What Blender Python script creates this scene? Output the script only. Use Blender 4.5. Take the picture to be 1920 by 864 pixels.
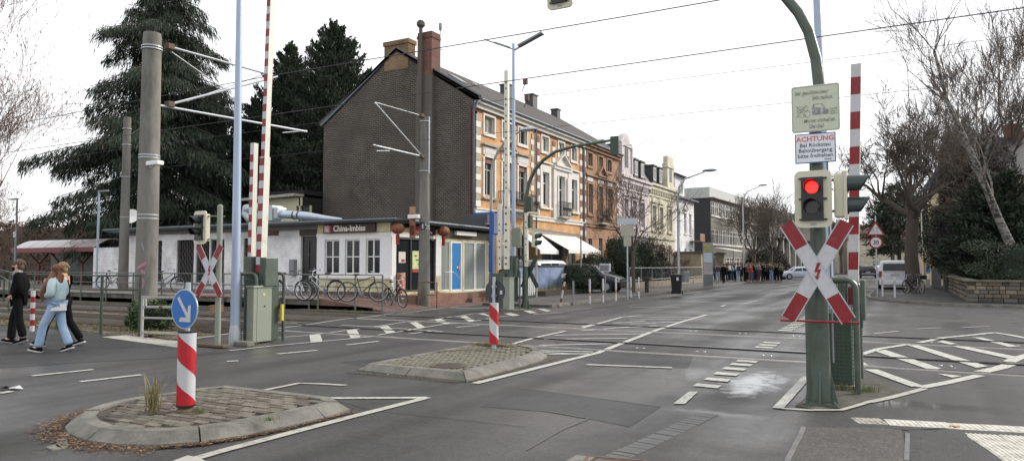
import bpy, bmesh, math, random
import numpy as np
from mathutils import Vector, Matrix, noise
R=math.radians
random.seed(7); np.random.seed(7)
scn=bpy.context.scene
for o in list(bpy.data.objects): bpy.data.objects.remove(o)
# ------------------------------------------------------------ camera
# world: X to the right across the street, Y along the street, rails run along X
F=1331.; H=1.65; YAW=R(28.7); PIT=R(2.8)
cam=bpy.data.cameras.new('camera'); co=bpy.data.objects.new('camera',cam)
scn.collection.objects.link(co); scn.camera=co
co.location=(0,0,H); co.rotation_euler=(R(90)+PIT,0,YAW)
cam.sensor_width=36; cam.lens=36*F/1920; cam.clip_end=3000; cam.clip_start=.1
scn.render.resolution_x=1024; scn.render.resolution_y=460
scn.view_settings.view_transform='Standard'; scn.view_settings.look='None'
scn.view_settings.exposure=0.5; scn.view_settings.gamma=1
# ------------------------------------------------------------ sky and sun
SUN_EL=R(27); SUN_AZ=R(38)      # azimuth measured from +Y towards +X
w=bpy.data.worlds.new('World'); scn.world=w; w.use_nodes=True
nt=w.node_tree; bg=nt.nodes['Background']; bg.inputs[1].default_value=1.0
sky=nt.nodes.new('ShaderNodeTexSky'); sky.sky_type='NISHITA'; sky.sun_disc=False
sky.sun_elevation=SUN_EL; sky.sun_rotation=SUN_AZ
sc=nt.nodes.new('ShaderNodeVectorMath'); sc.operation='SCALE'; sc.inputs['Scale'].default_value=0.10
nt.links.new(sky.outputs[0],sc.inputs[0])
tc=nt.nodes.new('ShaderNodeTexCoord'); mp=nt.nodes.new('ShaderNodeMapping'); mp.inputs['Scale'].default_value=(1,1,2.6)
ns=nt.nodes.new('ShaderNodeTexNoise'); ns.inputs['Scale'].default_value=1.7; ns.inputs['Detail'].default_value=7; ns.inputs['Roughness'].default_value=.55
cr=nt.nodes.new('ShaderNodeValToRGB'); cr.color_ramp.elements[0].position=.3; cr.color_ramp.elements[0].color=(.86,.86,.86,1)
cr.color_ramp.elements[1].position=.62; cr.color_ramp.elements[1].color=(1,1,1,1)
mx=nt.nodes.new('ShaderNodeMix'); mx.data_type='RGBA'; mx.inputs[7].default_value=(.96,.965,.985,1)
nt.links.new(tc.outputs['Generated'],mp.inputs[0]); nt.links.new(mp.outputs[0],ns.inputs[0]); nt.links.new(ns.outputs['Fac'],cr.inputs[0])
nt.links.new(cr.outputs[0],mx.inputs[0]); nt.links.new(sc.outputs[0],mx.inputs[6]); nt.links.new(mx.outputs[2],bg.inputs[0])
sl=bpy.data.lights.new('sun','SUN'); so=bpy.data.objects.new('sun',sl); scn.collection.objects.link(so)
sl.energy=2.5; sl.angle=R(12); sl.color=(1,.93,.83)
so.rotation_euler=Vector((math.sin(SUN_AZ)*math.cos(SUN_EL),math.cos(SUN_AZ)*math.cos(SUN_EL),math.sin(SUN_EL))).to_track_quat('Z','Y').to_euler()

# ------------------------------------------------------------ survey helpers: photograph measurement -> point on a known plane of the place
_c,_s=math.cos(YAW),math.sin(YAW); _cp,_sp=math.cos(PIT),math.sin(PIT)
def ray(px,py):
    a=(px-960)/F; b=(432-py)/F; f=_cp-b*_sp
    return Vector((a*_c-f*_s,a*_s+f*_c,_sp+b*_cp))
O=Vector((0,0,H))
def pz(px,py,z=0): d=ray(px,py); return O+d*((z-H)/d.z)
def pX(px,py,X): d=ray(px,py); return O+d*(X/d.x)
def pY(px,py,Y): d=ray(px,py); return O+d*(Y/d.y)
# ------------------------------------------------------------ mesh helpers
col=scn.collection
class MB:
    def __init__(s): s.v=[];s.f=[];s.mi=[]
    def add(s,vs,fs,m=0):
        b=len(s.v); s.v+= [tuple(v) for v in vs]; s.f+=[tuple(i+b for i in f) for f in fs]; s.mi+=[m]*len(fs); return s
    def box(s,x0,y0,z0,x1,y1,z1,m=0):
        return s.add([(x0,y0,z0),(x1,y0,z0),(x1,y1,z0),(x0,y1,z0),(x0,y0,z1),(x1,y0,z1),(x1,y1,z1),(x0,y1,z1)],
          [(0,3,2,1),(4,5,6,7),(0,1,5,4),(1,2,6,5),(2,3,7,6),(3,0,4,7)],m)
    def bbox(s,x0,y0,z0,x1,y1,z1,b=.01,m=0):   # box with chamfered edges
        bm=bmesh.new(); bmesh.ops.create_cube(bm,size=1)
        for v in bm.verts: v.co=Vector(((x0+x1)/2+v.co.x*(x1-x0),(y0+y1)/2+v.co.y*(y1-y0),(z0+z1)/2+v.co.z*(z1-z0)))
        bmesh.ops.bevel(bm,geom=bm.edges[:],offset=b,segments=2,affect='EDGES',profile=.6)
        bm.verts.ensure_lookup_table(); s.add([v.co[:] for v in bm.verts],[[v.index for v in f.verts] for f in bm.faces],m); bm.free(); return s
    def bar(s,p,q,w,h=None,m=0,up=(0,0,1)):   # rectangular bar between two points
        p=Vector(p);q=Vector(q);h=h or w;d=(q-p).normalized();u=Vector(up)
        if abs(d.dot(u))>.98:u=Vector((1,0,0))
        a=d.cross(u).normalized();b=a.cross(d)
        vs=[e+a*(i*w/2)+b*(j*h/2) for e in(p,q) for i,j in((-1,-1),(1,-1),(1,1),(-1,1))]
        return s.add(vs,[(0,3,2,1),(4,5,6,7),(0,1,5,4),(1,2,6,5),(2,3,7,6),(3,0,4,7)],m)
    def tube(s,pts,r,n=8,m=0,caps=True):
        pts=[Vector(p) for p in pts]; k=len(pts); rs=r if isinstance(r,(list,tuple)) else [r]*k
        d0=(pts[1]-pts[0]).normalized(); ref=Vector((0,0,1)) if abs(d0.z)<.9 else Vector((1,0,0))
        a=d0.cross(ref).normalized(); b0=len(s.v)
        for i,p in enumerate(pts):
            d=(pts[min(i+1,k-1)]-pts[max(i-1,0)]).normalized()
            a=(a-d*a.dot(d)).normalized(); bb=d.cross(a)
            for j in range(n):
                t=2*math.pi*j/n; s.v.append(tuple(p+(a*math.cos(t)+bb*math.sin(t))*rs[i]))
        nf=0
        for i in range(k-1):
            for j in range(n):
                s.f.append((b0+i*n+j,b0+i*n+(j+1)%n,b0+(i+1)*n+(j+1)%n,b0+(i+1)*n+j)); nf+=1
        if caps:
            s.f.append(tuple(b0+j for j in reversed(range(n)))); s.f.append(tuple(b0+(k-1)*n+j for j in range(n))); nf+=2
        s.mi+=[m]*nf; return s
    def cyl(s,p,q,r,r2=None,n=16,m=0): return s.tube([p,q],[r,r if r2 is None else r2],n,m)
    def prism(s,pts,vec,m=0,m2=None):   # planar polygon extruded along vec
        n=len(pts);vec=Vector(vec);a=[Vector(p) for p in pts];b=[p+vec for p in a]
        s.add(a+b,[tuple(range(n))[::-1],tuple(range(n,2*n))],m)
        base=len(s.v)-2*n
        for i in range(n): s.f.append((base+i,base+(i+1)%n,base+n+(i+1)%n,base+n+i)); s.mi.append(m if m2 is None else m2)
        return s
    def lathe(s,prof,c=(0,0,0),n=16,m=0):
        c=Vector(c); b0=len(s.v)
        for r,z in prof:
            for j in range(n):
                t=2*math.pi*j/n; s.v.append((c.x+r*math.cos(t),c.y+r*math.sin(t),c.z+z))
        for i in range(len(prof)-1):
            for j in range(n): s.f.append((b0+i*n+j,b0+i*n+(j+1)%n,b0+(i+1)*n+(j+1)%n,b0+(i+1)*n+j)); s.mi.append(m)
        s.f.append(tuple(b0+j for j in reversed(range(n)))); s.f.append(tuple(b0+(len(prof)-1)*n+j for j in range(n))); s.mi+=[m,m]
        return s
    def ball(s,c,r,n=10,m=0):
        r=r if isinstance(r,(tuple,list)) else (r,r,r); k=max(4,n//2+1); b0=len(s.v); c=Vector(c)
        for i in range(k+1):
            t=math.pi*i/k
            for j in range(n):
                a=2*math.pi*j/n; s.v.append((c.x+r[0]*math.sin(t)*math.cos(a),c.y+r[1]*math.sin(t)*math.sin(a),c.z-r[2]*math.cos(t)))
        for i in range(k):
            for j in range(n): s.f.append((b0+i*n+j,b0+i*n+(j+1)%n,b0+(i+1)*n+(j+1)%n,b0+(i+1)*n+j)); s.mi.append(m)
        return s
    def disc(s,c,nrm,r,th,n=28,m=0,m2=None):
        c=Vector(c);nv=Vector(nrm).normalized();ref=Vector((0,0,1)) if abs(nv.z)<.9 else Vector((1,0,0));a=ref.cross(nv).normalized();b=nv.cross(a)
        return s.prism([c+(a*math.cos(2*math.pi*i/n)+b*math.sin(2*math.pi*i/n))*r for i in range(n)],nv*th,m,m2)
    def build(s,name,mats,parent=None,smooth=False,label=None,kind=None,loc=None):
        me=bpy.data.meshes.new(name); me.from_pydata(s.v,[],s.f)
        for x in (mats if isinstance(mats,(list,tuple)) else [mats]): me.materials.append(x)
        if len(set(s.mi))>1: me.polygons.foreach_set('material_index',s.mi)
        if smooth: me.polygons.foreach_set('use_smooth',[True]*len(s.f))
        me.validate(); me.update()
        if smooth is True: 
            try: me.set_sharp_from_angle(angle=R(42))
            except Exception: pass
        o=bpy.data.objects.new(name,me); col.objects.link(o)
        if parent: o.parent=parent
        if loc: o.location=loc
        if label: o['label']=label
        if kind: o['kind']=kind
        return o
def tag(o,label=None,cat=None,group=None,kind=None):
    if label:o['label']=label
    if cat:o['category']=cat
    if group:o['group']=group
    if kind:o['kind']=kind
    return o
def thing(name,label,cat,loc=(0,0,0),rz=0,group=None):
    o=bpy.data.objects.new(name,None); col.objects.link(o); o.empty_display_size=.2
    o.location=loc; o.rotation_euler=(0,0,rz); return tag(o,label,cat,group)
def struct(mb,name,m,**k): o=mb.build(name,m,**k); o['kind']='structure'; return o
def dup(o,parent=None,loc=None,rz=None,label=None,group=None,swap=None,depth=0):
    c=o.copy(); col.objects.link(c)
    if parent: c.parent=parent
    if depth==0:
        if loc is not None:c.location=loc
        if rz is not None:c.rotation_euler=(0,0,rz)
        if label:c['label']=label
        if group:c['group']=group
    if swap and c.type=='MESH':
        for sl_ in c.material_slots:
            if sl_.material and sl_.material.name in swap:
                t=swap[sl_.material.name]; sl_.link='OBJECT'; sl_.material=t
    for ch in o.children: dup(ch,c,swap=swap,depth=depth+1)
    return c
def share(src,parent,loc,name=None,rz=None):   # another piece of the same mesh
    c=bpy.data.objects.new(name or src.name.split('.')[0],src.data); col.objects.link(c); c.parent=parent; c.location=loc
    if rz is not None:c.rotation_euler=(0,0,rz)
    return c
def text(txt,size,m,parent,loc,rot=(R(90),0,0),name='lettering',ext=.003,align='LEFT',sx=1,bold=0):
    cu=bpy.data.curves.new(name,'FONT'); cu.body=txt; cu.size=size; cu.extrude=ext; cu.align_x=align; cu.offset=bold; cu.resolution_u=2
    t=bpy.data.objects.new(name,cu); me=bpy.data.meshes.new_from_object(t); bpy.data.objects.remove(t); bpy.data.curves.remove(cu)
    me.name=name; me.materials.clear(); me.materials.append(m)
    o=bpy.data.objects.new(name,me); col.objects.link(o); o.parent=parent; o.location=loc; o.rotation_euler=rot; o.scale=(sx,1,1); return o
# ------------------------------------------------------------ materials
_M={}
def mat(name,c,rough=.7,metal=0,var=.15,sc=3,bump=0,bsc=30,spec=.5,dirt=None,dsc=1.2,dlo=.45,dhi=.62,stretch=(1,1,1),emit=0,alpha=None,trans=0):
    if name in _M: return _M[name]
    m=bpy.data.materials.new(name); m.use_nodes=True; n=m.node_tree.nodes; L=m.node_tree.links; b=n['Principled BSDF']; _M[name]=m
    b.inputs['Roughness'].default_value=rough; b.inputs['Metallic'].default_value=metal; b.inputs['Specular IOR Level'].default_value=spec
    c4=(*c,1)
    if trans: b.inputs['Transmission Weight'].default_value=trans
    if emit: b.inputs['Emission Color'].default_value=c4; b.inputs['Emission Strength'].default_value=emit
    t=n.new('ShaderNodeTexCoord'); mp=n.new('ShaderNodeMapping'); mp.inputs['Scale'].default_value=stretch; L.new(t.outputs['Object'],mp.inputs[0])
    src=None
    if var>0:
        x=n.new('ShaderNodeTexNoise'); x.inputs['Scale'].default_value=sc; x.inputs['Detail'].default_value=6; x.inputs['Roughness'].default_value=.65; L.new(mp.outputs[0],x.inputs[0])
        r=n.new('ShaderNodeMapRange'); r.inputs[1].default_value=.25; r.inputs[2].default_value=.75; r.inputs[3].default_value=1-var; r.inputs[4].default_value=1+var; L.new(x.outputs['Fac'],r.inputs[0])
        v=n.new('ShaderNodeVectorMath'); v.operation='SCALE'; v.inputs[0].default_value=c; L.new(r.outputs[0],v.inputs['Scale']); src=v.outputs[0]
    if dirt:
        x=n.new('ShaderNodeTexNoise'); x.inputs['Scale'].default_value=dsc; x.inputs['Detail'].default_value=8; x.inputs['Roughness'].default_value=.7; L.new(mp.outputs[0],x.inputs[0])
        r=n.new('ShaderNodeMapRange'); r.inputs[1].default_value=dlo; r.inputs[2].default_value=dhi; L.new(x.outputs['Fac'],r.inputs[0])
        q=n.new('ShaderNodeMix'); q.data_type='RGBA'; q.inputs[7].default_value=(*dirt,1)
        if src: L.new(src,q.inputs[6])
        else: q.inputs[6].default_value=c4
        L.new(r.outputs[0],q.inputs[0]); src=q.outputs[2]
    if src: L.new(src,b.inputs['Base Color'])
    else: b.inputs['Base Color'].default_value=c4
    if bump:
        x=n.new('ShaderNodeTexNoise'); x.inputs['Scale'].default_value=bsc; x.inputs['Detail'].default_value=4; L.new(mp.outputs[0],x.inputs[0])
        u=n.new('ShaderNodeBump'); u.inputs['Strength'].default_value=bump; u.inputs['Distance'].default_value=.02; L.new(x.outputs['Fac'],u.inputs['Height']); L.new(u.outputs[0],b.inputs['Normal'])
    return m
def brickmat(name,c1,c2,mortar,bw,bh,ax='x',rough=.85,msize=.012,bump=.5,dirt=None,off=.5,dlo=.5,dhi=.7,bias=0):
    m=bpy.data.materials.new(name); m.use_nodes=True; n=m.node_tree.nodes; L=m.node_tree.links; b=n['Principled BSDF']; b.inputs['Roughness'].default_value=rough
    t=n.new('ShaderNodeTexCoord'); s=n.new('ShaderNodeSeparateXYZ'); k=n.new('ShaderNodeCombineXYZ'); L.new(t.outputs['Object'],s.inputs[0])
    L.new(s.outputs[{'x':0,'y':1,'g':0}[ax]],k.inputs[0]); L.new(s.outputs[1 if ax=='g' else 2],k.inputs[1])
    x=n.new('ShaderNodeTexBrick'); x.inputs['Scale'].default_value=1; x.inputs['Brick Width'].default_value=bw; x.inputs['Row Height'].default_value=bh
    x.inputs['Mortar Size'].default_value=msize; x.inputs['Color1'].default_value=(*c1,1); x.inputs['Color2'].default_value=(*c2,1); x.inputs['Mortar'].default_value=(*mortar,1); x.inputs['Bias'].default_value=bias; x.offset=off
    L.new(k.outputs[0],x.inputs[0])
    z=n.new('ShaderNodeTexNoise'); z.inputs['Scale'].default_value=.8; z.inputs['Detail'].default_value=9; z.inputs['Roughness'].default_value=.7; L.new(t.outputs['Object'],z.inputs[0])
    r=n.new('ShaderNodeMapRange'); r.inputs[1].default_value=.3; r.inputs[2].default_value=.7; r.inputs[3].default_value=.6; r.inputs[4].default_value=1.42; L.new(z.outputs['Fac'],r.inputs[0])
    v=n.new('ShaderNodeVectorMath'); v.operation='SCALE'; L.new(x.outputs['Color'],v.inputs[0]); L.new(r.outputs[0],v.inputs['Scale']); out=v.outputs[0]
    if dirt:
        z2=n.new('ShaderNodeTexNoise'); z2.inputs['Scale'].default_value=.35; z2.inputs['Detail'].default_value=8; L.new(t.outputs['Object'],z2.inputs[0])
        r2=n.new('ShaderNodeMapRange'); r2.inputs[1].default_value=dlo; r2.inputs[2].default_value=dhi; L.new(z2.outputs['Fac'],r2.inputs[0])
        q=n.new('ShaderNodeMix'); q.data_type='RGBA'; q.inputs[7].default_value=(*dirt,1); L.new(out,q.inputs[6]); L.new(r2.outputs[0],q.inputs[0]); out=q.outputs[2]
    L.new(out,b.inputs['Base Color'])
    u=n.new('ShaderNodeBump'); u.inputs['Strength'].default_value=bump; u.inputs['Distance'].default_value=.01; u.invert=True; L.new(x.outputs['Fac'],u.inputs['Height']); L.new(u.outputs[0],b.inputs['Normal'])
    return m
def asphaltmat(name,base,rlo=.42,rhi=.8,tracks=True,warm=(1,1,1),wet=()):
    m=bpy.data.materials.new(name); m.use_nodes=True; n=m.node_tree.nodes; L=m.node_tree.links; b=n['Principled BSDF']
    b.inputs['Specular IOR Level'].default_value=.36
    t=n.new('ShaderNodeTexCoord')
    def nz(scale,det,st=(1,1,1),ro=.6):
        mp=n.new('ShaderNodeMapping'); mp.inputs['Scale'].default_value=st; L.new(t.outputs['Object'],mp.inputs[0])
        x=n.new('ShaderNodeTexNoise'); x.inputs['Scale'].default_value=scale; x.inputs['Detail'].default_value=det; x.inputs['Roughness'].default_value=ro; L.new(mp.outputs[0],x.inputs[0]); return x.outputs['Fac']
    def rng(f,a,b_,c,d):
        r=n.new('ShaderNodeMapRange'); r.inputs[1].default_value=a; r.inputs[2].default_value=b_; r.inputs[3].default_value=c; r.inputs[4].default_value=d; L.new(f,r.inputs[0]); return r.outputs[0]
    def mul(a,c): q=n.new('ShaderNodeMath'); q.operation='MULTIPLY'; L.new(a,q.inputs[0]); L.new(c,q.inputs[1]); return q.outputs[0]
    big=nz(.35,5); fine=nz(60,3); st=nz(.75,3,(1,.045,1),.5); med=nz(3,6,(1,.6,1),.7)
    agg=nz(34,2,(1,1,1),.8); f=mul(rng(big,.3,.7,.72,1.3),rng(fine,.3,.7,.6,1.42)); f=mul(f,rng(med,.3,.7,.85,1.15)); f=mul(f,rng(agg,.3,.72,.66,1.42)); ag2=nz(13,2,(1,1,1),.9); f=mul(f,rng(ag2,.3,.7,.74,1.3)); fl=nz(120,1,(1,1,1),.5); f=mul(f,rng(fl,.66,.74,1,2.2)); spots=nz(.9,3,(1,1,1),.5); f=mul(f,rng(spots,.62,.72,1,.78))
    if tracks: f=mul(f,rng(st,.36,.64,.66,1.55))  # lane streaks: paler wheel tracks, with the road sheen painted into the colour
    v=n.new('ShaderNodeVectorMath'); v.operation='SCALE'; v.inputs[0].default_value=tuple(base*k for k in warm); L.new(f,v.inputs['Scale']); L.new(v.outputs[0],b.inputs['Base Color'])
    L.new(rng(mul(big,rng(st,.3,.7,.6,1.45)),.3,.7,rhi,rlo),b.inputs['Roughness'])
    acc=None
    for (cx,cy,rx,ry,k) in wet:
        mp=n.new('ShaderNodeMapping'); mp.vector_type='POINT'; mp.inputs['Location'].default_value=(-cx/rx,-cy/ry,0); mp.inputs['Scale'].default_value=(1/rx,1/ry,1); L.new(t.outputs['Object'],mp.inputs[0])
        ln_=n.new('ShaderNodeVectorMath'); ln_.operation='LENGTH'; L.new(mp.outputs[0],ln_.inputs[0])
        ad=n.new('ShaderNodeMath'); ad.operation='ADD'; L.new(ln_.outputs['Value'],ad.inputs[0]); L.new(rng(nz(5,5),.3,.7,-.45,.45),ad.inputs[1])
        g=rng(ad.outputs[0],.35,1.25,k,0)
        if acc is None: acc=g
        else: q=n.new('ShaderNodeMath'); q.operation='MAXIMUM'; L.new(acc,q.inputs[0]); L.new(g,q.inputs[1]); acc=q.outputs[0]
    if acc is not None: fw=mul(f,rng(acc,0,.6,1,.5)); L.new(fw,v.inputs['Scale']); L.new(acc,b.inputs['Coat Weight']); b.inputs['Coat Roughness'].default_value=.04; b.inputs['Coat IOR'].default_value=1.9
    vo=n.new('ShaderNodeTexVoronoi'); vo.inputs['Scale'].default_value=110; L.new(t.outputs['Object'],vo.inputs[0])
    u=n.new('ShaderNodeBump'); u.inputs['Strength'].default_value=.35; u.inputs['Distance'].default_value=.006; L.new(vo.outputs['Distance'],u.inputs['Height']); L.new(u.outputs[0],b.inputs['Normal'])
    return m
def poxmat(name,c):   # worn road paint: bare asphalt shows through in flecks
    return mat(name,c,.6,0,.12,6,.25,80,dirt=(.10,.10,.10),dsc=11,dlo=.5,dhi=.70)
_w=lambda px,py,rx,ry,k:(pz(px,py).x,pz(px,py).y,rx,ry,k)
M_asph=asphaltmat('asphalt',.034,warm=(1.04,1,.96),rlo=.30,rhi=.72,wet=(_w(1412,716,.34,1.0,1),_w(1396,733,.18,.34,1),_w(1720,758,.9,.28,.45),_w(1340,774,.5,.12,.3),_w(1290,690,.5,2.0,.25),_w(1480,585,1.2,5,.3))); M_asph2=asphaltmat('asphalt_dark',.03,tracks=False,rlo=.45); M_asph3=asphaltmat('asphalt_brown_patch',.058,tracks=False,warm=(1.08,1,.93),rlo=.6,rhi=.85)
M_walk=asphaltmat('sidewalk_grey',.085,tracks=False,warm=(1.05,1,.95),rlo=.6,rhi=.9)
M_paint=poxmat('road_paint',(.44,.44,.40)); M_paint2=mat('road_paint_worn',(.40,.385,.34),.7,0,.15,5,.2,60,dirt=(.14,.13,.12),dsc=5,dlo=.5,dhi=.72)
M_conc=mat('kerb_concrete',(.18,.17,.148),.85,0,.22,4,.35,50,dirt=(.075,.072,.058),dsc=3,dlo=.45,dhi=.7)
M_mast=mat('mast_concrete',(.185,.178,.16),.85,0,.15,2,.3,60,dirt=(.10,.095,.082),dsc=1.5,stretch=(1,1,.25))
M_green=mat('signal_green_paint',(.072,.098,.078),.42,0,.16,2,.08,40,dirt=(.045,.055,.04),dsc=3.5,dlo=.42,dhi=.7)
M_green2=mat('cabinet_green_light',(.22,.245,.20),.5,0,.1,3,.05,40,dirt=(.17,.18,.13),dsc=3,dlo=.55,dhi=.8)
M_dgreen=mat('dark_green_steel',(.035,.055,.04),.5,0,.2,3)
M_galv=mat('galvanised_steel',(.42,.45,.48),.45,.55,.12,3,.05,40)
M_pblue=mat('lamp_post_blue_grey',(.34,.42,.54),.4,.15,.06,1.5)
M_grey=mat('grey_metal',(.22,.235,.25),.5,.3,.15,3)
M_red=mat('reflective_red',(.22,.006,.012),.42,0,.1,4,dirt=(.20,.035,.035),dsc=7,dlo=.52,dhi=.7)
M_white=mat('reflective_white',(.50,.50,.53),.4,0,.06,3,dirt=(.38,.38,.37),dsc=6,dlo=.48,dhi=.75)
M_cream=mat('cream_enamel',(.56,.55,.43),.4,0,.06,3,dirt=(.45,.43,.32),dsc=5,dlo=.55,dhi=.8)
M_black=mat('black_plastic',(.012,.013,.015),.35,0,.2,3)
M_rubber=mat('rubber',(.018,.018,.018),.8,0,.2,5)
M_blue=mat('sign_blue',(.012,.13,.42),.35,0,.05,3)
M_dblue=mat('totem_blue',(.02,.08,.32),.4,0,.08,3)
M_glass=mat('dark_glass',(.02,.023,.027),.08,0,.5,.8,spec=.35)
M_wfr=mat('white_window_paint',(.74,.74,.72),.5,0,.06,4)
M_steel=mat('rail_steel',(.42,.40,.38),.22,.95,.12,6)
M_rust=mat('rusty_steel',(.13,.085,.06),.8,.2,.3,6,.3,40)
M_void=mat('groove_dark',(.012,.012,.012),.9,0,0)
M_lens=mat('red_lamp_lens',(1,.018,.014),.3,0,0,emit=1.9)
M_lensr=mat('red_lens_rim',(.30,.004,.004),.3,0,0,emit=.5)
M_lensd=mat('dark_lens',(.03,.012,.012),.15,0,0)
M_wire=mat('wire_dark',(.06,.06,.065),.6,.3,0)
M_bark=mat('bark_brown',(.075,.062,.05),.9,0,.3,5,.6,25,stretch=(1,1,.3))
M_twig=mat('twig_grey_brown',(.10,.08,.065),.9,0,.2,2)
# ============================================================ GROUND
def sheet(name,pts,z,m,down=.12,parent=None,kind='structure'):
    b=MB().prism([(p[0],p[1],z-down) for p in pts],(0,0,down)); o=b.build(name,m,parent)
    if kind:o['kind']=kind
    return o
M_soil=mat('grass_and_soil',(.075,.08,.04),.95,0,.45,1.2,.6,20,dirt=(.10,.075,.05),dsc=.9,dlo=.42,dhi=.6)
M_ball=mat('ballast',(.17,.145,.12),.95,0,.5,9,.9,14,dirt=(.07,.06,.05),dsc=2)
M_redpav=brickmat('red_paving',(.17,.095,.075),(.14,.08,.066),(.09,.07,.06),.2,.1,'g',.85,.008,.4)
notch=[(-400,19.4),(-15.6,19.4),(-15.12,16.9),(-15.05,14.4),(-14.5,11.9),(-14.1,10.9),(-14.4,10.45),(-16.0,10.35),(-17.2,9.75),(-400,9.6)]
sheet('ground',[(-900,-400),(900,-400),(900,1500),(-900,1500)]+[(-900,19.4)]+notch+[(-900,9.6)],-.03,M_soil,.4)
sheet('track_bed',[(-900,9.0),(-13.9,9.0),(-13.9,20.2),(-900,20.2)],-.17,M_ball,.1)
road=sheet('road',[(-120,-30),(120,-30),(120,36),(14,36),(2,60),(0,420),(-20.2,420),(-20.2,19.6),(-15.6,19.4)]+notch[2:-1]+[(-120,9.6)],0,M_asph,.1)
# near-side repairs in the asphalt
def patch(name,pp,m,z=.004):
    pts=[pz(*p) for p in pp]; b=MB(); b.add([(p.x,p.y,z) for p in pts],[tuple(range(len(pts)))]); return b.build(name,m,road)
patch('asphalt_patch',[(1507,800),(1690,803),(1703,864),(1695,960),(1440,960),(1475,864)],M_asph3)
patch('asphalt_patch',[(1703,806),(1812,806),(1818,864),(1830,960),(1712,960)],M_asph2)
patch('asphalt_patch',[(1040,640),(1180,655),(1300,667),(1290,690),(1140,684),(1060,668)],M_asph2,.003)
patch('asphalt_patch',[(760,668),(840,678),(700,690),(640,678)],M_asph2,.003)
patch('asphalt_patch',[(985,728),(1240,762),(1180,800),(1104,785),(1030,772),(900,762)],M_asph2,.003)
patch('asphalt_patch',[(0,608),(120,612),(330,652),(420,662),(300,672),(150,680),(0,690)],M_asph2)
M_seam=mat('bitumen_seam',(.12,.12,.117),.6,0,.3,6)
M_seamd=mat('crack_dark',(.02,.02,.02),.9,0,0)
def seam(pp,w=.018,m=None,z=.0075):
    b=MB(); q=[pz(*p) for p in pp]
    for i,(a,c) in enumerate(zip(q,q[1:])):
        d=(c-a); n=Vector((-d.y,d.x,0)).normalized()*w/2; b.add([(v.x,v.y,z+i*.0004) for v in(a-n,a+n,c+n,c-n)],[(0,1,2,3)])
    return b.build('seam',m or M_seam,road)
seam([(980,728),(1100,744),(1240,762)]); seam([(1030,772),(1104,785),(1055,805)]); seam([(1055,805),(985,845)],.012)
seam([(1507,800),(1500,818),(1478,860),(1470,900)],.05); seam([(1702,812),(1700,864)],.04); seam([(640,600),(820,622),(960,630)],.03); seam([(1130,680),(1240,690),(1290,694)],.015)
seam([(600,742),(700,770),(980,800)],.01,M_seamd); seam([(1040,640),(1300,668)],.012,M_seamd)
# wet spot left by a puddle
M_wet=mat('wet_film',(.05,.05,.052),.05,0,.2,2,spec=1); M_wet.node_tree.nodes['Principled BSDF'].inputs['IOR'].default_value=2.2; M_damp=mat('damp_asphalt',(.05,.05,.052),.33,0,.3,3,.3,110,spec=.6)
def blob(name,pp,m,z,seed=1,j=.05):
    rr=random.Random(seed); q=[pz(*p) for p in pp]; out=[]
    for a,c in zip(q,q[1:]+q[:1]):
        for k in range(6):
            p=a.lerp(c,k/6); out.append((p.x+rr.uniform(-j,j),p.y+rr.uniform(-j,j),z))
    b=MB(); b.add(out,[tuple(range(len(out)))]); o=b.build(name,m); o['kind']='structure'; return o
# rails -------------------------------------------------------------
trk=[bpy.data.objects.new('railway_track',None) for _ in range(2)]
M_glint=mat('joint_pale',(.52,.50,.47),.45,0,.15,2)  # pale strips along the rails: the bright glint of the railheads, painted
YR=[(13.0,14.435),(17.1,18.535)]; rr=random.Random(4)
M_sleep=mat('sleeper_wood',(.07,.055,.042),.9,0,.3,5,.5,30,stretch=(1,.3,1))
for t,(a,c) in zip(trk,YR):
    col.objects.link(t); t['kind']='structure'; t.location=(0,a,0)
    for y,inn in ((0,1),(c-a,-1)):
        b=MB().box(-150,y-.033,-.018,95,y+.033,.024).box(-150,y-.01,-.13,-14.2,y+.01,-.018).box(-150,y-.065,-.15,-14.2,y+.065,-.125,1); b.build('rail',[M_steel,M_rust],t)
        gw_=.03 if inn>0 else .02; g=MB().box(-14.8,y+inn*.066-gw_,-.002,95,y+inn*.066+gw_,.0205); g.build('rail_groove',M_void,t)
        jw=.006 if inn>0 else .014; g=MB().box(-14.8,y-inn*.048-jw,-.002,95,y-inn*.048+jw,.0195); g.build('rail_glint',M_glint,t)
    s0=None
    for i in range(62):
        x=-15.3-i*.66
        if s0 is None: s0=MB().bbox(-.12,-.62,-.13,.12,2.05,.0,.01).build('sleeper',M_sleep,t); s0.location=(x,0,-.148)
        else: share(s0,t,(x,rr.uniform(-.03,.03),-.148+rr.uniform(-.008,.004)))
# little track studs between the rails
for X in (-4.6,-3.4,-2.2,-.9,.6,2.0,3.4):
    for Y in (13.72,17.82):
        for d in (-.07,.07): MB().lathe([(.028,0),(.02,.008)],(X+d,Y,.004),8).build('stud',M_galv,road)
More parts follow.
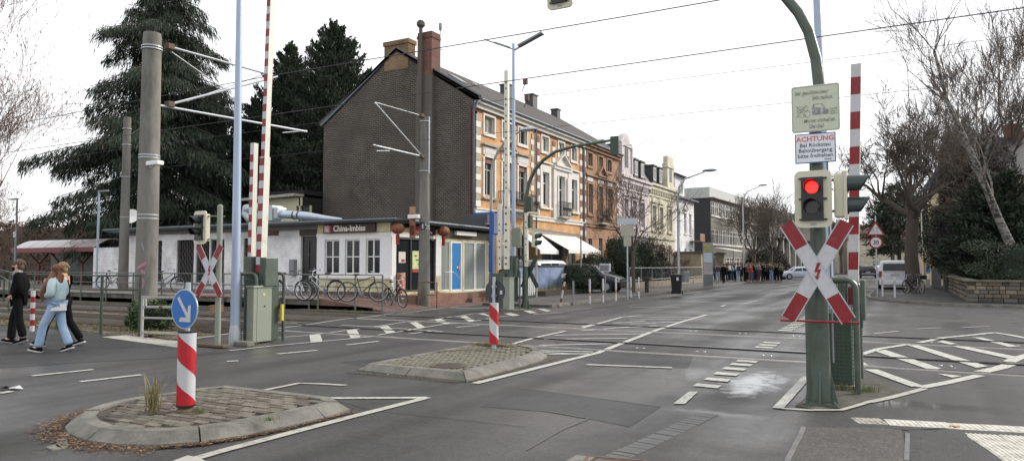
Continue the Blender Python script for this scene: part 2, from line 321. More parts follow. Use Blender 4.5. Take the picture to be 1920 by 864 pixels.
# paint ---------------------------------------------------------------
_zk=[0]
def zl(): _zk[0]=(_zk[0]+1)%12; return .009+_zk[0]*.00035
def mk(pp,m=None,z=None):
    q=[pz(*p) for p in pp]; z=z or zl(); b=MB(); b.add([(p.x,p.y,z) for p in q],[tuple(range(len(q)))]); return b.build('road_marking',m or M_paint,road)
def ln(pp,w=.12,m=None):
    q=[pz(*p) for p in pp]; L=[];Rr=[]
    for i,p in enumerate(q):
        d=(q[min(i+1,len(q)-1)]-q[max(i-1,0)]); n=Vector((-d.y,d.x,0)).normalized()*w/2; L.append(p+n); Rr.append(p-n)
    z=zl(); b=MB()
    for i in range(len(q)-1): b.add([(v.x,v.y,z) for v in(L[i],Rr[i],Rr[i+1],L[i+1])],[(0,1,2,3)])
    return b.build('road_marking',m or M_paint,road)
for a,c in (((60,705),(175,693)),((150,716),(265,703)),((0,738),(22,734)),((520,664),(595,657)),((650,647),(710,640)),((855,614),(900,610)),((425,678),(447,677)),((768,626),(815,620)),((1090,613),(1115,608))): ln([a,c],.11)
Z7=lambda x,y:(640+x/5.4,540+y/5.4)
W=.085
for pl in ([(430,658),(520,648),(640,637),(701,631)],[(708,628.5),(768,619),(797,614),(834,608),(868,606)],[(877,604),(918,597)],[(936,594),(962,591)],
 [(522,633),(580,629),(640,621),(684,615)],[(701,613),(758.5,604),(797,603)],[(805,601),(847,594)],[(853,594),(885,588.5),(918,586)],
 [(330,640),(430,626),(470,624)],[(515,617),(590,607),(648,598)],[(648,598),(700,593.5),(736,588)],[(745,589),(790,583),(832,578)],
 [(640,610),(700,613),(760,617),(830,622)]): ln(pl,W)
for q in ([Z7(50,430),Z7(155,420),Z7(195,500),Z7(95,510)],[Z7(385,392),Z7(470,380),Z7(545,445),Z7(455,458)],[Z7(690,350),Z7(765,345),Z7(850,398),Z7(775,408)],
 [Z7(935,322),Z7(1010,312),Z7(1060,335),Z7(975,338)],[Z7(1005,352),Z7(1060,350),Z7(1120,362),Z7(1060,368)],[Z7(1200,292),Z7(1255,280),Z7(1365,335),Z7(1290,340)],
 [Z7(1385,262),Z7(1440,256),Z7(1500,280),Z7(1500,290)],[(580,628),(600,627),(605,641),(582.5,643)],[(945,588),(958,587),(975,591),(962,593)],[(980,582),(993,582),(1008,587),(993,587.5)],[(1007,579.5),(1018,579),(1035,583),(1024,584.5)]): mk(q)
ln([(970,568.5),(1000,570),(1066,573)],.1); ln([(845,577),(880,578),(918,577)],.22); ln([(835,567),(880,570),(918,572)],.1)
ln([(1062,581),(1110,578)],.09); ln([(1000,589.5),(1055,586)],.09)
mk([(190,632),(235,629),(335,640),(333,652)],M_paint2)
# hatch beyond the second island
OUT=[(890,719.5),(1000,692),(1120,662),(1175,640.5),(1230,619.5),(1280,603),(1326,590)]
ln(OUT,.13)
for pl in ([(930,664),(990,655),(955,644),(1060,622)],):
    pass
ln([(955,647),(1000,634),(1060,621)],.11); ln([(1092,615),(1120,607.5),(1165,595),(1200,591.5)],.11)
for a,c in (((1200,590.8),(1322,590)),((1180,594.2),(1300,595.8)),((1180,599.7),(1286,599)),((1180,608),(1270,604)),((1160,615),(1234,611)),((1150,606),(1210,602)),
 ((1040,628.5),(1215,626)),((1020,636),(1176,634.5)),((1000,648),(1145,644.5)),((985,657.5),(1112,660)),((1010,664.5),(1104,663.5)),((1090,620.5),(1180,613)),((1100,684),(1260,690))): ln([a,c],.12)
ln([(1180,576),(1276,577)],.12)
for a,c in (((1352,575),(1360,572)),((1395,569),(1420,564)),((1433,555),(1450,551)),((1462,551),(1478,547)),((1300,552),(1316,550))): ln([a,c],.12)
# outline round the first island and the triangle ahead of it
ln([(340,868),(420,845),(655,783),(802,745.5)],.12,M_paint2); ln([(545,746),(640,747),(800,746)],.10); ln([(470,737),(560,719),(600,720),(650,723)],.09,M_paint2)
mk([(322,866),(352,855),(372,859),(420,882),(395,895),(352,868)],M_paint2)
ln([(1000,660),(1080,664)],.09)
# cycle crossing blocks along the kerb side
rr=random.Random(9)
ylist=[9.75,10.35,10.95,11.55,12.1,12.6]+[14.9,15.35,15.85]+[19.0+i*.55 for i in range(24)]+[34+i*.8 for i in range(14)]
for y in ylist:
    x=-2.36 if y<13 else -2.45 if y<17 else -2.6 if y<33 else -2.75+(y-33)*.02
    z=zl(); h=.23 if y<17 else .24
    MB().add([(x-.17,y,z),(x+.17,y-.02,z),(x+.17,y+h,z),(x-.17,y+h+.02,z)],[(0,1,2,3)]).build('road_marking',M_paint,road)
mk([(1262,758),(1284,758),(1309,735),(1292,735)])
# X hatch to the right of the barrier
Q=lambda x,y:(1440+x/3.273,600+y/3.273)
for pl,w_ in (([Q(575,212),Q(680,178),Q(860,150)],.14),([Q(930,140),Q(1070,110),Q(1230,95),Q(1390,78)],.14),([Q(1385,78),Q(1480,92),Q(1600,115)],.16),
  ([Q(60,545),Q(240,350)],.12),([Q(80,545),Q(250,556),Q(450,555),Q(540,530),Q(620,505)],.07),([Q(620,505),Q(760,475),Q(960,422)],.1),([Q(940,415),Q(1100,385),Q(1300,340)],.15),([Q(1300,322),Q(1420,295),Q(1510,265)],.2),([Q(1480,258),Q(1530,235),Q(1640,205)],.2),
  ([Q(650,85),Q(800,68)],.08),([Q(910,55),Q(1060,48)],.08),([Q(1190,46),Q(1360,40)],.08)):
    ln(pl,w_,M_paint if w_>.1 else M_paint2)
for q in ([Q(655,192),Q(720,184),Q(1065,300),Q(1000,310)],[Q(855,155),Q(920,155),Q(1350,285),Q(1280,295)],[Q(590,305),Q(670,305),Q(950,405),Q(880,412)],[Q(1110,158),Q(1170,155),Q(1530,228),Q(1480,240)],
  [Q(1040,135),Q(1075,127),Q(1160,148),Q(1120,152)],[Q(1250,105),Q(1310,108),Q(1540,162),Q(1480,165)],[Q(575,262),Q(590,262),Q(630,287),Q(585,285)],[Q(1040,330),Q(1100,335),Q(1190,345),Q(1130,355)]): mk(q)
# kerbed traffic islands ---------------------------------------------
M_block=[mat('paver_block_%s'%n,c,.88,0,.25,9,.35,60) for n,c in(('grey',(.15,.135,.11)),('brown',(.085,.07,.056)),('olive',(.115,.108,.08)))]
M_sand=mat('joint_soil',(.06,.052,.04),.95,0,.4,8,.6,40)
def inset(poly,d):
    n=len(poly); out=[]
    for i in range(n):
        p0,p1,p2=[Vector(poly[(i+k)%n]) for k in(-1,0,1)]
        a=(p1-p0).normalized(); b=(p2-p1).normalized(); na=Vector((-a.y,a.x)); nb=Vector((-b.y,b.x)); m_=(na+nb).normalized(); k=d/max(.35,m_.dot(na))
        out.append(tuple(p1+m_*k))
    return out
def inside(p,poly):
    x,y=p; r=False; n=len(poly)
    for i in range(n):
        x1,y1=poly[i]; x2,y2=poly[(i+1)%n]
        if (y1>y)!=(y2>y) and x<(x2-x1)*(y-y1)/(y2-y1)+x1: r=not r
    return r
def arcpts(cx,cy,rx,ry,a0,a1,n): return [(cx+rx*math.cos(R(a0+(a1-a0)*i/n)),cy+ry*math.sin(R(a0+(a1-a0)*i/n))) for i in range(n+1)]
def island(outer,label,blocks,bw,bh,ang,group='kerbed traffic islands',stone=.95,hh=.115,BM=None):
    BM=BM or M_block
    isl=bpy.data.objects.new('traffic_island',None); col.objects.link(isl); cx=sum(p[0] for p in outer)/len(outer); cy=sum(p[1] for p in outer)/len(outer)
    isl.location=(cx,cy,0); tag(isl,label,'traffic island',group)
    out=[(x-cx,y-cy) for x,y in outer]; top=inset(out,.13); inn=inset(out,.26)
    # kerb stones: walk the outline and cut it in stones
    segs=[]; cur=[0]; acc=0; n=len(out)
    for i in range(n):
        l=(Vector(out[(i+1)%n])-Vector(out[i])).length
        acc+=l; cur.append((i+1)%n)
        if acc>=stone or i==n-1: segs.append(cur); cur=[(i+1)%n]; acc=0
    for sgm in segs:
        b=MB(); k=len(sgm); rz_=rr.uniform(-.006,.006)
        vs=[]
        for j in sgm:
            o_,t_,i_=Vector(out[j]),Vector(top[j]),Vector(inn[j])
            vs+= [(o_.x,o_.y,0),(o_.x,o_.y,.025),(t_.x,t_.y,hh+rz_),(i_.x,i_.y,hh+rz_+.002),(i_.x,i_.y,0)]
        # shorten ends for the joint
        def pull(a,b_,f=.008):
            for q in range(5):
                va,vb=Vector(vs[a*5+q]),Vector(vs[b_*5+q]); d=(vb-va); 
                if d.length>.02: vs[a*5+q]=tuple(va+d.normalized()*f)
        pull(0,1); pull(k-1,k-2)
        fs=[]
        for j in range(k-1):
            for q in range(4): fs.append((j*5+q,(j+1)*5+q,(j+1)*5+q+1,j*5+q+1))
        fs+= [(4,3,2,1,0),tuple((k-1)*5+q for q in range(5))]
        b.add(vs,fs); b.build('kerb_stone',M_conc,isl)
    b=MB().prism([(x,y,.0) for x,y in inset(out,.24)],(0,0,hh-.018)); b.build('bedding',M_sand,isl)
    if blocks:
        base=[]
        for m_ in BM:
            q=MB().bbox(-bw/2+.011,-bh/2+.006,-.05,bw/2-.011,bh/2-.006,0,.007); base.append(q)
        cnt=0; srcs=[None]*3; ca,sa=math.cos(R(ang)),math.sin(R(ang)); rows=[]
        for j in range(-40,41):
            for i in range(-30,31):
                u=(i+(.5 if j%2 else 0))*bw; v=j*bh; x=u*ca-v*sa; y=u*sa+v*ca
                if all(inside((x+(du*ca-dv*sa),y+(du*sa+dv*ca)),inn) for du in(-bw*.38,bw*.38) for dv in(-bh*.38,bh*.38)): rows.append((x,y))
        rows.sort(key=lambda p:(p[0]+cx)**2+(p[1]+cy)**2); rest=MB()
        for k,(x,y) in enumerate(rows):
            z=hh+.001+rr.uniform(-.006,.005); mi=rr.choice((0,0,1,1,2))
            if k<300:
                if srcs[mi] is None: srcs[mi]=base[mi].build('paving_block',BM[mi],isl,loc=(x,y,z)); srcs[mi].rotation_euler=(0,0,R(ang))
                else: share(srcs[mi],isl,(x,y,z),rz=R(ang)+rr.uniform(-.03,.03))
            else:
                c_,s_=math.cos(R(ang)),math.sin(R(ang)); hw,hv=bw/2-.005,bh/2-.005
                rest.add([(x+(a*c_-b_*s_),y+(a*s_+b_*c_),z) for a,b_ in((-hw,-hv),(hw,-hv),(hw,hv),(-hw,hv))],[(0,1,2,3)],mi)
        if rest.f:
            o=rest.build('paving_blocks',BM,isl); o['kind']='stuff'
    return isl,(cx,cy)
E1=[(-5.5,6.25),(-5.85,6.46),(-6.7,6.46),(-7.75,6.42),(-7.88,6.1),(-7.98,5.5)]+[(-7.98,5.0),(-7.9,4.72),(-7.72,4.42),(-7.45,4.2),(-7.1,4.05),(-6.7,3.98),(-6.3,4.03),(-5.95,4.2),(-5.72,4.45),(-5.58,4.8),(-5.5,5.3),(-5.47,5.8)]
E1=E1[::-1]
def ccw(p): 
    a=sum(p[i][0]*p[(i+1)%len(p)][1]-p[(i+1)%len(p)][0]*p[i][1] for i in range(len(p))); return p if a>0 else p[::-1]
isl1,_c1=island(ccw(E1),'nearest kerbed traffic island paved with brown blocks under the blue arrow sign',True,.2,.1,2)
E2=[(-7.5,8.66),(-6.5,8.58),(-5.42,8.55),(-5.4,9.4),(-5.42,10.3),(-5.46,11.0),(-5.62,11.6),(-5.95,12.05),(-6.4,12.3),(-6.9,12.3),(-7.25,12.1),(-7.45,11.7),(-7.5,11.0),(-7.5,9.8)]
isl2,_c2=island(ccw(E2),'far kerbed traffic island with a round manhole cover and moss at its rounded end',True,.1,.1,0,BM=[mat('cobble_%s'%n,c,.9,0,.15,7,.3,60,dirt=(.12,.115,.08),dsc=3) for n,c in (('pale',(.17,.158,.125)),('warm',(.15,.138,.108)),('olive',(.135,.13,.095)))])
# manhole on island 2
mh=thing('manhole_cover','round iron manhole cover set in the paved top of the far traffic island','manhole cover',(-6.55,9.45,.117))
c0=pz(842,684,.13); mh.location=(c0.x,c0.y,.118); mh.scale=(.72,.72,1)
MB().lathe([(.39,0),(.39,.012),(.36,.016),(.33,.010)],(0,0,0),32).build('rim',M_rust,mh)
lid=MB().lathe([(.32,0),(.32,.016)],(0,0,0),32)
for i in range(-5,6):
    for j in range(-5,6):
        if i*i+j*j<27: lid.box(i*.052-.017,j*.052-.017,.015,i*.052+.017,j*.052+.017,.021)
lid.build('lid',mat('cast_iron',(.10,.09,.08),.7,.4,.2,4),mh)
# side pavements --------------------------------------------------------
def kerb_line(parent,pts,w=.14,h=.11,ln_=1.0,side=1):
    for a,c in zip(pts,pts[1:]):
        a=Vector((*a,0));c=Vector((*c,0));L=(c-a).length;d=(c-a)/L;nn=Vector((-d.y,d.x,0))*side; n=max(1,round(L/ln_))
        for i in range(n):
            p=a+d*(L*i/n+.004); q=a+d*(L*(i+1)/n-.004); z=h+rr.uniform(-.003,.003)
            MB().prism([(v.x,v.y,-.05) for v in(p,q,q+nn*w,p+nn*w)],(0,0,z+.05)).build('kerb_stone',M_conc,parent)
LW=sheet('pavement',[(-12.14,25.2),(-12.14,50),(-12.4,60),(-13.2,75),(-14.6,90),(-16.4,110),(-20,140),(-60,420),(-200,420),(-60,140),(-19.2,110),(-20,90),(-20,31),(-15.5,31),(-15.2,25.2)],.1,M_walk,.15)
kerb_line(LW,[(-12,25.2),(-12,50),(-12.26,60)],side=1,ln_=1.0)
for a,c in (((-12.26,60),(-13.06,75)),((-13.06,75),(-14.46,90)),((-14.46,90),(-19.8,140))): kerb_line(LW,[a,c],side=1,ln_=5)
RW=sheet('pavement',[(40,30.8),(12,32.2),(4,33.35),(1.6,34.1),(.3,35.2),(-.7,36.8),(-1.3,38.8),(-1.46,41.5),(-1.4,60),(-1.3,90),(-1.6,130),(-8,200),(-50,420),(100,420),(100,28)],.1,M_asph2,.15)
kp=[(40,30.66),(12,32.06),(4,33.2),(1.5,33.95),(.15,35.1),(-.83,36.75),(-1.44,38.8),(-1.6,41.5),(-1.54,60)]
for a,c in zip(kp,kp[1:]): kerb_line(RW,[a,c],side=-1,ln_=1.0 if a[1]<45 and a[0]<12.5 else 3)
# Pavement by the snack bar, flush with the crossing
sheet('pavement',[(-15.6,19.45),(-15.0,25.15),(-15.1,31),(-20,31),(-20,19.45)],.004,M_walk,.05)
sheet('red_paving',[(-16.4,21.2),(-15.5,23.0),(-15.4,26.0),(-17.2,28.6),(-17.84,28.6),(-17.84,21.2)],.012,M_redpav,.05)
ramp=MB().add([(-19.2,19.95,.42),(-19.2,22.7,.42),(-16.0,22.7,.02),(-16.0,19.95,.02),(-19.2,19.95,-.1),(-19.2,22.7,-.1),(-16.0,22.7,-.1),(-16.0,19.95,-.1)],[(0,3,2,1),(0,4,7,3),(3,7,6,2)])
struct(ramp,'paved_ramp',M_redpav)
M_plat=mat('platform_concrete',(.14,.13,.115),.9,0,.25,2,.3,40,dirt=(.06,.06,.045),dsc=1.5)
pf=struct(MB().box(-200,19.95,-.2,-19.2,22.68,.42).box(-200,19.95,-.2,-16.6,20.0,.15),'tram_platform',M_plat)
e0=None
for i in range(60):
    x=-19.7-i*1.0
    if e0 is None: e0=MB().bbox(-.495,-.06,-.06,.495,.26,.03,.008).build('edge_slab',mat('platform_edge',(.33,.31,.28),.85,0,.15,3,.2,50),pf,loc=(x,19.95,.42))
    else: share(e0,pf,(x,19.95,.42+rr.uniform(-.003,.003)))
pf2=struct(MB().box(-60,20.25,.42,-19.3,22.66,.432),'platform_paving',M_redpav)
# tactile paving at lower right: one slab per object
M_tac=mat('tactile_white_concrete',(.56,.54,.48),.8,0,.12,5,.2,50,dirt=(.2,.185,.15),dsc=5,dlo=.48,dhi=.7)
M_tac2=mat('tactile_worn_concrete',(.38,.36,.31),.85,0,.2,5,.3,50,dirt=(.12,.11,.09),dsc=6,dlo=.45,dhi=.65)
tp=bpy.data.objects.new('tactile_paving',None); col.objects.link(tp); tp['kind']='structure'
def slab(ribs,dots=False):
    b=MB().bbox(-.147,-.147,-.05,.147,.147,0,.004)
    if ribs:
        for i in range(7): b.add([(-.135+i*.041+dx,y,z) for y in(-.143,.143) for dx,z in((0,-.001),(.006,.006),(.018,.006),(.024,-.001))],[(0,1,5,4),(1,2,6,5),(2,3,7,6),(0,3,2,1),(4,5,6,7)])
    if dots:
        for i in range(5):
            for j in range(5): b.lathe([(.015,-.001),(.010,.006)],(-.11+i*.055,-.11+j*.055,0),6)
    return b
a0=pz(1668,797); a1=pz(1935,812); dx=(a1-a0).normalized(); angT=math.atan2(dx.y,dx.x)
sd=sr=None; e2=Vector((-dx.y,dx.x,0))
def place_slab(src,kind,p,m):
    global sd,sr
    if kind=='d':
        if sd is None: sd=slab(False,True).build('tactile_slab',M_tac,tp,loc=p); sd.rotation_euler=(0,0,angT); return
        s=sd
    else:
        if sr is None: sr=slab(True).build('tactile_slab',M_tac,tp,loc=p); sr.rotation_euler=(0,0,angT); return
        s=sr
    o=share(s,tp,p,rz=angT+rr.uniform(-.01,.01))
for i in range(-1,14):
    for j in range(2):
        p=a0+dx*(.3*i+.15)+e2*(.04+.3*j*.62); 
for i in range(0,13):
    p=a0+dx*(.3*i+.15)+e2*.15; place_slab(None,'d',(p.x,p.y,.006+rr.uniform(-.003,.003)),M_tac)
p=a0-dx*.16+e2*.17; o=share(sd,tp,(p.x,p.y,.004),rz=angT+.12); o.material_slots[0].link='OBJECT'; o.material_slots[0].material=M_tac2
c0=pz(1812,818)
for i in range(0,7):
    for j in range(0,9):
        p=c0+dx*(.3*i+.16)-e2*(.3*j+.0)
        if (p-a0).dot(e2)<-.16: place_slab(None,'r',(p.x,p.y,.006+rr.uniform(-.004,.004)),M_tac)
patch('soil_patch',[(1512,745),(1535,705),(1620,700),(1700,735),(1640,750),(1590,764),(1530,768),(1490,762)],mat('dirty_soil',(.055,.05,.042),.95,0,.4,5,.5,50,dirt=(.09,.085,.07),dsc=5),.0065)
# broken edge and exposed brown brick bit
q0=pz(1790,800); MB().bbox(-.05,-.03,-.02,.05,.03,.012,.01).build('broken_kerb_bit',mat('burnt_orange_brick',(.30,.11,.03),.8,0,.4,12),tp,loc=(q0.x,q0.y,0))
seam([(1672,803),(1700,806),(1790,801)],.05,M_seamd,.005)
# paver gutter strip in the foreground
gut=bpy.data.objects.new('paved_gutter',None); col.objects.link(gut); gut['kind']='structure'
g0=pz(1327,777); g1=pz(1180,846); gd=(g1-g0).normalized(); gn=Vector((-gd.y,gd.x,0)); gs=None; ga=math.atan2(gd.y,gd.x)
M_gut=mat('gutter_paver',(.075,.075,.075),.55,0,.3,6,.3,60)
for i in range(26):
    p=g0+gd*(i*.102)
    if gs is None: gs=MB().bbox(-.047,-.105,-.05,.047,.105,.0,.006).build('paving_block',M_gut,gut,loc=(p.x,p.y,.008)); gs.rotation_euler=(0,0,ga)
    else: share(gs,gut,(p.x,p.y,.008+rr.uniform(-.003,.003)),rz=ga+rr.uniform(-.02,.02))
# drain grate
dg=thing('drain_grate','rectangular cast iron drain grate at the bottom edge of the road','drain grate',pz(1150,872),math.atan2(dx.y,dx.x))
b=MB()
for x0,y0,x1,y1 in((-.26,-.21,.26,-.18),(-.26,.18,.26,.21),(-.26,-.18,-.23,.18),(.23,-.18,.26,.18)): b.box(x0,y0,-.03,x1,y1,.012)
b.build('rim',M_rust,dg); s0=None
for i in range(9):
    y=-.155+i*.039
    if s0 is None: s0=MB().box(-.228,-.009,-.03,.228,.009,.009).build('bar',M_rust,dg,loc=(0,y,0))
    else: share(s0,dg,(0,y,0))
MB().box(-.23,-.18,.001,.23,.18,.0035).build('sump',M_void,dg)
q0=pz(1088,862); MB().bbox(-.09,-.12,-.02,.09,.12,.01,.01).build('gutter_stone',M_conc,road,loc=(q0.x,q0.y,0))
# dead leaves beside the first island, moss and leaf bits: uncountable
def scatter(name,gen,n,m,size,kind='stuff',zf=0):
    vs=[];fs=[]; r_=random.Random(hash(name)%999)
    for i in range(n):
        p=gen(r_)
        if p is None: continue
        a=r_.uniform(0,6.28); s=size*r_.uniform(.4,1.3); t=r_.uniform(-.5,.5); k=len(vs)
        c_,s_=math.cos(a)*s,math.sin(a)*s; w_=r_.uniform(.25,.5)
        vs+=[(p[0]-c_,p[1]-s_,p[2]),(p[0]+s_*w_,p[1]-c_*w_,p[2]+s*.3*abs(t)),(p[0]+c_,p[1]+s_,p[2]+s*t*.5+.003),(p[0]-s_*w_,p[1]+c_*w_,p[2]+.002)]; fs.append((k,k+1,k+2,k+3))
    b=MB(); b.v=vs;b.f=fs;b.mi=[r_.randrange(len(m)) for _ in fs]; o=b.build(name,m); o['kind']=kind; return o
M_leaf=[mat('dead_leaf_%s'%k,c,.85,0,.3,20) for k,c in(('brown',(.10,.045,.02)),('dark',(.05,.028,.018)),('tan',(.24,.15,.08)))]
M_moss=[mat('moss_%s'%k,c,.95,0,.3,20) for k,c in(('green',(.06,.08,.02)),('olive',(.10,.09,.04)),('straw',(.26,.21,.10)))]
path=[(-8.0,5.0),(-7.92,4.7),(-7.73,4.4),(-7.46,4.18),(-7.1,4.03),(-6.7,3.96),(-6.3,4.01),(-5.93,4.18),(-5.7,4.43),(-5.56,4.78),(-5.47,5.3),(-5.44,6.2)]
def lf(r_):
    i=r_.randrange(len(path)-1); t=r_.random(); wd=.24 if i<7 else .06
    x=path[i][0]*(1-t)+path[i+1][0]*t; y=path[i][1]*(1-t)+path[i+1][1]*t
    cxx,cyy=x+6.8,y-5.3; l=math.hypot(cxx,cyy); k=abs(r_.gauss(0,.5))*wd
    return (x+cxx/l*k,y+cyy/l*k,.006+r_.random()*.015)
scatter('dead_leaves',lf,3400,M_leaf,.022)
def ms(r_):
    a=r_.uniform(0,6.28);k=abs(r_.gauss(0,.5)); return (-6.95+math.cos(a)*k*.75,11.85+math.sin(a)*k*.3,.118+r_.random()*.03)
scatter('moss_and_leaves',ms,1600,M_moss+M_leaf[:1],.03)
scatter('joint_moss',lambda r_:(lambda x,y:(x,y,.116+r_.random()*.01) if inside((x+0,y),E1) else None)(r_.uniform(-7.6,-5.8),r_.uniform(4.4,6.3)),900,M_moss+M_leaf,.012)
def ed(r_):
    t=r_.random()**1.5; return (-5.36+r_.gauss(0,.02),8.6+t*3.2,.006+r_.random()*.012)
scatter('kerb_side_debris',ed,900,M_leaf+M_moss[:1],.016)
scatter('kerb_side_debris',lambda r_:(r_.uniform(-7.5,-5.5),8.5-abs(r_.gauss(0,.06)),.006+r_.random()*.012),900,M_leaf+M_moss[:1],.016)
# broken pale kerb strip at the tip of the first island
for pp in ([(105,838),(108,818),(150,795),(158,800),(125,822),(128,836),(118,842)],[(85,840),(105,833),(118,842),(100,845)]):
    q=[pz(*p) for p in pp]; MB().prism([(v.x,v.y,-.01) for v in q],(0,0,.022)).build('broken_kerb_strip',M_conc,road)
# ============================================================ BUILDINGS
M_obrick=brickmat('orange_brick',(.54,.27,.10),(.44,.20,.07),(.62,.42,.24),.25,.085,'x',.8,.012,.4)
M_rbrick=brickmat('red_brown_brick',(.26,.10,.06),(.20,.075,.05),(.2,.15,.12),.25,.077,'x',.8,.008,.3)
M_bbrick=brickmat('brown_brick',(.38,.20,.11),(.31,.15,.08),(.24,.17,.12),.25,.077,'x',.8,.008,.3)
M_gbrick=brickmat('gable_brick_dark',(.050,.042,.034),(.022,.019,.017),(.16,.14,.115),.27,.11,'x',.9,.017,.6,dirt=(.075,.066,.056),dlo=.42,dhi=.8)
M_ybrick=brickmat('chimney_yellow_brick',(.26,.17,.08),(.20,.12,.06),(.12,.1,.08),.25,.08,'x',.9,.012,.5)
M_redch=brickmat('chimney_red_brick',(.17,.065,.042),(.12,.045,.032),(.16,.12,.1),.25,.08,'x',.9,.012,.5)
M_stw=mat('stucco_white',(.66,.64,.60),.8,0,.08,2,.15,20,dirt=(.42,.40,.36),dsc=1.5,dlo=.5,dhi=.8)
M_stg=mat('stone_grey_beige',(.36,.34,.29),.85,0,.12,3,.2,20)
M_stb=mat('stone_brown',(.30,.19,.13),.85,0,.15,3,.2,20)
M_pink=mat('stucco_pink',(.60,.54,.56),.85,0,.1,1.5,.15,20,dirt=(.45,.39,.40),dsc=1.2)
M_crm=mat('stucco_cream',(.60,.57,.46),.85,0,.1,1.5,.15,20,dirt=(.46,.42,.32),dsc=1.2)
M_wall=brickmat('painted_white_brick',(.76,.77,.79),(.73,.74,.76),(.62,.63,.65),.25,.08,'x',.8,.01,.5,dirt=(.52,.52,.54),dlo=.5,dhi=.8)
_unused=mat('plaster_white_blue',(.56,.60,.70),.85,0,.06,1.5,.1,25,dirt=(.42,.43,.46),dsc=.9,dlo=.5,dhi=.8)
M_yel=mat('plaster_yellow',(.60,.55,.36),.85,0,.08,2,.1,25,dirt=(.42,.36,.22),dsc=1.2)
M_pale=mat('plaster_pale_yellow',(.50,.48,.33),.85,0,.08,1,.1,20)
M_roof=brickmat('roof_tiles_dark',(.075,.062,.055),(.05,.042,.038),(.025,.02,.02),.22,.16,'y',.8,.02,.9)
M_slate=mat('slate_dark',(.05,.052,.055),.6,0,.25,2,.3,20)
M_felt=mat('roof_felt',(.09,.09,.09),.8,0,.2,1)
M_drk=mat('dark_brown_wood',(.035,.025,.02),.6,0,.3,6,stretch=(1,1,.2))
M_curt=mat('curtain_grey_green',(.20,.235,.22),.7,0,.2,9,stretch=(6,6,.3))
M_zinc=mat('zinc_gutter',(.10,.12,.14),.5,.4,.2,3)
M_shut=mat('roller_shutter_red',(.16,.045,.035),.6,0,.1,3)
M_awn=mat('awning_white',(.78,.77,.74),.8,0,.04,2)
M_orn=mat('ornament_panel_white',(.60,.58,.55),.85,0,.1,12,.8,25)
def wallgrid(mb,x0,x1,z0,z1,holes,y=0,d=.22,m=0,mr=None,back=True):
    xs=sorted({x0,x1}|{h[0] for h in holes}|{h[2] for h in holes}); zs=sorted({z0,z1}|{h[1] for h in holes}|{h[3] for h in holes})
    xs=[x for x in xs if x0<=x<=x1]; zs=[z for z in zs if z0<=z<=z1]
    for a,b in zip(xs,xs[1:]):
        for c,e in zip(zs,zs[1:]):
            mx_,mz=(a+b)/2,(c+e)/2
            if any(h[0]<mx_<h[2] and h[1]<mz<h[3] for h in holes): continue
            mb.add([(a,y,c),(b,y,c),(b,y,e),(a,y,e)],[(0,1,2,3)],m)
    for h in holes:
        a,c,b,e=h; mb.add([(a,y,c),(b,y,c),(b,y,e),(a,y,e),(a,y+d,c),(b,y+d,c),(b,y+d,e),(a,y+d,e)],[(0,4,5,1),(1,5,6,2),(2,6,7,3),(3,7,4,0)],m if mr is None else mr)
    return mb
_wc={}
M_glass2=mat('window_glass_sky',(.14,.15,.16),.08,0,.5,.5,spec=.8)
M_glass3=mat('window_with_net_curtain',(.24,.24,.225),.25,0,.35,5,spec=.4,stretch=(5,5,.6)); M_glass4=mat('window_dim_interior',(.06,.055,.05),.1,0,.6,2,spec=.5)
_rw=random.Random(77)
def window(par,x0,z0,x1,z1,y=.14,style='cross',fr=.07,fm=None,gm=None,name='window',share_ok=True):
    if gm in (None,M_glass2) and style in('cross','two'): gm=_rw.choice((M_glass,M_glass,M_glass3,M_glass4,M_glass2))
    w_,h_=round(x1-x0,2),round(z1-z0,2); fm=fm or M_wfr; gm=gm or M_glass; key=(w_,h_,style,fr,fm.name,gm.name,name)
    if key in _wc:
        f,p=_wc[key]; o=share(f,par,(x0,y,z0)); share(p,o,(0,0,0)); return o
    b=MB(); t=.07
    b.box(0,0,0,fr,t,h_).box(w_-fr,0,0,w_,t,h_).box(fr,0,0,w_-fr,t,fr).box(fr,0,h_-fr,w_-fr,t,h_)
    if style=='cross': b.box(w_/2-fr*.5,.002,fr,w_/2+fr*.5,t-.002,h_-fr); b.box(fr,.006,h_*.68-.03,w_/2-fr*.5,t-.006,h_*.68+.03); b.box(w_/2+fr*.5,.006,h_*.68-.03,w_-fr,t-.006,h_*.68+.03)
    if style=='quad': b.box(w_/2-fr*.5,.002,fr,w_/2+fr*.5,t-.002,h_-fr); b.box(fr,.006,h_*.5-.02,w_/2-fr*.5,t-.006,h_*.5+.02); b.box(w_/2+fr*.5,.006,h_*.5-.02,w_-fr,t-.006,h_*.5+.02)
    if style=='two': b.box(w_/2-fr*.7,.002,fr,w_/2+fr*.7,t-.002,h_-fr)
    o=b.build(name,fm,par,loc=(x0,y,z0))
    p=MB().box(fr*.6,t*.55,fr*.6,w_-fr*.6,t*.7,h_-fr*.6).build('pane',gm,o); _wc[key]=(o,p); return o
def quoins(par,x0,x1,z0,z1,h,m1,m2,alt=.12,side=1,out=.05,y=0):
    z=z0;i=0;src={}
    while z+h<=z1+.01:
        k=i%2; a,b_=(x0,x1) if k==0 else ((x0,x1-alt) if side>0 else (x0+alt,x1))
        if k not in src: src[k]=MB().bbox(a,y-out,0.01,b_,y+.02,h-.01,.012).build('quoin_stone',m1 if k==0 else m2,par,loc=(0,0,z))
        else: share(src[k],par,(0,0,z))
        z+=h;i+=1
def downpipe(par,x,z0,z1,y=-.1): return MB().tube([(x,y,z0),(x,y,z1)],.055,8).build('downpipe',M_zinc,par)
def chimney(par,x0,y0,x1,y1,z0,z1,m,cap=.06): return MB().box(x0,y0,z0,x1,y1,z1).box(x0-cap,y0-cap,z1,x1+cap,y1+cap,z1+.1).build('chimney',m,par)
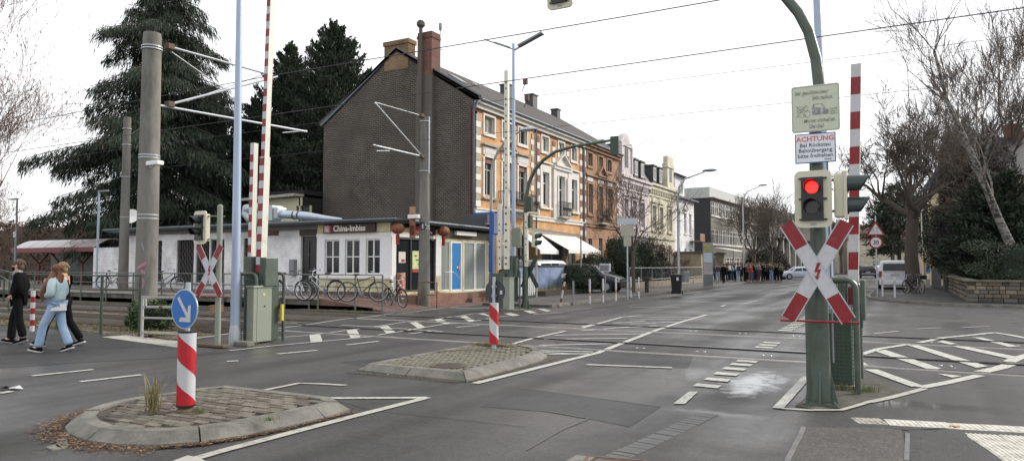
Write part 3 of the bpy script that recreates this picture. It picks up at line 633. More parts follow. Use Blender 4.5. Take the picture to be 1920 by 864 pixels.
XF=-20.0; DEP=10.8; EZ=10.5; RIDGE=5.25; RZ_=14.15
def roof_part(par,W,ez=10.72,rz=RZ_,over=.35,m=None,g0=0,g1=0):
    sl=(rz-ez)/(RIDGE+over); b=MB()
    pts=[(-over,ez),(RIDGE,rz),(DEP+.3,ez-.3),(DEP+.3,ez-.45),(RIDGE,rz-.18),(-over,ez-.14)]
    b.prism([(-g0,y,z) for y,z in pts],(W+g0+g1,0,0)); r=b.build('roof',m or M_roof,par); return r
def skylight(roof,x,y,w_=.7,l=.9,ez=10.72,rz=RZ_,over=.35):
    sl=(rz-ez)/(RIDGE+over); f=lambda yy:ez+(yy+over)*sl
    b=MB().prism([(x,y,f(y)+.02),(x+w_,y,f(y)+.02),(x+w_,y+l,f(y+l)+.02),(x,y+l,f(y+l)+.02)],(0,-.05,.08),0); return b.build('skylight',M_galv,roof)
def balcony(par,x0,x1,z,d=.55,h=.95,m=None):
    b=MB().box(x0,-d,z-.12,x1,0.0,z); sl_=b.build('balcony_slab',M_stg,par)
    b=MB(); 
    for a,c in (((x0+.03,-d+.03),(x1-.03,-d+.03)),((x0+.03,-d+.03),(x0+.03,-.02)),((x1-.03,-d+.03),(x1-.03,-.02))):
        for zz in (z+.06,z+h): b.bar((*a,zz),(*c,zz),.035)
        L=math.hypot(c[0]-a[0],c[1]-a[1]); n=max(2,int(L/.11))
        for i in range(n+1):
            t=i/n; x,y=a[0]+(c[0]-a[0])*t,a[1]+(c[1]-a[1])*t
            bow=-.07 if True else 0
            b.tube([(x,y,z+.05),(x,y+bow,z+h*.3),(x,y,z+h*.65),(x,y,z+h)],.012,4)
            if i<n and L>.7:
                xx,yy=a[0]+(c[0]-a[0])*(t+.5/n),a[1]+(c[1]-a[1])*(t+.5/n)
                b.tube([(xx+.05*math.cos(k*1.05),yy,z+h*.5+.12*math.sin(k*1.05)) for k in range(7)],.01,4)
    b.build('balcony_railing',m or M_black,par)
def house(label,Y0,Y1,kind,brick,ws,trim,trim2,zbase=0):
    W=Y1-Y0; t=thing('terraced_house',label,'house',(XF,Y0,0),R(90),'terraced houses along the street')
    tops,firsts,gnd=ws; ztop=(8.98,9.92); zf=(5.5,7.62)
    holes=[(a,ztop[0],b,ztop[1]) for a,b in tops]+[(a,zf[0] if not bal else 4.85,b,zf[1]) for a,b,bal in firsts]+[(a,c,b,d) for a,c,b,d in gnd]
    mb=MB(); wallgrid(mb,0,W,0,EZ,holes,0,.22,0,1)
    mb.build('wall',[brick,trim],t); MB().box(0,.25,0,W,.3,EZ).build('dark_interior',M_void,t); MB().box(0,DEP-.2,0,W,DEP,EZ-.4).build('rear_wall',M_rbrick,t)
    return t,W,holes
def trims(t,W,ws,trim,trim2,brick,pan):
    tops,firsts,gnd=ws
    MB().box(-.0,-.38,10.36,W,0.0,10.52).box(0,-.2,10.14,W,0,10.36).build('cornice',trim,t)
    MB().tube([(0,-.44,10.56),(W,-.44,10.56)],.08,8).build('gutter',M_zinc,t)
    MB().box(0,-.10,4.46,W,0,4.66).box(0,-.16,4.66,W,0,4.74).build('storey_band',trim,t)
    MB().box(0,-.03,9.98,W,0,10.14).build('frieze',M_rbrick if brick is M_obrick else brick,t)
    for a,b in tops:
        MB().box(a-.13,-.05,8.86,a,.02,10.04).box(b,-.05,8.86,b+.13,.02,10.04).box(a,-.05,9.92,b,.02,10.04).box(a-.16,-.1,8.78,b+.16,.02,8.86).box(a,-.05,8.86,b,.02,8.98).build('window_surround',trim,t)
def house_windows(t,ws,style,fm,shutter=False,sill=None,trim=None):
    tops,firsts,gnd=ws
    for a,b in tops: window(t,a,8.98,b,9.92,style='two',fm=fm)
    for a,b,bal in firsts: 
        window(t,a,4.85 if bal else 5.5,b,7.62,style=style,fm=fm,gm=M_glass2 if (a*7)%2>1 else M_glass)
        if shutter: MB().box(a+.02,.06,7.3,b-.02,.13,7.6).build('roller_shutter',M_shut,t)
# --- house A, with the big gable wall
A_ws=([(1.02,2.12),(3.05,4.15),(5.0,6.1)],[(1.02,2.12,0),(3.05,4.12,1),(4.98,6.08,0)],[(.9,1.2,2.4,3.6),(3.1,1.2,4.2,3.7),(4.9,.9,6.4,3.6)])
hA,W,_=house('orange brick terraced house at the corner with a big dark brick gable wall',32.3,39.5,'A',M_obrick,A_ws,M_stw,M_stg)
trims(hA,W,A_ws,M_stw,M_stg,M_obrick,1); house_windows(hA,A_ws,'cross',M_stg,True)
for a,c,b,d in A_ws[2]: window(hA,a,c,b,d,style='cross')
quoins(hA,.12,.62,4.8,10.1,.36,M_stw,M_stg); quoins(hA,6.62,7.02,4.8,10.1,.36,M_stw,M_stg,side=-1)
for a,b,bal in A_ws[1]:
    MB().box(a-.15,-.06,5.38 if not bal else 4.75,a,.02,7.62).box(b,-.06,5.38 if not bal else 4.75,b+.15,.02,7.62).box(a,-.06,7.62,b,.02,7.74).box(a-.15,-.07,7.74,b+.15,.02,8.2).build('window_surround',M_stw,hA)
    MB().box(a,-.09,7.82,b,-.06,8.14).build('ornament_panel',M_orn,hA)
    if not bal: MB().box(a-.25,-.22,8.24,b+.25,0,8.34).box(a-.2,-.16,5.28,b+.2,.0,5.38).build('hood_and_sill',M_stg,hA)
def pediment(t,a,b,z,m,h=.62,d=.3):
    mid=(a+b)/2; p=MB().box(a,-d,z,b,0,z+.1)
    p.prism([(a,0,z+.1),(b,0,z+.1),(mid,0,z+h)],(0,-.08,0))
    for q in (a,b): p.bar((q,-d/2,z+.13),(mid,-d/2,z+h+.05),d,.1,up=(0,0,1))
    p.build('pediment',m,t)
pediment(hA,2.75,4.42,8.2,M_stg); balcony(hA,2.6,6.3,4.85,.75,1.0)
rA=roof_part(hA,W,g0=.12); skylight(rA,1.6,1.9); skylight(rA,5.2,3.0,.5,.5)
# gable wall (faces the tracks)
g=MB(); prof=[(0,0),(0,EZ),(RIDGE,RZ_-.22),(DEP,EZ-.35),(DEP,0)]
g.prism([(0,y,z) for y,z in prof],(-.26,0,0)); 
hg=bpy.data.objects.new('x',None)
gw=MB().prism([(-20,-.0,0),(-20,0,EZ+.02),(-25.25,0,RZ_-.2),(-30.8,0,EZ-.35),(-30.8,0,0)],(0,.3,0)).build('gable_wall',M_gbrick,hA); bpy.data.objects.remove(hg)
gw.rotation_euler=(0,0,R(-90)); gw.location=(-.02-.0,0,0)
# local frame of the house: x=+Y(world), y=-X(world): place gable parts with this helper
def gl(mb,name,m): o=mb.build(name,m,hA); o.rotation_euler=(0,0,R(-90)); return o
gw.location=(0,0,0); 
# world->house: world (X,Y) = (-20 - y, 32.3 + x); rotated child so that its own x axis is world X
gw.location=(-.06,20-40,0)
def place_g(o): o.location=(-.0,-20,0); return o
gw.location=(-.03,-20,0)
o=gl(MB().box(-23.68,-.28,0,-22.6,-.02,12.2),'chimney_breast',mat('render_grey',(.115,.105,.09),.9,0,.15,1.5,.3,30,stretch=(1,1,.3))); place_g(o)
o=gl(MB().box(-23.62,-.25,12.2,-22.64,.55,14.7).box(-23.66,-.29,14.35,-22.6,.59,14.5),'chimney',M_redch); place_g(o)
o=gl(MB().box(-26.14,-.06,12.9,-24.4,.6,14.35).box(-26.2,-.12,14.35,-24.34,.66,14.6),'chimney',M_ybrick); place_g(o)
o=gl(MB().bar((-19.6,-.05,10.68),(-25.25,-.05,14.12),.14,.2).bar((-25.25,-.05,14.12),(-31.0,-.05,10.2),.14,.2),'verge_flashing',M_zinc); place_g(o)
o=gl(MB().tube([(-19.75,-.12,10.5),(-19.9,-.12,10.2),(-19.96,-.12,9.9),(-19.96,-.12,4.6),(-19.9,-.12,4.3)],.06,8).tube([(-20.2,-.1,10.3),(-20.2,-.1,.5)],.04,6,1),'downpipe',[M_zinc,M_shut]); place_g(o)
for (px,py,h_) in ((916,178,.75),(976,200,.85),(1010,212,.75)):
    p=pX(px,py,-25.25); yl=p.y-32.3
    hh=hA if yl<7.2 else None
    if hh: chimney(hA,yl-.35,5.0,yl+.35,5.7,13.6,14.9,M_slate)
an=thing('roof_antenna','thin tv antenna mast behind the red brick chimney','antenna',(-25.2,36.6,14.0)); MB().tube([(0,0,0),(0,0,2.6)],.025,6).bar((-.35,0,1.2),(.35,0,1.2),.02).bar((0,-.3,1.3),(0,.3,1.3),.02).build('mast',M_grey,an); MB().lathe([(.08,0),(.11,.2),(.10,.45),(.03,.5)],(0,0,2.45),8).build('cap',M_grey,an)
# --- house B
B_ws=([(.98,1.95),(3.5,4.4),(5.6,6.5)],[(.98,1.95,0),(3.42,4.42,1),(5.55,6.5,0)],[(1.0,.6,4.5,3.3),(5.0,.5,6.3,3.4)])
hB,W,_=house('orange brick terraced house with tall white window surrounds and white awnings',39.5,47.2,'B',M_obrick,B_ws,M_stw,M_stg)
trims(hB,W,B_ws,M_stw,M_stg,M_obrick,1); house_windows(hB,B_ws,'cross',M_wfr)
quoins(hB,.28,.62,4.8,10.1,.42,M_stw,M_rbrick,alt=.0); quoins(hB,2.5,2.95,8.4,10.1,.36,M_stw,M_rbrick,alt=0); quoins(hB,4.8,5.15,8.4,10.1,.36,M_stw,M_rbrick,alt=0); quoins(hB,7.1,7.5,1.2,10.1,.42,M_stw,M_rbrick,alt=0)
for a,b,bal in B_ws[1]:
    if not bal: MB().box(a-.3,-.08,5.36,a,.02,8.1).box(b,-.08,5.36,b+.3,.02,8.1).box(a,-.08,7.62,b,.02,8.1).box(a-.35,-.16,5.24,b+.35,0,5.36).box(a-.3,-.2,8.18,b+.35,0,8.28).build('window_surround',M_stw,hB)
MB().box(2.55,-.14,4.74,3.0,.0,8.0).box(4.85,-.14,4.74,5.3,.0,8.0).box(3.0,-.1,7.62,4.85,0,8.0).box(3.0,-.08,4.76,3.42,0,7.62).box(4.42,-.08,4.76,4.85,0,7.62).box(3.04,-.2,4.8,3.2,-.08,7.55).box(4.65,-.2,4.8,4.81,-.08,7.55).box(2.5,-.22,8.0,5.35,0,8.2).build('window_surround',M_stw,hB)
pediment(hB,2.7,5.15,8.2,M_stw,.85,.3); balcony(hB,3.15,4.7,4.9,.5,.95)
downpipe(hB,.02,0,10.3); downpipe(hB,7.6,0,10.3)
for a,c,b,d in B_ws[2]: window(hB,a,c,b,d,style='two',fm=M_stg)
roof_part(hB,W)
for yy in (1.4,): chimney(hB,(pX(976,195,-25.25).y-39.5)-.4+2,5.0,(pX(976,195,-25.25).y-39.5)+.4+2,5.7,13.6,15.0,M_slate)
chimney(hB,5.6,5.0,6.4,5.7,13.6,14.9,M_slate)
for x0,x1,z0,d in ((-1.9,.7,3.55,1.3),(.9,6.3,3.62,1.9)):
    aw=MB(); n=9
    aw.prism([(x0,-.05,z0),(x1,-.05,z0),(x1,-d,z0-1.0),(x0,-d,z0-1.0)],(0,0,-.02)); aw.box(x0,-d-.015,z0-1.22,x1,-d,z0-1.0); aw.build('awning',M_awn,hB)
# --- house C
C_ws=([(.9,1.75),(3.0,3.85),(4.8,5.7)],[(.9,1.72,0),(2.95,3.75,1),(4.8,5.8,0)],[(.9,1.0,1.7,3.6),(2.95,1.6,3.75,3.7),(4.8,1.6,5.8,3.7)])
hC,W,_=house('brown brick terraced house with brown stone surrounds beside the pink house',47.2,54.6,'C',M_bbrick,C_ws,M_stb,M_stb)
trims(hC,W,C_ws,M_stb,M_stg,M_bbrick,1); house_windows(hC,C_ws,'cross',M_stg)
for a,b,bal in C_ws[1]:
    MB().box(a-.16,-.08,5.36 if not bal else 4.8,a,.02,7.7).box(b,-.08,5.36 if not bal else 4.8,b+.16,.02,7.7).box(a,-.08,7.62,b,.02,7.75).box(a-.2,-.14,5.24,b+.2,0,5.36).build('window_surround',M_stb,hC)
    MB().box(a-.16,-.05,7.82,b+.16,0.02,8.14).build('ornament_panel',M_orn,hC)
MB().box(.3,-.2,8.2,W-.7,0,8.34).build('hood_moulding',M_stb,hC); pediment(hC,2.4,4.3,8.34,M_stb,.75,.3); balcony(hC,2.5,4.2,4.85,.5,.9)
for a,c,b,d in C_ws[2]: window(hC,a,c,b,d,style='cross',fm=M_stg)
quoins(hC,.1,.45,1.2,10.1,.42,M_stw,M_rbrick,alt=0); quoins(hC,6.9,7.3,1.2,8.9,.42,M_stw,M_rbrick,alt=0); downpipe(hC,.02,0,10.3); roof_part(hC,W); chimney(hC,6.4,5.0,7.0,5.6,13.6,14.7,M_slate)
# --- D pink, E cream: stucco houses with mansards and show gables
def stucco(label,Y0,Y1,ez,m,wn,rooms,gab,zt):
    W=Y1-Y0; t=thing('terraced_house',label,'house',(XF,Y0,0),R(90),'terraced houses along the street')
    fr=[(a,5.0,b,7.15) for a,b in wn]; gr=[(a,1.4,b,3.6) for a,b in wn]
    mb=MB(); wallgrid(mb,0,W,0,ez,fr+gr,0,.2,0); mb.box(0,.23,0,W,.28,ez,1).box(0,.3,0,W,DEP,ez-.3,0); mb.build('wall',[m,M_void],t)
    for a,b in wn:
        window(t,a,5.0,b,7.15,style='cross'); window(t,a,1.4,b,3.6,style='cross')
        MB().box(a-.2,-.1,4.85,a,.02,7.3).box(b,-.1,4.85,b+.2,.02,7.3).box(a,-.1,7.15,b,.02,7.3).box(a-.28,-.2,7.42,b+.28,0,7.55).box(a-.25,-.16,4.72,b+.25,0,4.85).build('window_surround',m,t)
        MB().box(a,-.06,7.62,b,0.0,8.0).build('ornament_panel',M_orn if m is M_pink else m,t)
    MB().box(0,-.45,ez-.15,W,0,ez+.05).box(0,-.28,ez-.5,W,0,ez-.15).box(0,-.12,ez-1.1,W,0,ez-.95).box(0,-.14,4.1,W,0,4.35).build('cornice',m,t)
    n=int(W/.55)
    s0=None
    for i in range(n):
        x=.2+i*.55
        if s0 is None: s0=MB().box(0,-.24,ez-.85,.16,0,ez-.5).build('console',m,t,loc=(x,0,0))
        else: share(s0,t,(x,0,0))
    b=MB(); b.prism([(0,.1,ez),(0,1.3,ez+2.3),(0,3.2,ez+2.9),(0,DEP-1.5,ez+2.9),(0,DEP,ez)],(W,0,0)); b.build('roof',M_slate,t)
    g0,g1=gab; gm=(g0+g1)/2
    f=MB(); f.box(g0,-.1,ez+.05,g1,.4,zt-1.1); f.box(g0-.12,-.18,ez+.05,g1+.12,.4,ez+.35); f.box(g0-.1,-.2,zt-1.15,g1+.1,.4,zt-1.0)
    if m is M_pink:
        f.prism([(gm+(g1-g0)*.42*math.cos(R(a)),-.1,zt-1.0+(1.0)*math.sin(R(a))) for a in range(0,181,20)],(0,.4,0))
        for q in (g0,g1): f.box(q-.12,-.22,ez+.35,q+.12,.2,zt-1.0); f.ball((q,-.02,zt-.85),.14,8)
    else: f.box(g0-.05,-.15,zt-1.0,g1+.05,.45,zt-.75); f.box(g0+.1,-.1,zt-.75,g1-.1,.35,zt)
    f.build('show_gable',m,t)
    wv=(g1-g0)*.32
    p=MB().prism([(gm-wv/2,-.13,ez+.8)]+[(gm+wv/2*math.cos(R(a)),-.13,zt-1.5+wv/2*math.sin(R(a))) for a in range(180,-1,-30)]+[(gm+wv/2,-.13,ez+.8)],(0,.03,0)); p.build('arched_window',M_glass,t)
    for x in rooms:
        d=MB().box(x,-.0,ez+.3,x+1.0,1.4,ez+1.75).box(x-.1,-.1,ez+1.75,x+1.1,1.5,ez+1.9); dm=d.build('dormer',M_slate,t); window(dm,x+.12,ez+.45,x+.88,ez+1.65,y=-.03,style='two')
    return t,W
hD,W=stucco('pale pink stucco terraced house with a round topped show gable',54.6,62.3,9.0,M_pink,[(1.1,2.1),(3.2,4.2),(5.4,6.4)],[3.9,5.6],(.4,2.9),12.65)
hE,W=stucco('pale yellow stucco terraced house with a square topped show gable',62.3,70.9,9.1,M_crm,[(1.0,2.1),(3.2,4.3),(6.2,7.3)],[1.5,3.4],(5.8,8.0),12.4)
chimney(hD,6.9,4,7.5,5,11,13.2,M_slate); chimney(hE,.5,3.5,1.2,5,11,13.0,M_slate)
# --- F white
t=thing('terraced_house','white plastered terraced house with a blue slate tower roof, last before the school','house',(XF,70.9,0),R(90),'terraced houses along the street'); W=7.6
wn=[(1.0,1.9),(3.5,4.4),(5.6,6.5)]
mb=MB(); wallgrid(mb,0,W,0,8.6,[(a,5.0,b,7.1) for a,b in wn]+[(a,1.5,b,3.4) for a,b in wn],0,.2,0); mb.box(0,.23,0,W,.28,8.6,1).box(0,.3,0,W,9,8.3,0)
mb.box(.2,.05,8.6,3.9,3.9,10.9,0); mb.build('wall',[M_wall,M_void],t)
for a,b in wn: 
    window(t,a,5.0,b,7.1,style='cross'); window(t,a,1.5,b,3.4,style='cross')
    MB().box(a-.15,-.12,4.85,b+.15,0,4.98).box(a-.15,-.1,7.12,b+.15,0,7.3).build('window_surround',M_stw,t)
window(t,2.4,9.1,3.2,10.5,y=-.0,style='two'); pediment(t,3.2,4.7,7.5,M_stw,.7,.2)
MB().box(-.1,-.5,8.55,W+.3,0,8.72).build('cornice',M_zinc,t)
b=MB(); b.prism([(0,-.4,8.7),(0,4,10.6),(0,9,8.7)],(W,0,0)); 
b.add([(-.4,-.5,10.9),(4.5,-.5,10.9),(4.5,4.5,10.9),(-.4,4.5,10.9),(2,2,12.0)],[(0,1,4),(1,2,4),(2,3,4),(3,0,4),(3,2,1,0)]); b.build('roof',mat('slate_blue',(.06,.075,.10),.5,0,.2,2,.2,15),t)
MB().box(5.6,-1.2,4.2,7.5,-.0,4.3).box(5.6,-1.2,4.3,7.5,-1.12,5.05).build('balcony',M_stb,t)
# low annex with flat awning roofs in front
an=thing('low_extension','low flat roofed extension with a corrugated canopy in front of the white house','building',(-19.9,70.5,0),R(90))
MB().box(0,-2.6,0,10.5,0,2.9).box(4.4,-2.62,.5,6.2,-2.6,2.4,1).box(7.2,-2.62,.3,9.8,-2.6,2.4,1).build('wall',[mat('stone_wall_beige',(.30,.26,.19),.9,0,.25,1.5,.3,12),M_glass],an); MB().box(-.3,-2.8,2.9,10.8,0,3.02).build('roof',M_felt,an)
MB().prism([(6.0,-2.65,3.5),(11.5,-2.65,3.5),(11.5,-4.6,3.15),(6.0,-4.6,3.15)],(0,0,.06)).build('canopy',M_awn,an)
for x in (6.2,11.3): MB().box(x-.05,-4.5,.1,x+.05,-4.4,3.15).build('canopy_post',M_grey,an)
# --- school
S0=pY(1334,497,90); ang=math.atan2(.85,.527)+YAW   # direction of the long front
sd_=Vector((math.cos(ang),math.sin(ang),0)); 
sc_=thing('school_building','three storey concrete school with long window bands and a dark end wall','school',(S0.x,S0.y,0),ang)
SW=24.5; M_scon=mat('ribbed_concrete',(.20,.19,.165),.9,0,.2,4,.4,10,stretch=(4,1,.3)); M_sdark=mat('dark_shingle_wall',(.028,.028,.032),.8,0,.3,3,.3,15)
mb=MB(); bands=[(1.0,2.75),(4.3,6.25),(7.9,9.75)]; n=14; bw=SW/n
wallgrid(mb,0,SW,0,10.1,[(.25,a,SW-.25,b) for a,b in bands],0,.25,0); mb.box(0,.6,0,SW,9,10.0,1); mb.build('wall',[M_scon,M_void],sc_)
MB().box(-.25,-.02,0,0,9.2,10.1).build('end_wall',M_sdark,sc_)
MB().box(-.35,-.5,10.1,SW+.2,9.4,10.2).box(-.1,.1,10.2,SW,9,11.5,1).build('roof',[M_stg,mat('roof_metal_band',(.42,.43,.43),.6,.2,.1,1)],sc_)
for a,b in bands:
    for i in range(n):
        x=.25+i*(SW-.5)/n; wv=(SW-.5)/n; key=('s',)
        f=window(sc_,round(x,3),a,round(x,3)+round(wv-.02,2),b,y=.05,style='cross',fr=.12,fm=M_stw)
    MB().box(.0,-.12,a-.14,SW,.0,a).build('sill_band',M_stw,sc_)
# long dark hall and columns further along
hl=thing('school_hall','long dark flat roofed hall with pale columns behind the crowd','building',(sd_.x*SW+S0.x,sd_.y*SW+S0.y+6,0),R(90)+R(-8))
M_cop=mat('brown_metal_fascia',(.065,.055,.05),.7,0,.2,1)
MB().box(0,-1,6.2,60,14,10.8).build('roof',M_cop,hl); MB().box(.5,1,0,59.5,12,6.2).build('wall',mat('hall_wall',(.11,.11,.11),.8,0,.2,.5),hl)
s0=None
for i in range(16):
    x=1+i*3.6
    if s0 is None: s0=MB().box(0,-.8,0,.45,-.3,6.2).build('column',M_stg,hl,loc=(x,0,0))
    else: share(s0,hl,(x,0,0))
for i in range(8): window(hl,2.2+i*7.2,.8,4.2+i*7.2,4.6,y=.9,style='cross',fm=M_stg)
# ============================================================ SNACK BAR
im=thing('snack_bar','single storey flat roofed snack bar with white walls and a yellow corner bay','building',(0,0,0))
YF=22.7; XE=-17.87; FL=.43; XL=-35.4
hol=[]; 
door=(-22.93,FL,-21.98,2.9)
wins=[(-21.5+.55+k*1.12,1.3,-21.5+.55+k*1.12+.82,2.72) for k in range(3)]
wins=[(pY(a,497,YF).x,1.28,pY(b,497,YF).x,2.72) for a,b in ((613,641),(651,679),(690,717))]
lats=[(pY(a,497,YF).x,.82,pY(b,497,YF).x,2.88) for a,b in ((331,363),(367,392),(394,420))]+[(pY(456,497,YF).x,.82,pY(478,497,YF).x,2.88),(pY(293,497,YF).x,.82,pY(303,497,YF).x,2.88)]
mb=MB(); 
wallgrid(mb,XL,-21.75,FL-.3,3.2,lats+[(-22.93,FL-.0,-21.98,2.9)],YF,.25,0)
wallgrid(mb,-21.75,XE,FL-.3,3.2,[(w0[0]-.02,w0[1],w0[2]+.02,w0[3]) for w0 in wins],YF-.12,.3,1)
mb.box(-21.78,YF-.12,FL-.3,-21.75,YF,3.2,1)
mb.box(XL-.0,YF+.02,.1,XL+.25,31.5,3.2,0); mb.box(XL,YF+.55,.1,-18.3,YF+.6,3.2,2)
mb.build('wall',[M_wall,M_yel,M_void],im)
MB().box(XL,YF-.03,FL-.3,-22.95,YF,FL+.1).build('plinth',M_grey,im); MB().box(-21.7,YF-.15,FL-.3,XE+.0,YF-.12,FL+.14).build('plinth',mat('plinth_dark',(.08,.07,.065),.8,0,.2,3),im)
# yellow base below, white framed bay in the middle
MB().box(-21.85,YF-.16,2.82,XE+.04,YF-.12,2.98).box(-21.85,YF-.2,1.1,XE+.04,YF-.12,1.2).build('bay_ledge',M_wfr,im)
b=MB()
cuts=[-21.82]+[v for w0 in wins for v in (w0[0],w0[2])]+[XE+.02]
for a,c in zip(cuts[::2],cuts[1::2]): b.box(a,YF-.155,1.2,c,YF-.12,2.82)
for w0 in wins: b.box(w0[0],YF-.155,1.2,w0[2],YF-.12,1.28).box(w0[0],YF-.155,2.72,w0[2],YF-.12,2.82)
b.build('bay_frame',mat('white_bay_paint',(.76,.77,.80),.6,0,.05,2,dirt=(.5,.5,.5),dsc=2,dlo=.55,dhi=.9),im)
for w0 in wins: window(im,w0[0],w0[1],w0[2],w0[3],y=YF-.1,style='quad',fr=.06)
for w0 in wins[:2]: MB().box(w0[0]+.06,YF+.02,w0[1]+.05,w0[2]-.06,YF+.03,w0[3]-.05).build('curtain',M_curt,im)
# lattice grilles over dark openings
for L_ in lats:
    b=MB().box(L_[0],YF+.18,L_[1],L_[2],YF+.2,L_[3]); fr=b.build('shutter_opening',M_void,im)
    b=MB(); W_=L_[2]-L_[0]; st=.13; x=L_[0]
    k=int(W_/st)+1
    for i in range(k+1):
        xx=min(L_[0]+i*st,L_[2]); z=L_[1]; 
        pts=[]; j=0
        while z<L_[3]: pts.append((min(max(xx+(st*.5 if (j+i)%2 else 0),L_[0]),L_[2]),YF+.09,z)); z+=.17; j+=1
        b.tube(pts,.011,4)
    b.box(L_[0],YF+.05,L_[1],L_[0]+.05,YF+.13,L_[3]).box(L_[2]-.05,YF+.05,L_[1],L_[2],YF+.13,L_[3])
    b.build('scissor_grille',mat('grille_grey',(.16,.15,.15),.6,.3,.1,3),im)
    MB().box(L_[0]-.05,YF-.08,L_[1]-.1,L_[2]+.05,YF,L_[1]-.02).build('window_sill',M_stg,im)
dd=MB().box(-22.93,YF+.12,FL,-21.98,YF+.18,2.9).box(-22.85,YF+.09,1.5,-22.5,YF+.12,2.7).box(-22.4,YF+.09,1.5,-22.06,YF+.12,2.7).build('door',mat('dark_door',(.012,.01,.01),.35,0,.2,3),im)
MB().ball((-22.15,YF+.05,1.5),.035,8).build('handle',M_galv,dd); MB().ball((-22.5,YF+.06,2.1),.02,6).build('bell',M_galv,dd)
tr=MB().box(-22.95,YF-.06,2.92,-21.98,YF,3.3).build('sign_board',M_drk,im); text('\u6b63 ....',.16,mat('faded_gold',(.16,.10,.05),.6),im,(-22.8,YF-.07,3.02),name='sign_character')
MB().box(-23.4,YF-.2,1.2,-23.12,YF,1.9).build('meter_box',M_grey,im)
# roof slab with fascia and gutter
rf=MB(); rf.prism([(XL-.9,YF-.55,3.38),(XE+.5,YF-.55,3.38),(XE+.5,30.9,3.3),(XL-.9,30.9,3.3)],(0,0,.16)); rf.box(XL+.0,YF-.12,3.18,XE+.05,YF+.3,3.38,1); rf.box(XL-.1,YF+.3,3.2,XE+.05,30.6,3.38,2); roof=rf.build('roof',[M_zinc,mat('fascia_grey',(.16,.16,.15),.8,0,.15,2),M_void],im)
MB().tube([(XL-.95,YF-.6,3.46),(XE+.55,YF-.6,3.46),(XE+.56,30.9,3.4)],.045,8).build('gutter',M_zinc,roof)
MB().box(-21.75,YF-.2,3.0,XE-.0,YF-.125,3.36).build('fascia_panel',M_yel,im)
M_sbrown=mat('sign_brown',(.045,.022,.016),.5,0,.15,2)
sb=MB().bbox(-21.35,YF-.3,2.99,-18.55,YF-.2,3.36,.01).build('sign_board',M_sbrown,im)
text('China-Imbiss',.34,mat('sign_letter_white',(.72,.68,.62),.5,0,0),im,(-20.78,YF-.305,3.06),name='lettering',sx=.98,bold=.011)
M_ired=mat('sign_red',(.30,.035,.03),.5,0,.1,3)
MB().box(-21.3,YF-.31,3.02,-20.9,YF-.3,3.33).build('sign_emblem',M_ired,im); text('\u9f8d',.3,M_wfr,im,(-21.27,YF-.314,3.05),name='sign_character')
# second faint sign on the white wall
MB().box(pY(496,450,YF).x,YF-.06,2.98,pY(522,450,YF).x,YF,3.34).build('sign_board',mat('sign_dark_brown',(.06,.035,.03),.6,0,.2,4),im); text('Imbiss',.2,mat('faded_red',(.35,.10,.08),.6),im,(pY(499,450,YF).x,YF-.065,3.06),name='lettering')
# exhaust duct on the roof
dk=thing('roof_duct','shiny silver ventilation duct and fan box lying on the snack bar roof','duct',(0,0,0))
YD=23.6
P_=lambda px,py: pY(px,py,YD)
MB().tube([P_(480,415),P_(470,410),P_(462,400),P_(463,392),P_(475,391),P_(500,392)],.24,14).build('elbow',M_galv,dk,smooth=True)
a_=P_(503,387);b_=P_(528,414); MB().bbox(a_.x,YD-.35,b_.z,b_.x-.25,YD+.35,a_.z,.02).build('fan_box',M_galv,dk); MB().bbox(b_.x-.25,YD-.3,b_.z+.06,b_.x+.02,YD+.3,a_.z-.08,.06).build('transition',M_galv,dk)
MB().disc((a_.x+.22,YD-.36,(a_.z+b_.z)/2+.03),(0,-1,0),.15,.02).build('fan_opening',M_void,dk)
MB().tube([P_(528,402),P_(555,403),P_(575,405),P_(610,409),P_(640,412)],[.19,.19,.19,.12,.08],14).build('pipe',mat('duct_pale_blue',(.45,.52,.60),.35,.5,.08,3),dk,smooth=True)
for px in (553,562): q=P_(px,403.5); MB().tube([q-Vector((.03,0,0)),q+Vector((.03,0,0))],.205,14).build('band',M_black,dk)
# street side of the snack bar (faces the road)
fe=bpy.data.objects.new('street_front',None); col.objects.link(fe); fe.parent=im; fe.location=(XE,22.7,0); fe.rotation_euler=(0,0,R(90))
# local x = Y-22.7
def SY(px,py): return pX(px,py,XE).y-22.7
s1=(.18,.62,3.0,2.95); sA=[(.2,.55,1.35),(1.42,2.9)]
mb=MB(); ops=[(.15,.55,2.95,2.8),(3.4,.5,4.15,2.76),(4.2,.45,5.15,2.76),(5.3,.45,7.35,2.76)]
wallgrid(mb,-.12,7.55,0,3.2,ops,0,.15,0); wl=mb.build('front_wall',[M_yel],fe)
MB().box(-.12,-.03,2.8,3.2,0,2.98).box(2.95,-.05,.5,3.35,0,2.98).box(-.12,-.04,.5,.15,0,2.8).build('front_trim',M_wfr,fe)
MB().box(2.98,-.06,.5,3.3,-.05,1.2).build('pillar_base',M_yel,fe)
b=MB().box(.15,.08,.55,2.95,.1,2.8); b.build('shop_window',M_glass,fe)
MB().box(.15,.0,.55,.22,.08,2.8).box(1.2,.02,.55,1.26,.08,2.8).box(2.45,.02,.55,2.52,.08,2.8).box(2.88,0,.55,2.95,.08,2.8).box(.15,0,2.72,2.95,.08,2.8).box(.15,.0,.55,2.95,.08,.62).build('shop_window_frame',mat('dark_frame',(.05,.05,.05),.5,0,.1,3),fe)
p=MB().box(.45,.06,1.75,.9,.075,2.2).build('poster',mat('poster_white',(.6,.58,.5),.6,0,.1,20),fe); MB().box(.62,.055,1.78,.85,.059,1.9).build('poster_block',M_ired,fe)
p=MB().box(1.38,.06,1.35,2.15,.075,2.25).build('poster',mat('poster_green',(.42,.58,.30),.6,0,.3,9,dirt=(.75,.62,.25),dsc=8,dlo=.5,dhi=.6),fe); MB().box(1.38,.055,1.35,2.15,.059,1.5).build('poster_block',M_ired,fe)
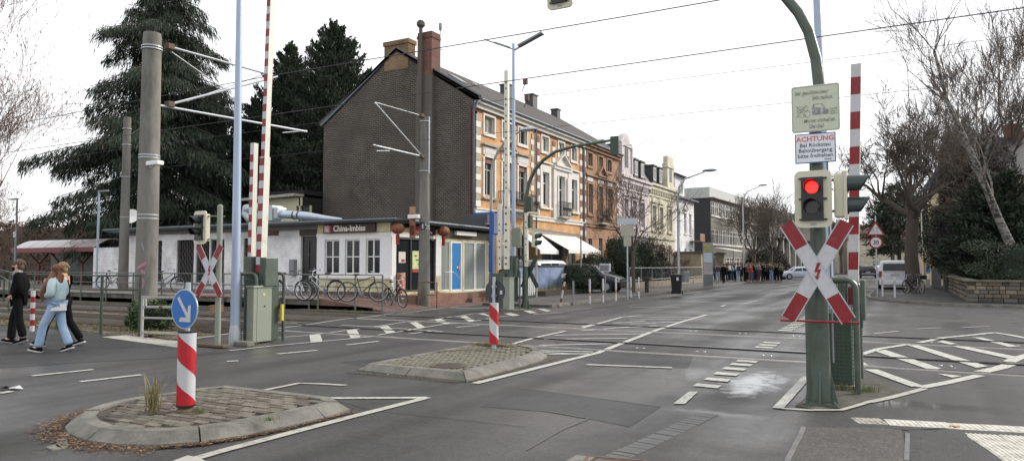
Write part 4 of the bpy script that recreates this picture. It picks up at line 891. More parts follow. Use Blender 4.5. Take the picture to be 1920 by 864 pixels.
for i,(x,z) in enumerate(((1.5,2.02),(1.62,1.85),(1.75,1.68))): MB().box(x,.053,z,x+.18,.056,z+.05).build('poster_print',M_sbrown,fe)
MB().box(.25,-.25,.5,.5,-.02,1.35).build('red_panel',mat('red_menu_stand',(.35,.06,.05),.6,0,.3,12,dirt=(.6,.5,.4),dsc=14),fe)
window(fe,3.4,.5,4.15,2.76,y=.03,style='one',fr=.06,gm=M_curt)
dz=MB().box(4.2,.02,.45,4.3,.1,2.76).box(5.05,.02,.45,5.15,.1,2.76).box(4.3,.02,.45,5.05,.1,.55).box(4.3,.02,2.66,5.05,.1,2.76).build('door_frame',M_wfr,fe)
dr=MB().box(4.3,.05,.55,5.05,.09,2.66).build('door',mat('door_bright_blue',(.03,.20,.48),.35,0,.15,2),fe); MB().box(4.86,.0,1.4,4.9,.05,1.75).build('handle',M_galv,dr); MB().box(4.72,.03,1.5,4.85,.049,1.62).build('notice',M_white,dr)
for x0,x1 in ((5.3,6.3),(6.35,7.35)): window(fe,x0,.45,x1,2.76,y=.03,style='one',fr=.06,gm=M_curt)
MB().box(3.35,-.05,2.86,7.55,0,2.98).build('lintel_band',mat('brown_trim',(.09,.07,.055),.7,0,.1,3),fe); MB().box(3.35,-.03,3.0,7.55,0,3.36).build('fascia_panel',mat('fascia_olive',(.20,.19,.11),.8,0,.1,2),fe)
MB().box(4.3,-.25,3.02,6.0,-.1,3.2).build('tube_light',M_awn,fe)
MB().box(1.25,-.14,2.95,2.75,-.03,3.32).build('sign_board',M_sbrown,fe); MB().box(1.3,-.15,2.99,1.62,-.14,3.28).build('sign_emblem',M_ired,fe); text('China-Imbiss',.16,M_wfr,fe,(1.68,-.145,3.0),name='lettering'); text('\u4e2d\u83ef\u5c0f\u5403',.14,M_wfr,fe,(1.7,-.145,3.17),name='lettering')
MB().tube([(3.0,-.45,.6),(3.0,-.45,1.35),(3.7,-.45,1.35),(4.0,-.6,1.05)],.02,6).build('handrail',M_galv,fe)
M_step=brickmat('step_brick',(.24,.12,.085),(.19,.095,.07),(.12,.09,.08),.2,.1,'x',.85,.01,.4)
MB().box(-.1,-.95,0,3.2,0,.45).box(3.2,-.95,0,4.1,0,.42).box(4.1,-1.2,0,5.2,0,.2).box(4.1,-.8,.2,5.2,0,.4).box(5.2,-.6,0,7.5,0,.4).build('steps',M_step,fe)
# lanterns hanging from the roof edge
M_lan=mat('lantern_red',(.26,.05,.04),.6,0,.15,6,dirt=(.14,.09,.04),dsc=6)
def lantern(p,label):
    t=thing('paper_lantern',label,'lantern',p,0,'red lanterns under the snack bar roof')
    b=MB(); n=16
    prof=[(.07,-.21),(.17,-.17),(.24,-.08),(.255,0),(.24,.08),(.17,.17),(.07,.21)]
    for i in range(len(prof)): pass
    b.lathe(prof,(0,0,0),n); b.build('globe',M_lan,t,smooth=False)
    b=MB()
    for k in range(8):
        a=k*math.pi/4; b.tube([(math.cos(a)*r_*1.02,math.sin(a)*r_*1.02,z) for r_,z in prof],.008,4)
    b.build('ribs',mat('lantern_gold',(.32,.18,.05),.5,.2,.1,3),t)
    MB().lathe([(.06,0),(.075,-.06),(.07,-.34),(.085,-.4)],(0,0,-.22),10).build('tassel',mat('tassel_red',(.26,.03,.02),.8,0,.2,20),t)
    MB().tube([(0,0,.2),(0,0,.34)],.01,4).build('hanger',M_black,t)
p=pY(745,427,22.5); lantern((-17.45,22.45,3.1),'round red lantern hanging at the corner of the snack bar'); lantern((-17.4,25.6,3.12),'round red lantern hanging above the white pillar by the blue door')
# wall annex at far left of the snack bar, dish
MB().box(-38.6,YF+.3,.2,-35.4,YF+3.5,2.6).build('side_wall',M_wall,im)
ds=thing('satellite_dish','white satellite dish on a thin pole on the snack bar roof','satellite dish',pY(246,430,24.2))
MB().tube([(0,0,-.4),(0,0,.75)],.025,6).build('pole',M_grey,ds); d=MB(); d.lathe([(.02,-.12),(.25,-.07),(.42,0),(.42,.015),(.24,-.05),(.02,-.1)],(0,0,0),20); dd=d.build('dish',M_wfr,ds,smooth=True); dd.location=(.1,-.1,.72); dd.rotation_euler=(R(70),0,R(35))
# pale two-storey block behind
pb=thing('flat_roofed_house','pale yellow house with a flat roof behind the snack bar','house',(0,0,0))
a_=pY(505,380,30.5); b_=pY(612,363,30.5)
x0,x1=a_.x-1.5,-30.9
hs=[(pY(555,400,30.5).x,pY(560,408,30.5).z,pY(580,400,30.5).x,pY(560,386,30.5).z),(pY(510,400,30.5).x,pY(560,408,30.5).z,pY(528,400,30.5).x,pY(560,386,30.5).z)]
mb=MB(); wallgrid(mb,x0,x1,0,pY(560,370,30.5).z,hs,30.5,.2,0); mb.box(x0,30.8,0,x1,38,6.1,1).box(x1-.1,30.5,0,x1,30.7,pY(560,370,30.5).z,0); mb.build('wall',[M_pale,M_void],pb)
for h in hs: window(pb,h[0],h[1],h[2],h[3],y=30.6,style='one',fm=M_drk)
MB().prism([(x0-.5,30.0,pY(505,373,30).z),(x1,30.0,pY(608,363,30).z),(x1,38,pY(608,363,30).z),(x0-.5,38,pY(505,373,30).z)],(0,0,.14)).build('roof',M_stg,pb)
# blue painted garden wall with brick pier and planter
bw_=thing('blue_garden_wall','light blue painted brick garden wall ending in a red brick pier','wall',(-17.2,30.9,0),R(90))
M_bw=brickmat('blue_painted_brick',(.36,.45,.68),(.33,.42,.64),(.28,.35,.52),.25,.08,'x',.7,.008,.5)
MB().box(0,0,0,6.9,.24,1.55).build('wall',M_bw,bw_); MB().box(-.05,-.04,1.55,6.9,.28,1.62).box(3.6,-.04,1.62,6.9,.28,1.66).build('coping',M_zinc,bw_); MB().box(6.9,-.05,0,7.6,.6,1.6).box(6.86,-.08,1.6,7.64,.64,1.66).build('pier',M_redch,bw_)
pl=thing('stone_planter','low stone planter with weeds in front of the blue wall','planter',(-16.2,32.0,.1),R(90)); s0=None
M_pst=mat('planter_stone',(.26,.22,.17),.9,0,.25,3,.4,20)
for i in range(7):
    q=MB().bbox(0,0,0,.68,.22,.3+.05*(i%2),.02).build('stone',M_pst,pl,loc=(i*.7,0,0))
MB().box(0,-.6,0,4.9,0.0,.25).build('soil',M_sand,pl)
# picket fences
def picket(label,x,y,rz,n,h,sp=.14,w_=.07,group='white picket fences'):
    t=thing('picket_fence',label,'fence',(x,y,.1),rz,group)
    MB().box(0,.02,.22,n*sp,.05,.28).box(0,.02,h-.3,n*sp,.05,h-.24).build('rail',M_wfr,t); s0=None
    for i in range(n):
        if s0 is None: s0=MB().prism([(0,-.01,.05),(w_,-.01,.05),(w_,-.01,h-.08),(w_/2,-.01,h),(0,-.01,h-.08)],(0,.025,0)).build('picket',M_wfr,t)
        else: share(s0,t,(i*sp,0,0))
pa=pz(878,560); pbb=pz(913,560)
picket('white picket fence between the blue door and the blue station column',-16.8,28.9,R(78),22,.95,.15)
picket('narrow white slatted gate panel leaning at the end of the blue wall',pz(1053,552).x,pz(1053,552).y,R(85),16,1.1,.11,.08)
# grey corrugated canopy above the cabinets
cn=thing('canopy','grey corrugated lean-to canopy between the snack bar and the orange house','canopy',(0,0,0)); q=[pX(968,415,-16.6),pX(1046,436,-15.4),pX(1046,441,-15.4),pX(968,424,-16.6)]
b=MB(); x0,x1=-18.5,-15.6; y0,y1=30.9,36.6; n=26
for i in range(n):
    a=y0+(y1-y0)*i/n; c=y0+(y1-y0)*(i+1)/n; z0,z1=3.75,3.3
    b.add([(x0,a,z0),(x1,a,z1),(x1,(a+c)/2,z1+.04),(x0,(a+c)/2,z0+.04)],[(0,1,2,3)]); b.add([(x0,(a+c)/2,z0+.04),(x1,(a+c)/2,z1+.04),(x1,c,z1),(x0,c,z0)],[(0,1,2,3)])
b.build('corrugated_sheet',mat('corrugated_grey',(.22,.22,.19),.7,0,.15,2),cn); MB().bar((x1,y0,3.27),(x1,y1,3.27),.08,.08).bar((x0,y0,3.2),(x1,y0,3.2),.06).build('frame',M_stg,cn)
for y in (y0+.1,y1-.1): MB().box(x1-.04,y-.04,0,x1+.02,y+.04,3.25).build('post',M_stg,cn)
MB().box(-19.9,31.0,2.9,-18.4,31.2,5.0).build('upper_wall',M_slate,cn) if 0 else MB().box(-19.9,31.0,2.9,-18.4,31.2,4.3).build('upper_wall',M_slate,cn)
# ============================================================ STREET FURNITURE
Vv=Vector
def roundrect(x0,z0,x1,z1,r,y,n=5):
    P=[]
    for cx,cz,a0 in((x1-r,z1-r,0),(x0+r,z1-r,90),(x0+r,z0+r,180),(x1-r,z0+r,270)):
        for k in range(n+1): a=R(a0+90*k/n); P.append((cx+r*math.cos(a),y,cz+r*math.sin(a)))
    return P
def lightning(par,x,z,s,y,m=None):
    pts=[(.02,.5),(.22,.5),(.06,.1),(.24,.14),(.06,-.32),(.14,-.3),(.0,-.52),(-.12,-.26),(-.03,-.28),(.06,-.02),(-.14,-.06)]
    return MB().prism([(x+a*s,y,z+b*s) for a,b in pts][::-1],(0,-.003,0)).build('lightning_symbol',m or M_red,par)
def cross(par,x,z,hx,hz,w_,y,back=False,bar=True):
    g=bpy.data.objects.new('saltire',None)
    for sgn in (1,-1):
        d=Vv((sgn*hx,0,hz)).normalized(); n=Vv((d.z,0,-d.x))*w_/2; L=math.hypot(hx,hz); yy=y+(.006 if sgn>0 else 0)
        def seg(a,b,nm,m): 
            q=[Vv((x,yy,z))+d*a*L-n,Vv((x,yy,z))+d*b*L-n,Vv((x,yy,z))+d*b*L+n,Vv((x,yy,z))+d*a*L+n]
            return MB().prism(q,(0,.005,0)).build(nm,m,par)
        if back: seg(-1,1,'board_back',M_dgreen)
        else:
            seg(-1,-.5,'red_end',M_red); seg(-.5,.5,'white_board',M_white); seg(.5,1,'red_end',M_red)
            e=MB()
            for s2 in(-1,1): 
                c=Vv((x,yy-.001,z)); e.bar(c-d*L+n*s2,c+d*L+n*s2,.006,.012)
            e.build('board_rim',M_galv,par)
    if not back: lightning(par,x,z,w_*1.25,y-.004)
    if bar: MB().tube([(x-hx-.09,y+.02,z-hz-.02),(x+hx+.11,y+.02,z-hz-.02)],.014,8).build('lower_bar',M_red if not back else M_dgreen,par)
def hood(mb,c,dr,r,L,m=0,n=14):   # open visor around a lens
    c=Vv(c);dr=Vv(dr).normalized();side=dr.cross(Vv((0,0,1)));up=Vv((0,0,1)); b0=len(mb.v); A=[]
    for k in range(n+1):
        a=R(-35+250*k/n); A.append(side*math.cos(a)+up*math.sin(a))
    for t,rr_ in ((0,r),(1,r*.97)):
        for k,v in enumerate(A):
            cut=L*(1 if t else 0)*(.45+.55*max(0,v.z*.5+.5)); mb.v.append(tuple(c+v*rr_+dr*cut))
    for t,rr_ in ((0,r*.93),(1,r*.9)):
        for k,v in enumerate(A):
            cut=L*(1 if t else 0)*(.45+.55*max(0,v.z*.5+.5)); mb.v.append(tuple(c+v*rr_+dr*cut))
    N=n+1
    for k in range(n):
        mb.f+= [(b0+k,b0+k+1,b0+N+k+1,b0+N+k),(b0+2*N+k+1,b0+2*N+k,b0+3*N+k,b0+3*N+k+1),(b0+N+k,b0+N+k+1,b0+3*N+k+1,b0+3*N+k)]; mb.mi+=[m]*3
    for k in (0,n): mb.f.append((b0+k,b0+N+k,b0+3*N+k,b0+2*N+k)); mb.mi.append(m)
def signal_front(par,x0,z0,x1,z1,y,lit=True,name='signal_head'):
    W_,H_=x1-x0,z1-z0
    bd=MB().prism(roundrect(x0,z0,x1,z1,W_*.17,y)[::-1],(0,.03,0)).build(name,M_cream,par)
    b=MB().box(x0+.19*W_,y-.04,z0+.12*H_,x1-.22*W_,y-.002,z1-.12*H_); 
    for s_ in (-1,1):
        for zz in (.14,.5,.86): b.bar((x0+(.5+.38*s_)*W_,y-.02,z0+zz*H_),(x0+(.5+.24*s_)*W_,y-.02,z0+zz*H_),.018)
    bx=b.build('lamp_panel',M_black,bd)
    MB().prism(roundrect(x0+.008,z0+.008,x1-.008,z1-.008,W_*.16,y-.003),(0,.002,0)) 
    cx=x0+.485*W_
    for i,zz in enumerate((.70,.36)):
        c=Vv((cx,y-.042,z0+zz*H_)); r_=.2*W_
        l=MB().disc(c,(0,-1,0),r_*(.86 if lit and i==0 else 1),.013,24)
        if lit and i==0: MB().disc(c,(0,-1,0),r_,.010,24).build('lens_rim',M_lensr,bd)
        l.build('lit_red_lens' if lit and i==0 else 'dark_lens',M_lens if lit and i==0 else M_lensd,bd)
        h=MB(); hood(h,c,(0,-1,0),r_*1.12,.19); h.build('visor',M_black,bd,smooth=False)
    MB().box(x0+.42*W_,y-.004,z0+.04*H_,x0+.58*W_,y-.001,z0+.08*H_).build('label_plate',M_stg,bd)
    return bd
def baseplate(par,x,y,r,w_=.2,z=.0,m=None):
    b=MB().box(x-w_,y-w_,z,x+w_,y+w_,z+.03)
    for dx_,dy_ in ((1,0),(-1,0),(0,1),(0,-1)):
        p=Vv((dx_,dy_,0)); t=Vv((-dy_,dx_,0))*.008
        b.prism([Vv((x,y,z+.03))+p*r-t,Vv((x,y,z+.03))+p*(w_*.95)-t,Vv((x,y,z+.42))+p*r*.95-t],t*2)
    for a in (-1,1):
        for c in (-1,1): b.lathe([(.022,.03),(.022,.055),(.012,.06),(.012,.085)],(x+a*w_*.78,y+c*w_*.78,z),6)
    return b.build('base_plate',m or M_green,par)
# --- big signal pole at right
sp=thing('signal_gantry','thick green signal pole on a bolted base plate, nearest thing at right','signal pole',(-.87,9.27,0))
W2L=lambda p:(p[0]+.87,p[1]-9.27,p[2])
MB().lathe([(.115,.02),(.104,.6),(.096,1.3),(.09,2.0),(.08,3.0),(.07,3.6)],(0,0,0),24).build('pole',M_green,sp,smooth=True)
arm=[(0,0,3.6),(.045,0,3.83),(0.02,0,4.15),(-.06,0,4.51),(-.17,0,4.76),(-.33,0,5.0),(-.6,0,5.28),(-1.0,0,5.55),(-1.6,0,5.8),(-2.4,0,5.98),(-3.6,0,6.08)]
MB().tube(arm,[.07,.068,.066,.064,.062,.06,.058,.056,.053,.05,.045],14).build('curved_arm',M_green,sp,smooth=True)
baseplate(sp,0,0,.108,.19)
MB().tube([(.14,.0,.5),(.13,0,1.6),(.12,0,3.1)],.012,6).build('cable_conduit',M_grey,sp)
# head hanging from the arm, just cut by the top edge
sh=thing('overhead_signal','cream backed signal head hanging from the overhead arm at the top edge of the photo','traffic light',(-4.25,9.2,5.36))
b_=signal_front(sh,-.2,0,.2,.67,0,lit=False); MB().tube([(0,.06,.6),(0,.06,.72)],.03,8).build('bracket',M_green,sh)
# signs
s1_=thing('information_sign','large weathered cream sign about switching the engine off above the red traffic light','sign',(-.855,9.1,3.24))
MB().prism(roundrect(-.265,0,.265,.56,.03,0)[::-1],(0,.018,0)).build('panel',mat('sign_weathered_cream',(.52,.55,.44),.55,0,.06,4,dirt=(.36,.38,.28),dsc=3,dlo=.55,dhi=.8),s1_)
M_fade=mat('faded_print',(.20,.22,.20),.7,0,.3,20,dirt=(.50,.53,.43),dsc=16,dlo=.42,dhi=.58)
b=MB()
for a,c in (((-.255,.012),(.255,.012)),((-.255,.548),(.255,.548)),((-.255,.012),(-.255,.548)),((.255,.012),(.255,.548))): b.bar((a[0],-.001,a[1]),(c[0],-.001,c[1]),.005,.004)
b.build('border_line',mat('sign_border_grey',(.33,.36,.29),.6,0,.2,20),s1_)
text('Bei geschlossener',.066,M_fade,s1_,(-.225,-.002,.455),name='lettering',sx=.78,bold=.0015); text('Schranke:',.066,M_fade,s1_,(-.03,-.002,.385),name='lettering',sx=.85,bold=.0015)
text('Motor abstellen.',.066,M_fade,s1_,(-.13,-.002,.115),name='lettering',sx=.8,bold=.0015); text('Danke!',.066,M_fade,s1_,(-.07,-.002,.045),name='lettering',sx=.85,bold=.0015)
cpic=MB(); 
cpic.prism([(-.03,-.001,.2),(.14,-.001,.2),(.145,-.001,.25),(.11,-.001,.275),(.085,-.001,.33),(-.02,-.001,.33),(-.035,-.001,.275)][::-1],(0,-.002,0)); cpic.build('car_symbol',mat('car_print',(.20,.20,.24),.6,0,.3,20,dirt=(.48,.5,.42),dsc=9,dlo=.5,dhi=.62),s1_)
b=MB().prism([(-.012,-.004,.285),(.075,-.004,.285),(.065,-.004,.32),(-.005,-.004,.32)][::-1],(0,-.001,0)); b.build('car_window_print',_M['sign_weathered_cream'],s1_)
b=MB()
for k in range(5): b.bar((.16+k*.018,-.002,.19),(.16+k*.018,-.002,.27),.004,.003)
for zz in (.2,.23,.26): b.bar((.155,-.002,zz),(.24,-.002,zz),.004,.003)
b.build('gate_symbol',M_fade,s1_)
b=MB()
for cx_,cz,r_ in ((-.09,.22,.04),(-.15,.235,.05),(-.17,.28,.035),(-.11,.285,.03)): b.tube([(cx_+r_*math.cos(k*.6),-.002,cz+r_*math.sin(k*.6)) for k in range(11)],.003,4)
b.bar((-.21,-.002,.19),(-.1,-.002,.33),.014,.003); b.bar((-.21,-.002,.33),(-.1,-.002,.19),.014,.003); b.build('exhaust_symbol',mat('faint_print',(.40,.42,.36),.6,0,0),s1_)
s2_=thing('warning_sign','white sign with blue border and red word ACHTUNG above the red traffic light','sign',(-.865,9.1,2.865))
MB().box(-.225,0,0,.225,.012,.355).build('panel',mat('sign_border_blue',(.04,.09,.26),.4,0,.1,6),s2_); MB().box(-.213,-.003,.012,.213,0,.343).build('white_field',mat('sign_white_field',(.66,.70,.76),.4,0,.04,5),s2_)
M_txt=mat('sign_text_dark',(.03,.04,.09),.5,0,0); M_txtr=mat('sign_text_red',(.62,.10,.05),.5,0,0)
text('ACHTUNG',.085,M_txtr,s2_,(0,-.0035,.262),name='lettering',align='CENTER',bold=.001)
for i,s_ in enumerate(('Bei R\u00fcckstau','Bahn\u00fcbergang','bitte freihalten')): text(s_,.066,M_txt,s2_,(0,-.0035,.195-i*.064),name='lettering',align='CENTER',sx=1.0,bold=0)
text('Danke!',.028,M_txt,s2_,(.1,-.0035,.03),name='lettering')
tl=thing('traffic_light','cream backed two lamp traffic light with the upper lamp glowing red','traffic light',(-.885,8.97,2.09))
signal_front(tl,-.205,0,.2,.67,0); MB().box(-.08,.03,.1,.06,.2,.57).build('housing',M_cream,tl); MB().tube([(0,.1,.15),(0,.28,.15)],.02,6).tube([(0,.1,.5),(0,.28,.5)],.02,6).build('bracket',M_green,tl)
def side_head(label,loc,rz=0,sc_=1,body=None):
    t=thing('traffic_light',label,'traffic light',loc,rz); t.scale=(sc_,)*3
    MB().bbox(-.13,-.1,0,.0,.1,.52,.02,).build('housing',body or M_cream,t); MB().box(-.02,-.12,-.02,.012,.12,.54).build('backboard',M_cream,t)
    for z in (.13,.385): 
        MB().disc((.012,0,z),(1,0,0),.095,.01,20).build('dark_lens',M_lensd,t)
        h=MB(); hood(h,(.015,0,z),(1,0,0),.11,.23); h.build('visor',mat('visor_dark_green',(.02,.04,.04),.4,0,.1,3),t)
    MB().bar((-.13,0,.08),(-.26,.05,.08),.03).bar((-.13,0,.45),(-.26,.05,.45),.03).build('bracket',M_green,t); return t
side_head('cream two lamp signal head turned to the right with dark green visors',(-.545,9.2,2.21))
cx_=thing('level_crossing_cross','red and white crossbuck with red lightning flash on the big green pole','crossbuck',(-.865,9.0,1.58)); cross(cx_,0,0,.325,.565,.16,0); MB().bar((0,.03,.2),(0,.2,.2),.04).bar((0,.03,-.2),(0,.2,-.2),.04).build('bracket',M_green,cx_)
# lamp posts
def lamp_post(label,x,y,z1,r0,r1,lean=0,head=True,loc_top=None):
    t=thing('street_lamp',label,'street lamp',(x,y,0)); MB().lathe([(r0*1.25,0),(r0*1.25,.25),(r0,.4)],(0,0,0),16).build('base_sleeve',M_galv,t,smooth=True)
    MB().tube([(0,0,.38),(lean,0,z1)],[r0,r1],16).build('pole',M_pblue,t,smooth=True)
    if head: MB().bar((lean,0,z1),(lean+1.0,-.2,z1+.12),.12,.05).bbox(lean+.9,-.35,z1+.08,lean+1.6,-.08,z1+.17,.02).build('lamp_head',M_grey,t)
    return t
lamp_post('pale blue lamp post at left beside the red and white crossbuck',-12.28,10.34,9.6,.098,.05,-.08)
lamp_post('pale blue lamp post half hidden behind the big green signal pole',-1.16,14.3,9.6,.09,.055,-.17)
# --- barriers
def boom(par,p0,p1,w_,d,period=None,dots=False,name='barrier_boom',inset_=0):
    p0,p1=Vv(p0),Vv(p1); dr=(p1-p0).normalized(); L=(p1-p0).length
    o=MB().bar(p0,p1,w_,d,up=(0,1,0)).build(name,M_bcream,par)
    if period:
        n=int(L/(period/2)); sx=Vv((1,0,0))*(w_/2-.002)
        for i in range(n):
            a=p0+dr*(i*period/2); c=a+dr*(period/2-.001)
            if i%2: continue
            MB().prism([a-sx+Vv((0,-d/2-.003,0)),a+sx+Vv((0,-d/2-.003,0)),c+sx+Vv((0,-d/2-.003,0)),c-sx+Vv((0,-d/2-.003,0))],(0,.004,0)).build('red_band',M_red,o)
        MB().prism([p0-sx+Vv((0,-d/2-.0015,0)),p0+sx+Vv((0,-d/2-.0015,0)),p1+sx+Vv((0,-d/2-.0015,0)),p1-sx+Vv((0,-d/2-.0015,0))],(0,.002,0)).build('white_film',M_white,o)
    if dots:
        n=int(L/.62); 
        for i in range(n):
            for k in (.2,.42):
                c=p0+dr*(i*.62+k); MB().disc(c+Vv((0,-d/2,0)),(0,-1,0),w_*.22,.01,10).build('red_reflector',M_redd,o)
    return o
M_bcream=mat('boom_cream_white',(.64,.62,.54),.5,0,.06,3,dirt=(.42,.40,.32),dsc=4,dlo=.55,dhi=.8); M_redd=mat('reflector_red_dark',(.12,.02,.015),.4,0,.1,5)
def uframe(par,x0,x1,y,h,r=.033,mesh=True,m=None,name='guard_frame'):
    rr_=.12; P=[(x0,y,0),(x0,y,h-rr_)]+[(x0+rr_-rr_*math.cos(R(a)),y,h-rr_+rr_*math.sin(R(a))) for a in (30,60,90)]+[(x1-rr_+rr_*math.sin(R(a)),y,h-rr_+rr_*math.cos(R(a))) for a in (0,30,60,90)]+[(x1,y,0)]
    o=MB().tube(P,r,8).build(name,m or M_green,par,smooth=True)
    if mesh:
        b=MB(); n=int((x1-x0)/.05)
        for i in range(1,n): b.tube([(x0+i*(x1-x0)/n,y,.08),(x0+i*(x1-x0)/n,y,h-.04)],.0035,4,caps=False)
        k=int((h-.1)/.05)
        for i in range(k+1): b.tube([(x0,y,.08+i*(h-.12)/k),(x1,y,.08+i*(h-.12)/k)],.0035,4,caps=False)
        q=b.build('wire_mesh',m or M_dgreen,o); q['kind']='stuff'
    return o
bl=thing('level_crossing_barrier','raised red and white barrier with pale green cabinet beside the pale blue lamp post','barrier',(-12.2,10.9,0))
boom(bl,(.03,0,1.5),(.10,0,4.0),.15,.16,.33); boom(bl,(.10,0,4.0),(.25,0,9.2),.115,.13,.33); boom(bl,(-.27,.0,1.6),(-.24,0,4.33),.11,.12,.33)
uframe(bl,-.5,.24,-.3,1.47); uframe(bl,-.5,.2,.5,1.47)
MB().bbox(.07,-.40,.03,.27,.10,1.17,.015).build('cabinet',M_green2,bl); MB().bbox(.05,-.42,1.17,.29,.12,1.22,.012).build('cabinet_lid',M_green2,bl); MB().disc((.272,-.1,.78),(1,0,0),.018,.008,10).build('lock',M_black,bl); MB().disc((.272,-.12,1.03),(1,0,0),.035,.004,12).build('sticker',mat('sticker_yellow',(.55,.48,.12),.5,0,.1,4),bl)
MB().bbox(-.25,-.2,.03,.26,.3,1.35,.02).build('machine_housing',M_dgreen,bl)
MB().bbox(-.32,-.14,1.3,-.10,.22,1.84,.02).bbox(.14,-.14,1.2,.32,.22,1.82,.02).box(-.1,-.05,1.4,.14,.15,1.5).build('boom_bearing',M_green,bl)
MB().box(.30,.3,.45,.36,.36,.8).build('yellow_lever',mat('lever_yellow',(.55,.45,.05),.5,0,.1,4),bl)
MB().bbox(.1,-.75,0,.5,-.55,.09,.015).build('foundation_stone',M_conc,bl)
br=thing('level_crossing_barrier','raised red and white barrier in a green mesh cage behind the big green pole','barrier',(-.8,10.9,0))
boom(br,(.2,.1,1.1),(.31,.1,4.47),.13,.12,.49)
uframe(br,-.3,.28,-.7,1.46,.038); uframe(br,-.3,.25,.7,1.42,.036)
MB().bbox(-.16,-.35,.05,.2,.4,1.0,.02).build('machine_housing',M_dgreen,br); MB().bbox(.02,-.1,1.0,.12,.3,1.5,.015).bbox(.3,-.1,.9,.36,.3,1.45,.015).build('boom_bearing',M_green,br); MB().box(.22,.5,.75,.3,.66,1.1).build('counterweight',M_green,br)
MB().bbox(-.25,-.4,0,.22,.45,.05,.02).build('foundation',M_conc,br)
bm_=thing('level_crossing_barrier','raised pale barrier booms with dark red reflectors behind the far traffic island','barrier',(-12.75,22.9,0))
boom(bm_,(.0,0,1.5),(.0,0,4.3),.19,.15,dots=True); boom(bm_,(.0,0,4.3),(-.01,0,8.9),.15,.13,dots=True); boom(bm_,(-.28,0,1.5),(-.3,0,3.93),.13,.12,dots=True); boom(bm_,(.5,.6,1.6),(.5,.6,3.6),.12,.1,dots=True)
MB().bbox(-.67,-.08,.02,-.06,.0,1.36,.02).build('cabinet_back',M_green,bm_); MB().bbox(-.2,.05,.3,.2,.5,2.0,.02).bbox(.2,.15,1.2,.32,.4,1.9,.02).build('machine_housing',M_green,bm_)
MB().bbox(.0,-.3,.03,.27,.06,1.17,.015).build('cabinet',M_green2,bm_); MB().bbox(-.02,-.32,1.17,.29,.08,1.21,.012).build('cabinet_lid',M_green2,bm_); uframe(bm_,-.5,.38,.3,1.5); MB().bbox(-.7,-.4,0,.5,.7,.05,.02).build('foundation',M_conc,bm_)
# --- left crossbuck with signal
cl=thing('level_crossing_cross','red and white crossbuck at the left in front of the tracks','crossbuck',(-12.32,9.7,1.54)); cross(cl,0,0,.345,.50,.16,0); MB().bar((.05,.02,.2),(.12,.14,.2),.03).bar((.05,.02,-.2),(.12,.14,-.2),.03).build('bracket',M_green,cl)
cp=thing('signal_post','thin green signal post standing behind the left crossbuck','signal pole',(-12.17,9.82,0)); MB().tube([(0,0,0),(0,0,1.2),(0,0,2.85)],[.06,.058,.055],12).build('post',M_green2,cp,smooth=True); MB().box(-.5,-.15,.02,.35,.05,.06).build('base_plate',M_rust,cp); MB().lathe([(.06,0),(.04,.03),(0.01,.04)],(0,0,2.85),12).build('cap',M_green2,cp)
tlL=thing('traffic_light','cream backed unlit two lamp signal turned left above the left crossbuck','traffic light',(-12.58,9.66,2.08),R(-4)); 
signal_front(tlL,-.2,0,.2,.68,0,lit=False); MB().bbox(-.12,.03,.06,.12,.16,.62,.02).build('housing',M_cream,tlL); MB().bar((.1,.1,.1),(.36,.33,.1),.025).bar((.1,.1,.58),(.36,.33,.58),.025).build('bracket',M_green2,tlL)
MB_=MB().bbox(-.16,-.16,0,.16,.16,.24,.01); ob=thing('wooden_box','small wooden box lying by the rails behind the left crossbuck','box',(pz(406,585).x,pz(406,585).y,-.02)); MB_.build('box_body',mat('wood_orange_brown',(.26,.15,.07),.8,0,.2,5),ob); MB().box(-.17,-.17,.24,.17,.17,.27).build('lid',mat('wood_orange_brown',(.26,.15,.07)),ob)
# --- mast with arm in the middle
sm=thing('signal_gantry','green signal mast with a curved arm reaching right in front of the orange houses','signal pole',(-12.35,23.6,0))
MB().lathe([(.12,.02),(.11,1.0),(.095,2.2),(.08,3.6)],(0,0,0),18).build('pole',M_green,sm,smooth=True)
MB().tube([(0,0,3.58),(.04,0,4.2),(.16,0,4.75),(.40,0,5.2),(.75,0,5.55),(1.25,0,5.83),(2.0,0,5.97),(2.9,0,6.03),(3.5,0,6.07)],[.078,.075,.07,.066,.062,.058,.054,.05,.046],12).build('curved_arm',M_green,sm,smooth=True); baseplate(sm,0,0,.12,.2)
MB().bbox(.05,-.1,3.66,.3,.12,4.2,.02).build('equipment_box',M_dgreen,sm); MB().bbox(.05,-.1,3.05,.26,.12,3.52,.02).build('equipment_box',M_dgreen,sm)
hb=thing('overhead_signal','dark backed signal head at the tip of the middle mast arm','traffic light',(-8.78,23.6,5.52)); MB().bbox(-.16,-.06,0,.16,.0,.68,.03).build('backboard',M_dgreen,hb); MB().bbox(-.1,.0,.06,.12,.12,.62,.02).build('housing',M_dgreen,hb)
b=MB(); hood(b,(0,.12,.5),(0,1,0),.09,.15); hood(b,(0,.12,.2),(0,1,0),.09,.15); b.build('visor',M_black,hb)
side_head('white edged two lamp signal head turned right on the middle mast',(-11.86,23.5,2.33)); 
bx=thing('traffic_light','grey green signal housing seen from behind left of the middle mast','traffic light',(-12.75,23.6,2.35)); MB().bbox(-.16,-.05,0,.2,.1,.72,.03).build('housing',M_green2,bx); b=MB(); hood(b,(0,.1,.5),(0,1,0),.1,.2); hood(b,(0,.1,.2),(0,1,0),.1,.2); b.build('visor',M_black,bx)
cm=thing('level_crossing_cross','dark back side of a crossbuck on the middle signal mast','crossbuck',(-12.25,23.75,1.42)); cross(cm,0,0,.33,.6,.17,0,back=True,bar=False)
lp=thing('street_lamp','tall pale blue street lamp with two angled flat lamp heads','street lamp',(-14.16,26,0)); MB().tube([(0,0,0),(0,0,11.0)],[.1,.06],14).build('pole',M_pblue,lp,smooth=True)
